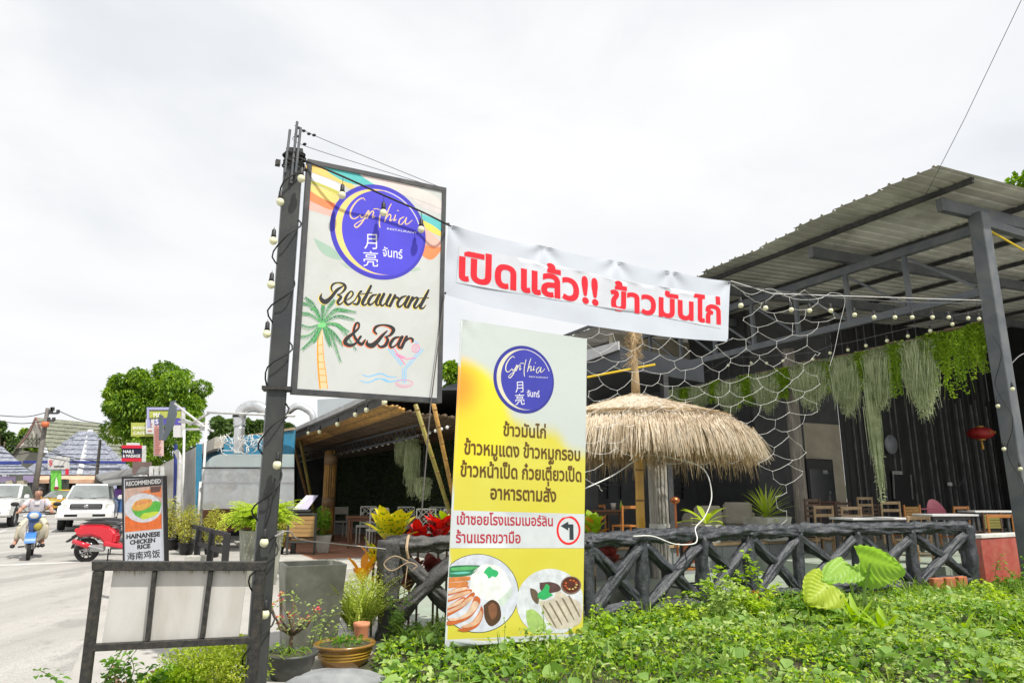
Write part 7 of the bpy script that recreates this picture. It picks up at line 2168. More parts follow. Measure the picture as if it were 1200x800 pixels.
B().tube(crom([tuple(PA(1116, 567, 14.36)), tuple(PA(1123, 569, 14.36)), tuple(PA(1129, 563, 14.36)), tuple(PA(1130, 558, 14.36))], 5), 0.012, 5).build('cable', M('grey_wire', (0.13, 0.13, 0.14), 0.6), sk)
ln_ = thing('red_lantern', 'red oval paper lantern with gold tassel hanging before the black wall', 'lantern', PA(1150, 507, 12.5))
q = PA(1149, 507.5, 12.5)
rrn = (PA(1162.5, 507, 12.5) - q).length * .6
B().lathe([(rrn * math.sin(t_) * (1 + 0.03 * math.cos(i * PI)), rrn * 0.52 * math.cos(t_)) for i, t_ in enumerate([0.25 + 2.65 * k / 16 for k in range(17)])], q, 20).build('paper_shade', M('red_paper', (0.35, 0.015, 0.015), 0.5, 0.2, 6), ln_, True)
for sgn in (1, -1):
 B().lathe([(rrn * .32, -0.02), (rrn * .32, 0.02)], q + Vector((0, 0, sgn * rrn * .53)), 16).build('gold_ring', M('dull_gold', (0.40, 0.22, 0.04), 0.4, 0.2, 4, 0.5), ln_)
B().lathe([(0.02, 0), (0.03, -0.1), (0.05, -0.28)], q - Vector((0, 0, rrn * .55)), 10).build('tassel', MATS['dull_gold'], ln_)
B().tube([q + Vector((0, 0, rrn * .55)), q + Vector((0, 0, 4.5))], 0.006, 4).build('hanger', m_dark_steel, ln_)
for sgn in (-1, 0, 1):
 B().box(q - AX * rrn * .97 + BX * (sgn * rrn * .32) + Vector((0, 0, 0.01)), (0.06, 0.02, 0.07), TH).build('lantern_character', MATS['dull_gold'], ln_)
# ---- bamboo restaurant furniture
m_wc = M('white_painted_chair', (0.58, 0.58, 0.52), 0.5, 0.1, 4)
def cross_chair(label):
 t = thing('cross_back_chair', label, 'chair', (0, 0, 0), 'white cross backed chairs in the bamboo restaurant', 0, True)
 w, h = 0.46, 0.96
 for sx in (-1, 1):
  B().beam((sx * .21, -0.21, 0), (sx * .21, -0.25, h), 0.028).build('leg', m_wc, t)
  B().beam((sx * .21, 0.2, 0), (sx * .21, 0.2, .45), 0.028).build('leg', m_wc, t)
 B().box((0, 0, .46), (.46, .44, .06)).build('seat', m_wc, t, bevel=0.008)
 B().beam((-.21, -.25, h), (.21, -.25, h), 0.03, 0.03, Vector((0, 1, 0))).build('top_rail', m_wc, t)
 lat = B()
 for i in range(3):
  for sg in (-1, 1):
   x0 = -.19 + .13 * i
   lat.beam((sg * x0, -.245, h - .01), (sg * (x0 + .26) if i < 1 else sg * .19, -.235, .72 if i < 1 else .74), 0.014)
   lat.beam((sg * (-.19), -.235, h - .15 - .13 * i), (sg * (.04 if i < 2 else -.05), -.23, .50), 0.014)
   lat.beam((sg * .19, -.235, .50), (sg * (-.06), -.235, .76), 0.014)
 lat.build('cross_lattice', m_wc, t)
 B().beam((-.2, -.23, .55), (.2, -.23, .55), 0.018).build('back_rail', m_wc, t)
 for sx in (-1, 1): B().beam((sx * .21, -.2, .2), (sx * .21, .2, .2), 0.018).build('stretcher', m_wc, t)
 return t
xc = cross_chair('x')
def at_floor(px, py, z): return PZ(px, py, z)
for i, (px_, Y_, rv, lb) in enumerate(((441, 17.0, 0.35, 'leftmost white cross backed chair at the brown table'), (498, 16.2, 0.15, 'white cross backed chair right of the yellow croton'), (531, 15.6, 0.1, 'white cross backed chair closest to the menu banner'),
          (473, 18.4, PI, 'white cross backed chair on the far side above the yellow croton'), (512, 18.2, PI + .1, 'white cross backed chair on the far side behind the red croton'), (428, 19.2, PI, 'white cross backed chair behind the brown table end'))):
 loc = ((px_ - 600) / 816 / 1.04 * Y_, Y_, 0.24)
 if i == 0:
  xc.location = loc; xc.rotation_euler = (0, 0, rv); xc['label'] = lb
 else: copy_tree(xc, None, loc, rv, lb)
q = (432 - 600) / 816 / 1.04 * 17.9
table('brown wooden dining table left in the bamboo restaurant', q, 17.9, 0.24, 1.1, 0.7, 0.1, M('brown_table_wood', (0.20, 0.09, 0.045), 0.5), MATS['brown_table_wood'], 'dining_table', 0.05, 0.76)
q = (494 - 600) / 816 / 1.04 * 17.1
table('long brown wooden dining table behind the croton plants', q, 17.1, 0.24, 1.7, 0.7, 0.1, MATS['brown_table_wood'], MATS['brown_table_wood'], 'dining_table', 0.05, 0.76)
for px_, lb, cc in ((452, 'white napkin holder on the gap between the two dining tables', (0.6, 0.6, 0.58)), (505, 'small red sauce bottle on the long dining table', (0.5, 0.08, 0.03)), (510, 'small green sauce bottle on the long dining table', (0.12, 0.3, 0.06)), (516, 'white sauce jug on the long dining table', (0.6, 0.6, 0.58))):
 x = (px_ - 600) / 816 / 1.035 * 17.0
 zb = 1.0
 o = B().lathe([(0.035, 0), (0.04, 0.10), (0.018, 0.14), (0.02, 0.19)], (x, 17.0, zb), 10).build('table_bottle', flat('bottle_%d' % int(cc[1] * 100), cc, 0.3), None, True)
 tag(o, lb, 'bottle')
pc = thing('white_side_chair', 'plain white chair standing right beside the bamboo column', 'chair', (0, 0, 0), None, 0, True)
for sx in (-1, 1):
 B().beam((sx * .2, .2, 0), (sx * .2, .2, .45), .035).build('leg', m_wc, pc); B().beam((sx * .2, -.2, 0), (sx * .2, -.22, .92), .035).build('leg', m_wc, pc)
B().box((0, 0, .46), (.44, .44, .05)).build('seat', m_wc, pc, bevel=.008)
B().box((0, -.215, .8), (.37, .02, .22)).build('backrest', m_wc, pc, bevel=.006)
pc.location = ((396 - 600) / 816 / 1.037 * 22.3, 22.3, 0.24); pc.rotation_euler = (0, 0, 0.5)
# brown outdoor armchair and the menu lectern by the fern
ac = thing('slatted_armchair', 'brown slatted outdoor armchair with dark frame beside the sign post', 'chair', (0, 0, 0), None, 0, True)
m_frame = M('charcoal_frame', (0.045, 0.045, 0.042), 0.5, 0.2, 4)
m_slat = M('tan_slat', (0.33, 0.20, 0.07), 0.55, 0.15, 4, 0, 0.2, 50, stretch=(1, 1, 6), island=0.1)
for sx in (-1, 1):
 B().beam((sx * .29, -.27, 0), (sx * .29, -.33, .98), .05, .04).build('leg', m_frame, ac)
 B().beam((sx * .29, .26, 0), (sx * .29, .26, .64), .05, .04).build('leg', m_frame, ac)
 B().box((sx * .29, -.02, .655), (.06, .56, .03)).build('armrest', m_slat, ac, bevel=.006)
B().beam((-.31, -.335, .99), (.31, -.335, .99), .04, .04).build('top_rail', m_frame, ac)
for i in range(5):
 B().box((0, -.315 - .004 * i, .55 + i * .088), (.53, .022, .082)).build('back_slat', m_slat, ac, bevel=.003)
for i in range(5):
 B().box((0, -.2 + i * .1, .43), (.53, .092, .022)).build('seat_slat', m_slat, ac, bevel=.003)
B().beam((-.29, .26, .40), (.29, .26, .40), .05, .04).build('front_rail', m_frame, ac)
B().beam((-.29, -.28, .40), (.29, -.28, .40), .05, .04).build('back_frame_rail', m_frame, ac)
q = PZ(351, 657, 0.1)
ac.location = (q.x, q.y + 0.2, gz(q.y)); ac.rotation_euler = (0, 0, 0.12)
ml = thing('menu_stand', 'dark lectern holding open white menu sheets behind the slatted armchair', 'menu stand', tuple(PY(348, 640, 16.2)))
q = PY(349, 598, 16.2)
B().box((q.x, q.y, q.z), (0.62, 0.4, 0.05), 0.1).build('desk_top', m_frame, ml, bevel=.006)
B().box((q.x - 0.05, q.y, q.z / 2 + 0.1), (0.1, 0.1, q.z - 0.1), 0.1).build('pedestal', m_frame, ml)
for i, dx in enumerate((0.0, 0.10)):
 a0, a1 = PY(343 + i * 5, 596.5, 16.1 - i * .05), PY(359 + i * 6, 580, 16.3)
 dd = a1 - a0
 B().prism([a0, a0 + Vector((0.22, 0.05, 0)), a1 + Vector((0.14, 0.05, 0)), a1], (0.004, -0.012, 0)).build('menu_sheet', flat('menu_white' if i == 0 else 'menu_lilac', (0.62, 0.62, 0.66) if i == 0 else (0.45, 0.42, 0.55)), ml)
# low black post and rail fence by the potted shrubs
lf = thing('low_black_fence', 'low black timber post and rail fence round the potted shrubs', 'fence', tuple(PZ(230, 654, 0.1)))
m_bw = M('black_timber', (0.02, 0.02, 0.022), 0.6, 0.3, 5, 0, 0.2, 40)
fps = [(195, 638, 20.6), (207, 645, 18.6), (230.5, 655, 16.4), (246, 660, 15.2), (264, 666, 14.2)]
fp3 = []
for px_, _, Y_ in fps:
 x = (px_ - 600) / 816 / 1.043 * Y_
 fp3.append((x, Y_))
 B().box((x, Y_, gz(Y_) + 0.34), (0.13, 0.1, 0.70), TH).build('post', m_bw, lf, bevel=.005)
for (a_, b2), (c_3, d_2) in zip(fp3, fp3[1:]):
 for z in (0.66, 0.33):
  B().beam((a_, b2, gz(b2) + z), (c_3, d_2, gz(d_2) + z), 0.06, 0.09).build('rail', m_bw, lf)
B().beam((fp3[1][0], fp3[1][1], 0.75), (fp3[1][0] + 2.0, fp3[1][1] + 0.5, 0.75), 0.06, 0.08).build('rail', m_bw, lf)
G_yv = leafmat('yellow_variegated', [(0.16, 0.24, 0.03), (0.52, 0.50, 0.08), (0.74, 0.68, 0.24)], 0.3)
for i, (px_, Y_, hh, lb) in enumerate(((219, 17.2, 0.95, 'conical yellow variegated shrub in a black pot behind the low fence'), (198, 18.4, 1.1, 'yellow variegated shrub right beside the pavement board'), (249, 16.6, 0.9, 'looser yellow variegated shrub in a black pot left of the fern'), (323, 16.0, 0.8, 'yellow green potted shrub just right of the sign post'))):
 x = (px_ - 600) / 816 / 1.04 * Y_
 t = thing('potted_shrub', lb, 'potted plant', (x, Y_, gz(Y_)), 'yellow variegated shrubs in black pots')
 round_pot(x, Y_, gz(Y_), 0.19, 0.28, m_black, t)
 bush(t, (x, Y_, gz(Y_) + 0.28 + hh * .42), (0.25, 0.25, hh * .5), 1500, 0.055, G_yv, 'foliage', 50 + i, 0.5, 0.4)
 B().tube([(x, Y_, gz(Y_) + .2), (x, Y_, gz(Y_) + .28 + hh * .7)], 0.012, 6).build('stem', m_twig, t)
t = thing('pale_cone_pot', 'pale tapered concrete pot with a small leafy shrub by the bamboo column', 'potted plant', (0, 0, 0))
OFF[t.name] = Vector((0, 0, 0))
x = (378 - 600) / 816 / 1.043 * 16.4
square_pot(x, 16.4, 0.24, 0.36, 0.24, 0.38, 0.2, m_concrete_pale, t)
bush(t, (x - .05, 16.4, 0.24 + .38 + .28), (0.22, 0.22, 0.32), 700, 0.07, G_mid, 'foliage', 60, 0.5)
t = thing('white_block', 'small white block on the pavement under the low black fence', 'block', tuple(PZ(229, 658, 0.08)))
q = PZ(229, 658, 0.1)
B().box((q.x, q.y, gz(q.y) + .06), (0.4, 0.3, 0.13), .3).build('block_body', m_concrete_pale, t, bevel=.01)
t = thing('low_wooden_box', 'low brown wooden bench in front of the steel cooking hood', 'bench', (0, 0, 0))
B().hexa([PY(232, 622, 19), PY(300, 622, 19), PY(300, 622, 19.5), PY(232, 622, 19.5), PY(232, 597, 19), PY(300, 595, 19), PY(300, 595, 19.5), PY(232, 597, 19.5)]).build('bench_body', M('red_brown_board', (0.22, 0.10, 0.045), 0.6, 0.2, 3), t)
for a_ in (0, 1): B().beam(PY(236 + a_ * 60, 622, 19.2), PY(236 + a_ * 60, 640, 19.2), 0.1).build('leg', m_wood_dark, t)
# wooden round trivet things under the fence: grey stone drum
t = tag(B().lathe([(0.22, 0), (0.24, 0.3), (0.22, 0.34)], (W(720, 9.4), 9.4, 0.0), 20).build('stone_drum', m_concrete, None, True), 'grey stone drum behind the fence just right of the menu banner', 'stone')
# ================================================================== vehicles
m_carwhite = M('white_car_paint', (0.72, 0.72, 0.71), 0.25, 0.03, 2, coat=0.6)
m_glass = M('windscreen', (0.20, 0.22, 0.22), 0.08, 0.3, 1.2, 0.1, spec=0.8)
m_tyre = M('tyre_rubber', (0.018, 0.018, 0.018), 0.8, 0.2, 9)
m_chrome = M('alloy', (0.45, 0.45, 0.46), 0.25, 0.1, 5, 0.9)
m_lens = M('lamp_lens', (0.62, 0.62, 0.58), 0.1, 0.15, 9, 0.2, coat=0.8)
def wheel(parent, x, y, z, r, w, axis='x', hub=0.62):
 s = B()
 for rr, ww in ((r, w), ):
  pr = [(r * .70, -w / 2), (r * .93, -w / 2), (r, -w * .3), (r, w * .3), (r * .93, w / 2), (r * .70, w / 2), (r * .66, 0)]
  s.lathe(pr + [pr[0]], (0, 0, 0), 28, cap=False)
 c = Vector((x, y, z))
 rot = Matrix.Rotation(PI / 2, 3, 'Y') if axis == 'x' else Matrix.Rotation(PI / 2, 3, 'X')
 s.v = [c + rot @ q for q in s.v]
 t_ = s.build('wheel', m_tyre, parent, True)
 h = B().lathe([(r * .70, -w * .3), (r * hub, -w * .22), (0.03, -w * .30), (0.03, w * .30), (r * hub, w * .22), (r * .70, w * .3)], (0, 0, 0), 28, cap=False)
 if hub < .1:
  h = B()
  for k in range(10):
   a_ = 2 * PI * k / 10
   h.beam((0.02 * math.cos(a_), 0.02 * math.sin(a_), 0), (r * .72 * math.cos(a_), r * .72 * math.sin(a_), 0), 0.018)
  h.lathe([(r * .76, -.02), (r * .66, 0), (r * .76, .02)], (0, 0, 0), 28, cap=False)
  h.lathe([(0.05, -.05), (0.05, .05)], (0, 0, 0), 12)
 h.v = [c + rot @ q for q in h.v]
 h.build('rim', m_chrome, t_, True)
 return t_
def pickup(label, paint, hood=1.04, length=5.0, roof=1.66, bed=True, name='pickup_truck', cat='pickup truck', g='white pickup trucks on the road'):
 t = thing(name, label, cat, (0, 0, 0), g, 0, True)
 hl, hw = length / 2, 0.88
 wr = 0.36 if bed else 0.31
 def arch(cy):
  return [(cy + (wr + .09) * math.cos(a_), 0.36 + (wr + .09) * math.sin(a_)) for a_ in [PI - PI * k / 8 for k in range(9)]]
 lo = 0.42 if bed else 0.3
 pr = [(-hl + .05, lo), *arch(-hl + .95), *arch(hl - 1.1), (hl, lo + .05), (hl, hood + .02), (-hl + 1.35, hood + .06), (-hl + .7, hood), (-hl + .12, hood - .10), (-hl, hood - .35)]
 v = [(sx * hw * (0.97 if z_ > .9 else 1), y_, z_) for sx in (-1, 1) for y_, z_ in pr]
 n_ = len(pr)
 f = [tuple(range(n_)), tuple(reversed(range(n_, 2 * n_)))] + [(i + n_, (i + 1) % n_ + n_, (i + 1) % n_, i) for i in range(n_)]
 o = mesh_obj('body', v, f, paint, t)
 bm = bmesh.new(); bm.from_mesh(o.data)
 bmesh.ops.recalc_face_normals(bm, faces=bm.faces)
 bmesh.ops.bevel(bm, geom=[e for e in bm.edges if e.calc_face_angle(0) > 0.8], offset=0.06, segments=3, affect='EDGES', clamp_overlap=True)
 bmesh.ops.triangulate(bm, faces=[q for q in bm.faces if len(q.verts) > 4])
 bm.to_mesh(o.data); bm.free()
 y0, y1, t0, t1 = -hl + 1.30, (hl - 1.7 if bed else hl - .5), -hl + 2.05, (hl - 1.95 if bed else hl - 1.0)
 zb = hood + .03
 B().hexa([(-.80, y0, zb), (.80, y0, zb), (.80, y1, zb), (-.80, y1, zb), (-.63, t0, roof), (.63, t0, roof), (.63, t1, roof), (-.63, t1, roof)]).build('cabin', paint, t, bevel=0.07, seg=3)
 def q_(a_, b_, c_, d_, nm='windscreen', k=.012):
  P = [Vector(q) for q in (a_, b_, c_, d_)]
  n2 = (P[1] - P[0]).cross(P[2] - P[0]).normalized()
  if n2.dot((P[0] + P[2]) / 2 - Vector((0, .3, 1.2))) < 0: n2 = -n2
  B().prism([p_ + n2 * .004 for p_ in P], n2 * k).build(nm, m_glass, t)
 dy = (t0 - y0) / (roof - zb)
 zs, ze = zb + .05, roof - .07
 q_((-.72, y0 + dy * .05, zs), (.72, y0 + dy * .05, zs), (.59, y0 + dy * (ze - zb), ze), (-.59, y0 + dy * (ze - zb), ze))
 for sx in (-1, 1):
  q_((sx * .795, y0 + .22, zs), (sx * .795, y1 - .12, zs), (sx * .655, t1 - .05, ze), (sx * .655, t0 + .12, ze), 'side_window')
  B().box((sx * .98, y0 + .25, zb + .09), (.17, .1, .17)).build('mirror', paint, t, bevel=.03, seg=2)
  B().hexa([(sx * .58, -hl - .005, hood - .30), (sx * .86, -hl + .16, hood - .30), (sx * .86, -hl + .3, hood - .30), (sx * .58, -hl + .3, hood - .30), (sx * .58, -hl + .06, hood - .09), (sx * .86, -hl + .18, hood - .11), (sx * .86, -hl + .3, hood - .11), (sx * .58, -hl + .3, hood - .09)]).build('headlight', m_lens, t, bevel=.02)
  wheel(t, sx * .76, -hl + .95, wr, wr, .22)
  wheel(t, sx * .76, hl - 1.1, wr, wr, .22)
  B().beam((sx * .1 - .1, y0 + .03, zb + .05), (sx * .1 + .42 * (1 if sx > 0 else -1), y0 + .10, zb + .10), .012).build('wiper', m_black, t)
 g_ = B().box((0, -hl + .02, hood - .19), (1.0, .08, .18)).build('grille', m_black, t, bevel=.03)
 for i in range(3): B().box((0, -hl - .025, hood - .24 + i * .05), (.92, .02, .012)).build('grille_bar', m_chrome, g_)
 B().ball((0, -hl - .03, hood - .19), .075, 14, 8, (1.1, .25, .8)).build('badge', m_chrome, g_, True)
 B().box((0, -hl - .03, lo + .11), (1.78, .22, .26)).build('bumper', paint, t, bevel=.06, seg=3)
 B().box((0, -hl - .135, lo + .12), (1.25, .03, .09)).build('intake', m_black, t, bevel=.01)
 pl_ = B().box((0, -hl - .16, lo + .13), (.46, .012, .17)).build('number_plate', m_wt, t, bevel=.004)
 B().box((0, hl - .01, .75), (1.7, .04, .5)).build('tailgate', paint, t, bevel=.02)
 B().box((0, 0, lo), (1.5, length * .8, .12)).build('chassis', m_black, t)
 return t
def put(t, px, y_px, Y, rzv=TH):
 x = (px - 600) / 816 / (CP + (y_px - 400) / 816 * SP) * Y
 t.location = (x, Y, gz(Y)); t.rotation_euler = (0, 0, rzv)
pk1 = pickup('white pickup truck driving towards the camera right of the motorbike rider', m_carwhite)
put(pk1, 106, 600, 27.6)
pk2 = copy_tree(pk1, label='white pickup truck cut off by the left edge of the photo')
put(pk2, 4, 600, 29.5, TH - .12)
yel = pickup('yellow car with a dark nose half hidden behind the white pickup truck', M('yellow_car_paint', (0.62, 0.36, 0.02), 0.25, 0.05, 2, coat=0.6), 0.82, 4.2, 1.36, False, 'yellow_car', 'car', None)
put(yel, 73, 590, 42, TH - .5)
# ---- motorbike, rider, scooters
def skin(name, vs_, es_, rr, mat, parent, sub=2):
 me = bpy.data.meshes.new(name)
 me.from_pydata(vs_, es_, [])
 o = bpy.data.objects.new(name, me); COL.objects.link(o)
 md = o.modifiers.new('skin', 'SKIN'); sd_ = me.skin_vertices[0].data
 for i, r in enumerate(rr): sd_[i].radius = (r, r) if not isinstance(r, tuple) else r
 sd_[0].use_root = True
 o.modifiers.new('sub', 'SUBSURF').levels = sub
 o.modifiers['sub'].render_levels = sub
 bpy.context.view_layer.update()
 ev = o.evaluated_get(bpy.context.evaluated_depsgraph_get())
 m2 = bpy.data.meshes.new_from_object(ev)
 bpy.data.objects.remove(o)
 m2.materials.clear(); m2.materials.append(mat)
 m2.polygons.foreach_set('use_smooth', np.ones(len(m2.polygons), dtype=bool))
 o = bpy.data.objects.new(name, m2); COL.objects.link(o); adopt(o, parent)
 return o
m_bikeblue = M('blue_plastic', (0.03, 0.16, 0.48), 0.3, 0.1, 3, coat=.4)
m_cream_pl = M('cream_plastic', (0.58, 0.54, 0.42), 0.35, 0.08, 3, coat=.3)
def motorbike(label):
 t = thing('motorbike', label, 'motorbike', (0, 0, 0), None, 0, True)
 wheel(t, 0, -.55, .28, .28, .075, 'x', .05); wheel(t, 0, .68, .28, .28, .085, 'x', .05)
 for sx in (-1, 1):
  B().tube([(sx * .075, -.55, .28), (sx * .08, -.40, .72)], .022, 8).build('fork', m_chrome, t, True)
  B().grid(lambda a, b: (sx * (.07 + .20 * math.sin(b * PI * .85 + .2) * (.35 + .65 * a)), -.36 + .22 * a, .34 + .52 * b), 5, 8).build('leg_shield', m_cream_pl, t, True)
  B().tube(crom([(0, -.30, .99), (sx * .14, -.27, 1.02), (sx * .31, -.16, 1.0), (sx * .36, -.14, 1.0)], 4), .013, 8).build('handlebar', m_black, t, True)
  B().tube(crom([(sx * .16, -.27, 1.02), (sx * .26, -.27, 1.12), (sx * .34, -.24, 1.18)], 4), .006, 6).build('mirror_stalk', m_black, t)
  B().ball((sx * .40, -.23, 1.19), .07, 14, 8, (1.2, .25, .72)).build('mirror', m_black, t, True)
  B().ball((sx * .17, -.37, .93), .045, 10, 6, (1.1, .8, .8)).build('indicator', m_wt, t, True)
  B().beam((sx * .05, .05, .26), (sx * .24, .02, .25), .03).build('foot_peg', m_black, t)
  B().tube([(sx * .12, .68, .3), (sx * .14, .60, .66)], .03, 8).build('shock', m_chrome, t)
 B().ball((0, -.36, .93), .145, 18, 12, (1.0, .7, .72)).build('headlamp_cowl', m_bikeblue, t, True)
 B().ball((0, -.44, .94), .085, 16, 10, (1.1, .4, .8)).build('headlamp', m_lens, t, True)
 B().grid(lambda a, b: ((a - .5) * .20, -.55 - .31 * math.cos(b * 2.0 + .3), .28 + .31 * math.sin(b * 2.0 + .3)), 4, 12).build('front_fender', m_bikeblue, t, True)
 B().hexa([(-.09, -.40, .52), (.09, -.40, .52), (.08, -.28, .5), (-.08, -.28, .5), (-.10, -.40, .88), (.10, -.40, .88), (.09, -.22, .9), (-.09, -.22, .9)]).build('front_panel', M('navy_plastic', (0.04, 0.07, 0.18), .4), t, bevel=.02)
 B().hexa([(-.10, -.25, .38), (.10, -.25, .38), (.12, .7, .42), (-.12, .7, .42), (-.08, -.25, .55), (.08, -.25, .55), (.13, .95, .72), (-.13, .95, .72)]).build('frame_cover', m_cream_pl, t, bevel=.03)
 B().hexa([(-.13, .1, .68), (.13, .1, .68), (.12, .95, .74), (-.12, .95, .74), (-.11, .12, .76), (.11, .12, .76), (.10, .93, .81), (-.10, .93, .81)]).build('seat', m_black, t, bevel=.03, seg=2)
 B().box((0, .05, .30), (.2, .3, .22)).build('engine', m_chrome, t, bevel=.03)
 B().tube([(.14, .1, .24), (.17, .75, .30)], [.03, .045], 10).build('exhaust', m_chrome, t, True)
 B().ball((.10, -.46, .70), .07, 10, 8, (1.2, .7, 1.2)).build('hanging_bag', M('olive_bag', (0.35, 0.28, 0.05), .8), t, True)
 return t
mb = motorbike('blue and cream small motorbike ridden towards the camera at the left')
rider_px = 36
put(mb, rider_px, 640, 16.4, 0.55)
m_skin = M('skin', (0.46, 0.25, 0.17), 0.55, 0.06, 6)
m_shirt = M('lilac_grey_shirt', (0.50, 0.48, 0.53), 0.8, 0.06, 9, 0, 0.3, 20)
m_trouser = M('cream_trousers', (0.55, 0.50, 0.38), 0.85, 0.08, 7, 0, 0.3, 20)
m_hair = M('black_hair', (0.015, 0.011, 0.010), 0.5, 0.3, 40)
pe = thing('person', 'person in a lilac grey shirt riding the blue and cream motorbike', 'person', (0, 0, 0), None, 0, True)
L, E_ = [], []
def J(p, r, par=None):
 L.append((p, r))
 if par is not None: E_.append((par, len(L) - 1))
 return len(L) - 1
hip = J((0, .42, .84), (.14, .12)); w_ = J((0, .38, 1.0), (.12, .10), hip); ch_2 = J((0, .32, 1.17), (.145, .10), w_)
nk = J((0, .29, 1.31), .055, ch_2); hd = J((0, .26, 1.36), .05, nk)
for sx in (-1, 1):
 sh_ = J((sx * .16, .30, 1.25), .062, ch_2); el_ = J((sx * .30, .13, 1.06), .044, sh_); wr_ = J((sx * .31, -.09, 1.02), .030, el_); J((sx * .32, -.16, 1.01), .034, wr_)
 hp_ = J((sx * .11, .38, .80), .095, hip); kn_ = J((sx * (.22 if sx > 0 else .24), -.02, .70), .068, hp_); an_ = J((sx * (.20 if sx > 0 else .30), .04, .34), .042, kn_); J((sx * (.22 if sx > 0 else .34), -.10, .29), .04, an_)
skin('body', [q[0] for q in L], E_, [q[1] for q in L], m_skin, pe)
# clothing follows the same joints, a little fuller
def dress(name, pts, ed, rr, mat): return skin(name, pts, ed, rr, mat, pe)
dress('shirt', [(0, .42, .86), (0, .38, 1.0), (0, .32, 1.17), (0, .295, 1.275), (-.165, .30, 1.245), (-.26, .19, 1.12), (.165, .30, 1.245), (.26, .19, 1.12)], [(0, 1), (1, 2), (2, 3), (2, 4), (4, 5), (2, 6), (6, 7)],
  [(.165, .14), (.15, .125), (.17, .12), (.075, .07), .08, .066, .08, .066], m_shirt)
for sx in (-1, 1):
 dress('trouser_leg', [(sx * .07, .42, .82), (sx * .14, .24, .79), (sx * .23, -.02, .70), (sx * (.24 if sx > 0 else .29), .03, .40)], [(0, 1), (1, 2), (2, 3)], [.115, .10, .085, .065], m_trouser)
 B().ball((sx * (.22 if sx > 0 else .34), -.09, .275), .06, 12, 8, (.85, 1.9, .75)).build('shoe', m_black, pe, True)
 for k in range(4):
  z_ = 1.035 - .004 * k
  x_ = sx * (.285 + .022 * k)
  skin('finger', [(x_, -.15, z_), (x_, -.195, z_ - .005), (x_, -.20, z_ - .035), (x_, -.17, z_ - .045)], [(0, 1), (1, 2), (2, 3)], [.011, .010, .0095, .008], m_skin, pe, 1)
 skin('thumb', [(sx * .27, -.12, 1.02), (sx * .262, -.16, 1.005), (sx * .266, -.18, .985)], [(0, 1), (1, 2)], [.013, .011, .009], m_skin, pe, 1)
hdm = B().ball((0, .22, 1.435), .095, 24, 18, (.82, .98, 1.18))
for q in hdm.v:
 if q.z < 1.40: q.x *= 1 - (1.40 - q.z) * 2.0
 if q.y < .15 and abs(q.x) < .014 and 1.40 < q.z < 1.45: q.y -= .014
head = hdm.build('head', m_skin, pe, True)
hair = B().ball((0, .235, 1.46), .108, 26, 18, (.92, 1.0, 1.12))
hair.v = [Vector((q.x, max(q.y, .205 if q.z < 1.487 else .12), q.z)) for q in hair.v]
hair.build('hair', m_hair, pe, True)
B().ball((0, .37, 1.42), .045, 12, 8).build('hair_bun', m_hair, pe, True)
for sx in (-1, 1):
 e_ = B().ball((sx * .031, .138, 1.447), .012, 10, 6, (1.3, .5, .7)).build('eye', m_wt, head, True)
 B().ball((sx * .031, .132, 1.447), .006, 8, 5).build('pupil', m_black, head, True)
 B().beam((sx * .016, .134, 1.467), (sx * .05, .142, 1.468), .005).build('eyebrow', m_hair, head)
 B().ball((sx * .08, .225, 1.43), .02, 8, 6, (.4, .8, 1.3)).build('ear', m_skin, head, True)
B().ball((0, .124, 1.425), .012, 8, 6, (.9, 1.1, 1.3)).build('nose', m_skin, head, True)
B().ball((0, .135, 1.388), .02, 10, 6, (1.1, .35, .35)).build('mouth', M('lips', (0.42, 0.12, 0.10), .5), head, True)
B().box((0, .215, 1.215), (.10, .012, .09), 0).build('collar', M('pale_collar', (0.62, 0.60, 0.62), .8), pe, bevel=.004)
pe.location = mb.location; pe.rotation_euler = mb.rotation_euler
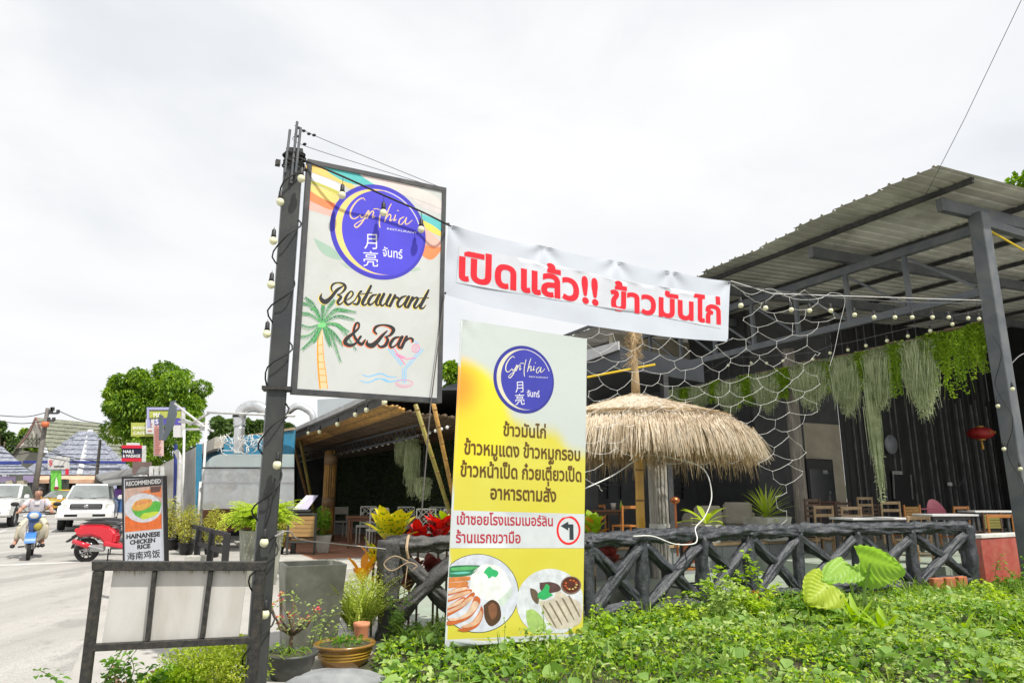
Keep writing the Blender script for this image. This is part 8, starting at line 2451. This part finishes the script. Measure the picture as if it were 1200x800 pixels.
def scooter(label, paint, z0=0.0):
 t = thing('scooter', label, 'scooter', (0, 0, 0), None, 0, True)
 wheel(t, 0, 0, .25, .25, .1, 'y', .05); wheel(t, 1.22, 0, .25, .25, .09, 'y', .05)
 w = .15
 side = [(-.28, .60), (-.20, .74), (.0, .80), (.25, .80), (.5, .74), (.62, .60), (.60, .36), (.42, .34), (.28, .48), (.1, .54), (-.12, .52)]
 b_ = B().prism([(x, -w, z) for x, z in side], (0, 2 * w, 0)).build('rear_body', paint, t, bevel=.055, seg=3)
 B().prism([(x, -.13, z) for x, z in [(-.2, .79), (.0, .84), (.3, .86), (.56, .84), (.66, .76), (.3, .79), (0, .79)]], (0, .26, 0)).build('seat', M('grey_black_seat', (0.05, 0.05, 0.055), .5), t, bevel=.025, seg=2)
 B().box((.78, 0, .30), (.5, .30, .07)).build('footboard', M('dark_grey_plastic', (0.09, 0.10, 0.10), .5), t, bevel=.02)
 B().prism([(.40, -.17, .44), (1.02, -.17, .30), (1.02, -.17, .24), (.38, -.17, .34)], (0, .34, 0)).build('side_trim', paint, t, bevel=.02)
 B().prism([(.92, -.18, .28), (1.02, -.18, .26), (1.16, -.15, .95), (1.08, -.15, .98)], (0, .36, 0)).build('front_shield', paint, t, bevel=.03, seg=2)
 B().grid(lambda a, b: (0 - .30 * math.cos(b * 1.9 + .1), (a - .5) * .15, .25 + .30 * math.sin(b * 1.9 + .1)), 3, 10).build('rear_fender', m_black, t, True)
 B().grid(lambda a, b: (1.22 - .29 * math.cos(b * 2.4 + .2), (a - .5) * .13, .25 + .29 * math.sin(b * 2.4 + .2)), 3, 10).build('front_fender', paint, t, True)
 B().beam((-.42, 0, .42), (-.16, 0, .60), .12, .03).build('mud_flap', m_black, t)
 B().tube([(-.22, -.17, .44), (.12, -.19, .33)], [.05, .055], 12).build('muffler_cover', paint, t, True)
 B().tube([(.12, -.17, .33), (.4, -.15, .26)], .025, 8).build('exhaust', m_chrome, t)
 B().box((.25, -.08, .29), (.3, .12, .14)).build('engine_case', m_galv, t, bevel=.03)
 B().ball((1.06, 0, 1.03), .12, 14, 10, (1, .9, .7)).build('handlebar_cowl', paint, t, True)
 for sy in (-1, 1):
  B().tube([(1.04, 0, 1.04), (1.0, sy * .32, 1.05)], .015, 8).build('handlebar', m_black, t)
  B().tube([(1.02, sy * .2, 1.06), (1.02, sy * .28, 1.22)], .006, 6).build('mirror_stalk', m_black, t)
  B().ball((1.02, sy * .3, 1.25), .065, 12, 8, (.3, 1.2, .8)).build('mirror', m_black, t, True)
 B().ball((-.25, 0, .66), .06, 10, 8, (.6, 1.6, .8)).build('tail_light', flat('tail_red', (0.45, 0.01, 0.01), .2), t, True)
 B().tube([(.4, .1, .26), (.36, .2, .0)], .014, 6).build('side_stand', m_black, t)
 return t
sc1 = scooter('bright red parked scooter half hidden by the pavement board', M('red_scooter_paint', (0.58, 0.012, 0.03), 0.22, 0.06, 3, coat=.6))
put(sc1, 101, 650, 15.6, 0.10)
sc2 = scooter('dark grey scooter parked just behind the red scooter', M('dark_scooter_paint', (0.07, 0.075, 0.08), 0.3, 0.1, 3, coat=.4))
put(sc2, 106, 645, 17.0, 0.18)
# ================================================================== far street
def facade(name, label, cat, px0, px1, y0, y1, Y, depth, mat, part='wall'):
 t = thing(name, label, cat, tuple(PY(px0, y1, Y)))
 p, q = PY(px0, y1, Y), PY(px1, y1, Y)
 p.z = q.z = min(p.z, gz(Y)) - 0.1
 h = PY((px0 + px1) / 2, y0, Y).z
 d = Vector((0, depth, 0))
 B().hexa([p, q, q + d, p + d] + [Vector((c.x, c.y, h)) for c in (p, q, q + d, p + d)]).build(part, mat, t)
 return t
m_tile_g = brickmat('mossy_roof_tile', (0.16, 0.17, 0.13), (0.24, 0.25, 0.18), (0.07, 0.08, 0.06), 3.4, rot=(PI / 2, 0, 0))
m_tile_b = brickmat('blue_grey_roof_tile', (0.19, 0.21, 0.27), (0.34, 0.36, 0.40), (0.10, 0.11, 0.15), 3.0, rot=(PI / 2, 0, 0))
m_blue = M('cobalt_trim', (0.03, 0.05, 0.26), .6)
m_shop = M('dark_shop_interior', (0.022, 0.022, 0.024), .8, .4, .6)
m_lilac = flat('lilac_fascia', (0.42, 0.34, 0.55))
def quadroof(name, pts, mat, parent, th=0.12):
 P = [PY(*q) for q in pts]
 return B().prism(P, (0, 0.02, -th)).build(name, mat, parent)
def tilerows(parent, a, b, c, d, rows, mat, name='tile_course'):
 """courses of roof tiles lapped down a slope: corners a b (ridge) d c (eave)"""
 a, b, c, d = (PY(*q) for q in (a, b, c, d))
 n_ = (b - a).cross(d - a).normalized()
 if n_.z < 0: n_ = -n_
 for i in range(rows):
  t0, t1 = i / rows, (i + 1.12) / rows
  P = [a.lerp(d, t0), b.lerp(c, t0), b.lerp(c, min(1.02, t1)) + n_ * .07, a.lerp(d, min(1.02, t1)) + n_ * .07]
  B().prism(P, -n_ * .05).build(name, mat, parent)
tb = facade('shop_row', 'row of dark open shops under blue tiled hip roofs across the road', 'shop building', 22, 150, 563, 596, 50, 10, m_shop, 'dark_interior')
tilerows(tb, (95, 505, 55), (107, 505, 55), (146, 556, 49.5), (46, 556, 49.5), 9, m_tile_b)
tilerows(tb, (107, 504.5, 55.5), (109, 504.5, 56.5), (152, 548, 56), (146.5, 556, 49.5), 6, m_tile_b)
tilerows(tb, (93, 505, 56.5), (95, 504.5, 55.5), (45.5, 556, 49.5), (34, 548, 57), 6, m_tile_b)
B().beam(PY(28, 541, 49.9), PY(151, 541.5, 49.9), .22, .18).build('blue_band', m_blue, tb)
B().beam(PY(106, 504, 55.3), PY(93, 556, 49.4), .35, .12).build('hip_cap', m_pale_fascia, tb)
B().hexa([PY(64, 566, 47.6), PY(112, 566, 47.6), PY(112, 564, 49.9), PY(64, 564, 49.9), PY(64, 561.5, 47.6), PY(112, 561.5, 47.6), PY(112, 556, 49.9), PY(64, 556, 49.9)]).build('orange_awning', M('faded_orange_awning', (0.58, 0.33, 0.20), .8, .1, 2, dirt=(.7, .6, .5)), tb)
B().hexa([PY(44, 566, 47.8), PY(58, 566, 47.8), PY(58, 564, 49.9), PY(44, 564, 49.9), PY(44, 562, 47.8), PY(58, 562, 47.8), PY(58, 556, 49.9), PY(44, 556, 49.9)]).build('orange_awning', MATS['faded_orange_awning'], tb)
for px_ in (30, 52, 93, 113, 131, 148):
 B().beam(PY(px_, 560, 49.7), PY(px_, 597, 49.7), .32).build('pillar', M('brown_grey_pillar', (0.22, 0.20, 0.17), .8), tb)
B().hexa([PY(27, 565, 49.3), PY(46, 565, 49.3), PY(46, 565, 49.6), PY(27, 565, 49.6), PY(27, 557, 49.3), PY(46, 557, 49.3), PY(46, 557, 49.6), PY(27, 557, 49.6)]).build('shop_fascia', m_lilac, tb)
for px_, w_, c_3 in ((62, 5, (.4, .3, .25)), (88, 6, (.25, .25, .3)), (100, 7, (.12, .2, .25)), (122, 6, (.35, .12, .1)), (40, 5, (.3, .25, .2)), (70, 5, (.28, .3, .3))):
 B().hexa([PY(px_, 594, 49.4), PY(px_ + w_, 594, 49.4), PY(px_ + w_, 594, 49.8), PY(px_, 594, 49.8), PY(px_, 577, 49.4), PY(px_ + w_, 577, 49.4), PY(px_ + w_, 577, 49.8), PY(px_, 577, 49.8)]).build('shop_goods', M('goods_%d' % px_, c_3, .7, .4, 3), tb)
tl_ = facade('corner_shop', 'small shop with a stepped blue tiled roof at the left edge', 'shop building', -30, 27, 566, 598, 46, 8, m_shop, 'dark_interior')
tilerows(tl_, (-30, 520, 50), (1, 522, 50), (22, 541, 46.5), (-30, 541, 46.5), 4, m_tile_b)
tilerows(tl_, (-30, 543, 46.4), (22, 543, 46.4), (41, 556, 45), (-30, 557, 45), 4, m_tile_b)
B().beam(PY(-30, 542, 46.3), PY(24, 542, 46.3), .25, .2).build('blue_band', m_blue, tl_)
fs_ = B().hexa([PY(-10, 565, 45.2), PY(18, 565, 45.2), PY(18, 565, 45.5), PY(-10, 565, 45.5), PY(-10, 557.5, 45.2), PY(18, 557.5, 45.2), PY(18, 557.5, 45.5), PY(-10, 557.5, 45.5)]).build('lilac_sign', m_lilac, tl_)
for px_ in (13, 26):
 B().beam(PY(px_, 563, 45.3), PY(px_, 599, 45.3), .4).build('pillar', m_cream, tl_)
# temple style gable
tg = thing('thai_gable_house', 'steep old roofed building with a cream Thai gable behind the shops', 'building', tuple(PY(43, 560, 64)))
tilerows(tg, (43, 489, 62), (150, 499, 70), (160, 548, 60), (62, 544, 57), 11, m_tile_g)
tilerows(tg, (43, 489.5, 62.5), (43.5, 489.2, 66), (20, 540, 66), (14, 532, 62.5), 8, m_tile_g)
B().prism([PY(*q, 61.6) for q in ((42, 494), (35, 504), (27, 515), (20, 524), (44, 524), (64, 524), (54, 514), (47, 504))], (0, .3, 0)).build('gable_wall', M('gable_cream', (0.55, 0.53, 0.47), .8, .1, 1), tg)
for a_, b2 in (((42, 489), (20, 524)), ((42, 489), (66, 526))):
 mid = ((a_[0] + b2[0]) / 2 + (1.5 if b2[0] < 42 else -2.5), (a_[1] + b2[1]) / 2 + 3)
 B().tube(crom([tuple(PY(*a_, 61.3)), tuple(PY(*mid, 61.3)), tuple(PY(*b2, 61.3))], 5), .09, 6).build('barge_board', M('brown_barge', (0.22, 0.12, 0.10), .7), tg)
for i in range(4):
 B().beam(PY(33 + i * 4.5, 508 if 0 < i < 3 else 513, 61.5), PY(33 + i * 4.5, 523, 61.5), .09).build('gable_lattice', m_tile_g, tg)
for z_ in (514, 519): B().beam(PY(29, z_, 61.5), PY(53, z_, 61.5), .09).build('gable_lattice', m_tile_g, tg)
B().hexa([PY(16, 600, 63), PY(150, 600, 63), PY(150, 600, 70), PY(16, 600, 70), PY(16, 526, 63), PY(150, 545, 63), PY(150, 545, 70), PY(16, 526, 70)]).build('wall', M('old_grey_wall', (0.20, 0.20, 0.17), .9), tg)
# poles and wires
def upole(label, a_, b2, Y, r, arms=False):
 t = thing('utility_pole', label, 'utility pole', tuple(PY(*a_, Y)), 'utility poles by the far shops')
 B().tube([PY(*a_, Y), PY(*b2, Y)], [r, r * .65], 10).build('pole', M('dark_concrete_pole', (0.13, 0.12, 0.11), .85, .3, 1, dirt=(.3, .28, .25)), t, True)
 return t
u1 = upole('big leaning concrete utility pole with cross arms and an orange band', (38, 592), (56, 478), 40, .17)
B().tube([PY(52.3, 500, 39.7), PY(53.3, 494, 39.7)], .2, 10).build('orange_band', M('orange_sticker', (.6, .15, .06), .6), u1, True)
for y_, x0, x1 in ((484, 57, 68), (481, 58, 62), (493, 54, 63)):
 B().beam(PY(x0, y_, 40), PY(x1, y_, 40), .1).build('cross_arm', m_dark_steel, u1)
 for xx in (x0 + 3, x1): B().beam(PY(xx, y_, 40), PY(xx, y_ - 4, 40), .13).build('insulator', m_dark_steel, u1)
u2 = upole('thin slightly leaning utility pole left of the pavement board', (110, 590), (117.5, 515), 44, .12)
wr2 = thing('overhead_wires', 'thin overhead wires crossing to the utility poles', 'wires', tuple(PY(30, 500, 40)))
for pts in (((-10, 486, 38), (30, 488, 39), (55, 483, 40)), ((-10, 492, 38), (25, 496, 39), (54, 493, 40)), ((68, 481, 40), (95, 492, 42), (125, 497, 44)), ((-10, 528, 38), (20, 532, 39), (47, 530, 40), (117, 541, 44)), ((47, 534, 40), (80, 540, 42), (117, 546, 44)), ((-10, 522, 38), (47, 525, 40), (90, 541, 43))):
 B().tube(crom([tuple(PY(*q)) for q in pts], 6), .022, 4).build('wire', m_cable, wr2)
# advertising totem with red letter
ad = thing('advert_totem', 'white roadside sign with a red S over a bright green advert panel', 'sign', tuple(PY(66, 596, 42)))
def panel(parent, px0, y0, px1, y1, Y, mat, name, th=.12):
 return B().hexa([PY(px0, y1, Y), PY(px1, y1, Y), PY(px1, y1, Y) + Vector((0, th, 0)), PY(px0, y1, Y) + Vector((0, th, 0)), PY(px0, y0, Y), PY(px1, y0, Y), PY(px1, y0, Y) + Vector((0, th, 0)), PY(px0, y0, Y) + Vector((0, th, 0))]).build(name, mat, parent)
panel(ad, 57.5, 561, 76, 597, 42, M('dark_green_grey', (.04, .05, .045), .6), 'totem_body', .4)
panel(ad, 56, 535, 78, 549.5, 41.8, m_wt, 'white_board', .3)
panel(ad, 59.5, 551, 71, 575, 41.9, flat('advert_green', (.16, .55, .08), .3), 'green_panel', .08)
panel(ad, 76.5, 549, 79.5, 556, 41.8, flat('advert_red', (.6, .03, .06)), 'round_badge', .1)
def wtext(parent, s, px0, yb, px1, yb1, cap, Y, mat, name='lettering', bold=.03, ah=.7):
 pl = Plane(PY(px0, yb, Y), (1, 0, 0), (0, 0, 1))
 lettering(name, s, pl, px0, yb, px1, yb1, cap, mat, parent, 0.03, bold, None, ah)
wtext(ad, 'S', 57.5, 545, 61.5, 545, 6, 41.75, flat('advert_red', (.6, .03, .06)), 'red_letter')
panel(ad, 63, 545.5, 75, 547, 41.78, m_dark_wall, 'small_line', .05)
P = Plane(PY(60, 575, 41.85), (1, 0, 0), (0, 0, 1))
ink('advert_figure', P, pxloops(P, [[(64, 572), (65, 562), (66, 558), (67.5, 563), (68.5, 572)]]), flat('figure_white', (.7, .7, .65)), ad, .02)
ink('advert_base', P, pxloops(P, [disc((66.3, 571.5), 3.4, 1.6, 16)]), flat('advert_maroon', (.3, .02, .05)), ad, .05)
wtext(ad, 'S', 60, 586, 65, 586, 8, 41.95, MATS['advert_red'], 'red_logo')
# signs over the side street
m_olive = flat('olive_sign', (.42, .46, .10)); m_purp = flat('purple_sign', (.10, .08, .38)); m_lil2 = flat('lilac_frame', (.38, .38, .62))
sg1 = thing('nails_sign', 'red and black nails and massage sign on a post before the tree', 'sign', tuple(PY(155, 560, 30)))
panel(sg1, 142.5, 522, 166.5, 540, 30, flat('sign_navy', (.02, .02, .05)), 'board'); panel(sg1, 142.5, 521.5, 166.5, 525, 29.97, flat('sign_red2', (.6, .02, .05)), 'red_top', .05); panel(sg1, 142.5, 536.5, 166.5, 540.5, 29.97, MATS['sign_red2'], 'red_foot', .05)
panel(sg1, 148, 518.5, 161, 521.4, 30, m_wt, 'white_cap', .2)
wtext(sg1, 'NAILS', 144.5, 530.4, 157, 530.4, 3.2, 29.97, wi, 'sign_word'); wtext(sg1, '& MASSAGE', 144, 535.6, 164.5, 535.6, 3.4, 29.97, wi, 'sign_word')
B().beam(PY(169, 522, 30), PY(168, 570, 30), .12).build('post', m_white_steel, sg1)
B().beam(PY(161, 540, 30.1), PY(161, 566, 30.1), .1).build('post', m_white_steel, sg1)
sg2 = thing('cafe_sign', 'pale olive bamboo cafe sign board hanging before the tree', 'sign', tuple(PY(165, 512, 28)))
panel(sg2, 153.5, 495, 179, 511, 28, m_olive, 'board'); panel(sg2, 171, 491, 181, 508, 27.9, m_wt, 'white_notice', .06)
wtext(sg2, 'BAMBOO', 156, 502.6, 172.5, 502.8, 3.4, 27.95, wi, 'sign_word', .01); wtext(sg2, 'CAFE', 156.5, 508.6, 170, 508.6, 3.4, 27.95, wi, 'sign_word', .01)
for y_ in (496, 499, 504): panel(sg2, 173, y_, 178, y_ + 1, 27.88, flat('rust_ink', (.5, .15, .12)), 'notice_line', .02)
sg3 = thing('shop_sign_tower', 'lilac framed sign tower with olive, purple and pink menu panels above the blue shed', 'sign', tuple(PY(192, 540, 25)))
panel(sg3, 172, 477, 215, 480, 25, m_lil2, 'frame_bar', .15); panel(sg3, 172, 480, 174.5, 500, 25, m_lil2, 'frame_bar', .15); panel(sg3, 212.5, 480, 215, 512, 25, m_white_steel, 'frame_bar', .15)
panel(sg3, 175, 481.5, 212, 489.5, 25.02, m_olive, 'olive_panel'); panel(sg3, 181, 490, 212, 497.5, 25.02, m_purp, 'purple_panel')
panel(sg3, 180, 498, 190, 534, 25.02, flat('pink_menu', (.62, .45, .43)), 'menu_panel'); panel(sg3, 203, 498, 212, 512, 25.02, m_wt, 'white_panel')
for i in range(13): panel(sg3, 181, 500 + i * 2.6, 188.6 - (i % 3), 500.9 + i * 2.6, 24.98, flat('rust_ink', (.5, .15, .12)), 'menu_line', .02)
wtext(sg3, 'MA', 180, 488.4, 189, 488.4, 5, 24.97, wi, 'sign_word'); wtext(sg3, 'S', 182, 496.4, 186, 496.4, 5.5, 24.97, wi, 'sign_word')
for i, (pts, lb) in enumerate((([(199.5, 470), (205, 469), (206.5, 484), (203, 498), (193, 516), (189.5, 516), (195, 492)], 'large grey edge on sign board above the blue shed gutter'), ([(186.5, 485), (190.5, 487), (190, 514), (186, 516)], 'small grey edge on sign board left of the large one'))):
 t = thing('edge_on_sign', lb, 'sign', tuple(PY(195, 515, 21)))
 B().prism([PY(*q, 21 - i * .3) for q in pts], BX * .03).build('board', M('blue_grey_board', (.10, .12, .14), .5, .1, 1), t)
# purple poster stand by the pickup
pp_ = thing('poster_stand', 'purple and blue poster stand right of the white pickup truck', 'poster', tuple(PY(139, 602, 29)))
panel(pp_, 133, 573, 145.5, 600, 29, flat('poster_blue', (.10, .22, .50)), 'poster'); panel(pp_, 133, 573, 145.5, 582, 28.95, flat('poster_purple', (.16, .06, .30)), 'poster_top', .04)
panel(pp_, 121, 560, 135, 572, 33, flat('poster_lilac', (.35, .38, .60)), 'hanging_poster'); B().beam(PY(134, 600, 29), PY(134, 606, 29), .08).build('leg', m_black, pp_)
# tin awnings of the side shops
ta = thing('tin_awning', 'weathered tin awning roofs between the far shops and the blue shed', 'awning', tuple(PY(150, 562, 26)))
m_tin = M('old_tin', (.24, .24, .23), .6, .2, 2, .2, dirt=(.12, .11, .10))
for pts in (((112, 556, 34), (165, 546, 27), (185, 549, 25), (118, 562, 31)), ((120, 563, 30), (187, 556, 22), (192, 559, 21), (122, 567, 28))):
 B().prism([PY(*q) for q in pts], (0, 0, -.1)).build('tin_sheet', m_tin, ta)
panel(ta, 155, 541, 175, 556, 27, M('brown_hoarding', (.16, .11, .10), .8), 'hoarding', .2)
for px_ in (178, 184, 191): B().beam(PY(px_, 546, 23), PY(px_, 600, 23), .12).build('post', m_white_steel, ta)
panel(ta, 146, 566, 190, 600, 30, m_shop, 'dark_interior', 2)
# ================================================================== blue shed and cooking hood
bs_d = thing('blue_shed', 'blue trimmed kitchen shed with white gutter and pale wall sheets', 'shed', tuple(PY(230, 620, 20)))
gA, gB, gC = PY(186, 546, 27), PY(252, 512, 19.5), PY(345, 508, 19.5)
B().prism([gA, gB, gB + Vector((.25, .1, .05)), gA + Vector((.25, .1, .05))], (0, 0, -.32)).build('gutter', M('dirty_white_gutter', (.50, .48, .42), .6, .15, 3, dirt=(.3, .25, .18)), bs_d)
B().prism([gA + Vector((.2, .1, -.12)), gB + Vector((.2, .1, -.10)), gC + Vector((0, 0, .12)), PY(300, 523, 27)], (0, 0, .06)).build('roof_sheet', M('brown_roof_edge', (.36, .27, .18), .7, .2, 2), bs_d)
B().prism([gA + Vector((.35, .2, -.1)), gB + Vector((.3, .15, -.08)), gB + Vector((.3, .15, -.62)), gA + Vector((.35, .2, -.5))], (.1, .05, 0)).build('blue_side_fascia', m_teal, bs_d)
B().prism([gB + Vector((.25, .05, -.02)), gC + Vector((0, .05, .1)), gC + Vector((0, .05, -.55)), gB + Vector((.25, .05, -.55))], (0, .08, 0)).build('blue_front_fascia', m_teal, bs_d)
panel(bs_d, 252, 520, 345, 640, 23.5, m_shop, 'dark_interior', .3)
for (x0, x1, x2, x3, nm, mm) in ((229, 236, 229, 236, 'blue_post', m_teal), (203, 207, 203, 207, 'navy_post', m_blue)):
 B().hexa([PY(x0 - 1, 640, 20.2), PY(x1 - 1, 640, 20.2), PY(x1 - 1, 640, 20.5), PY(x0 - 1, 640, 20.5), PY(x0 + 1, 520, 20.2), PY(x1 + 1, 520, 20.2), PY(x1 + 1, 520, 20.5), PY(x0 + 1, 520, 20.5)]).build(nm, mm, bs_d)
m_pvc = M('dirty_sheet', (.42, .42, .39), .5, .15, 1.5, dirt=(.30, .24, .16), dirt_amt=.8, dirt_scale=1)
for (x0, x1, Y0, Y1, yt0, yt1) in ((192, 203, 22.5, 21.3, 545, 540), (209, 228, 21.0, 20.2, 534, 524)):
 B().prism([PY(x0, 640, Y0), PY(x1, 640, Y1), PY(x1 + 1, yt1, Y1), PY(x0 + 1, yt0, Y0)], (.05, .06, 0)).build('wall_sheet', m_pvc, bs_d)
pv_pts = [(206, 528, 20.0), (209, 533, 20.0), (211, 545, 20.0), (209, 600, 20.0), (208, 625, 20.0)]
B().tube(crom([tuple(PY(*q)) for q in pv_pts], 4), .07, 8).build('downpipe', m_white_steel, bs_d, True)
sf = thing('pipe_scaffold', 'white galvanised pipe frame above the blue shed', 'pipe frame', tuple(PY(216, 600, 19)))
for a_, b2, Y0, Y1 in (((216, 503), (213, 640), 18.8, 18.8), ((242, 492), (234, 640), 17.8, 17.8), ((243, 483), (345, 487), 18, 17), ((242, 503), (216, 503), 18, 19), ((205, 473), (240, 500), 20.5, 18), ((222, 498), (246, 483), 19, 18), ((212, 490), (250, 505), 20, 18), ((210, 494), (244, 496), 20, 18), ((235, 564), (231, 625), 17.7, 17.7)):
 B().tube([PY(*a_, Y0), PY(*b2, Y1)], .033, 7).build('pipe', m_white_steel, sf, True)
ck = thing('cooking_hood', 'large galvanised cooking hood with a curved shoulder and riveted duct', 'cooking hood', tuple(PY(280, 600, 17.6)))
def hp(x, y, Y=17.6): return PY(x, y, Y)
dep = AX * 1.0
B().prism([hp(237, 596), hp(239, 564), hp(345, 564), hp(345, 596)], dep).build('lower_panel', m_galv, ck, bevel=.01)
B().prism([hp(239, 563.5), hp(240, 548), hp(345, 548), hp(345, 563.5)], dep).build('middle_panel', m_galv, ck, bevel=.01)
B().prism([hp(244, 547.5), hp(245, 540), hp(250, 534.5), hp(258, 532), hp(345, 532), hp(345, 547.5)], dep).build('curved_shoulder', M('greenish_galvanised', (.42, .50, .50), .35, .1, 2, .6, dirt=(.5, .5, .48)), ck, bevel=.01)
B().beam(hp(237, 564), hp(345, 564), .05, .04).build('edge_trim', m_chrome, ck); B().beam(hp(237, 548), hp(345, 548), .05, .04).build('edge_trim', m_dark_steel, ck)
du = thing('exhaust_duct', 'shiny ribbed exhaust duct bending to the right above the cooking hood', 'duct', tuple(PY(280, 532, 18)))
m_duct = M('aluminium_duct', (.62, .63, .64), .3, .2, 6, .8, .5, 25)
B().tube(crom([tuple(PY(280, 531, 18)), tuple(PY(280, 518, 18)), tuple(PY(280.5, 500, 18))], 8), .13, 16, noise_amt=.03).build('riser', m_duct, du, True)
B().tube([PY(280, 489, 18), PY(280.5, 484, 18)], .16, 16).build('black_collar', m_black, du, True)
pts = crom([tuple(PY(280.5, 500, 18)), tuple(PY(281, 489, 18)), tuple(PY(285, 480, 18)), tuple(PY(294, 476, 18)), tuple(PY(304, 477, 18)), tuple(PY(316, 484, 18))], 6)
B().tube(pts, [.14 + .016 * (i % 2) for i in range(len(pts))], 16).build('bend', m_duct, du, True)
B().tube(crom([tuple(PY(330, 490, 19)), tuple(PY(343, 478, 19)), tuple(PY(352, 476, 19)), tuple(PY(365, 484, 19)), tuple(PY(368, 497, 19))], 6), [.09 + .01 * (i % 2) for i in range(25)], 12).build('second_bend', m_duct, du, True)
# tangle of white net cord over the shed roof
tn = thing('tangled_net', 'tangle of white cord netting over the shed roof edge', 'net', tuple(PY(290, 515, 17)))
rg = random.Random(9); nb = B()
for i in range(46):
 x, y = rg.uniform(258, 322), rg.uniform(506, 524)
 nb.tube([PY(x, y, 17.2), PY(x + rg.uniform(-7, 7), y + rg.uniform(2, 7), 17.2), PY(x + rg.uniform(-9, 9), y + rg.uniform(4, 13), 17.3)], .010, 4, cap=False)
tag(nb.build('cord_tangle', m_net, tn), kind='stuff')
# ================================================================== trees
m_bark = M('tree_bark', (.12, .09, .06), .9, .3, 4, 0, .7, 12)
G_tree = leafmat('tree_leaf', [(.035, .09, .012), (.10, .20, .02), (.22, .36, .03), (.40, .54, .06)], .35, .55, .8)
def tree(px, y0, y1, w_px, Y, label, n=26000, seed=3, lsize=.24, clumps=46, mat=None, trunk=True, group=None, base=None):
 c = PY(px, (y0 + y1) / 2, Y)
 rx = w_px / 816 * Y / 2 * 1.02
 rz_ = (PY(px, y0, Y).z - PY(px, y1, Y).z) / 2
 t = thing('tree', label, 'tree', (c.x, Y, gz(Y)), group)
 rg = np.random.default_rng(seed)
 cs = []
 for i in range(clumps):
  d = rg.normal(size=3); d /= np.linalg.norm(d)
  r = rg.uniform(.35, .92)
  if i % 3 == 0: d[2] = abs(d[2])
  cs.append((d * r, rg.uniform(.12, .27)))
 P, D = [], []
 for d, r in cs:
  m_ = int(n / clumps)
  q = rg.normal(size=(m_, 3)); q /= np.linalg.norm(q, axis=1, keepdims=True)
  rr = rg.uniform(.5, 1.05, m_) ** .5 * r
  pts_ = d[None] + q * rr[:, None] * np.array([1, 1, .8])
  P.append(pts_); D.append(q * .6 + rg.normal(size=(m_, 3)) * .5 + np.array([0, 0, -.15]))
 P = np.concatenate(P); D = np.concatenate(D)
 P = P * np.array([rx, rx, rz_])[None] + np.array([c.x, c.y, c.z])[None]
 leaves('crown', P, D, rg.uniform(lsize * .6, lsize * 1.3, len(P)), mat or G_tree, t, .55, .2, .3)
 if trunk:
  zb = gz(Y)
  r0 = max(.1, rx * .07)
  tr_ = B().tube([(c.x, c.y, zb), (c.x + .1, c.y, (zb + c.z) * .5), (c.x, c.y, c.z + rz_ * .3)], [r0 * 1.3, r0, r0 * .5], 10, noise_amt=.1)
  tr_.build('trunk', m_bark, t, True)
  for i in range(9):
   d = cs[i * 3 % len(cs)][0]
   e_ = Vector((c.x + d[0] * rx, c.y + d[1] * rx, c.z + d[2] * rz_))
   s_ = Vector((c.x, c.y, c.z - rz_ * (.75 - .08 * i)))
   B().tube([s_, s_.lerp(e_, .5) + Vector((0, 0, -.2)), e_], [r0 * .45, r0 * .3, r0 * .1], 6, noise_amt=.1).build('limb', m_bark, t, True)
 return t
tree(184, 419, 562, 134, 44, 'big round green tree behind the sign tower', 60000, 5, .21, 110)
tree(526, 423, 475, 26, 34, 'small treetop showing between the palm sign and the menu banner', 4000, 6, .3, 14)
tree(1232, 176, 330, 96, 38, 'tall bright tree whose leaves show at the right edge above the pavilion roof', 14000, 8, .34, 50, leafmat('bright_tree_leaf', [(.05, .12, .01), (.14, .26, .02), (.26, .42, .04)], .4))
for i, (px_, y0, y1, w_, Y_) in enumerate(((4, 494, 560, 44, 78), (30, 499, 560, 30, 80), (-18, 490, 560, 50, 82), (266, 484, 530, 40, 60), (300, 487, 530, 36, 62), (330, 489, 530, 40, 66))):
 tree(px_, y0, y1, w_, Y_, ('dark tree at the left edge behind the shop roofs', 'light green tree beside the Thai gable', 'tree cut off by the left edge behind the shops', 'distant treetop behind the pipe frame', 'distant treetop behind the exhaust duct', 'distant treetop right of the exhaust duct')[i], 5000, 20 + i, .5, 18,
   leafmat('far_tree_leaf', [(.04, .08, .03), (.09, .15, .04), (.18, .27, .06)], .3) if i != 1 else leafmat('far_light_leaf', [(.10, .18, .02), (.22, .33, .04), (.3, .42, .06)], .3), True, 'background trees')
# wooded ridge closing the view
rgd = B()
rgd.grid(lambda a, b: (-260 + 520 * a, 170 + 60 * b, gz(60) - 1 + (6 + 5 * noise.noise(Vector((a * 9, 0, 2))) + 2.0 * noise.noise(Vector((a * 40, b, 5)))) * math.sin(min(1, b * 1.2) * PI / 2)), 160, 6)
tag(rgd.build('hills', M('distant_wood', (.05, .09, .035), .9, .4, .2, 0, 1.0, .5), None, True), kind='structure')
# back street blocks so the road end is closed
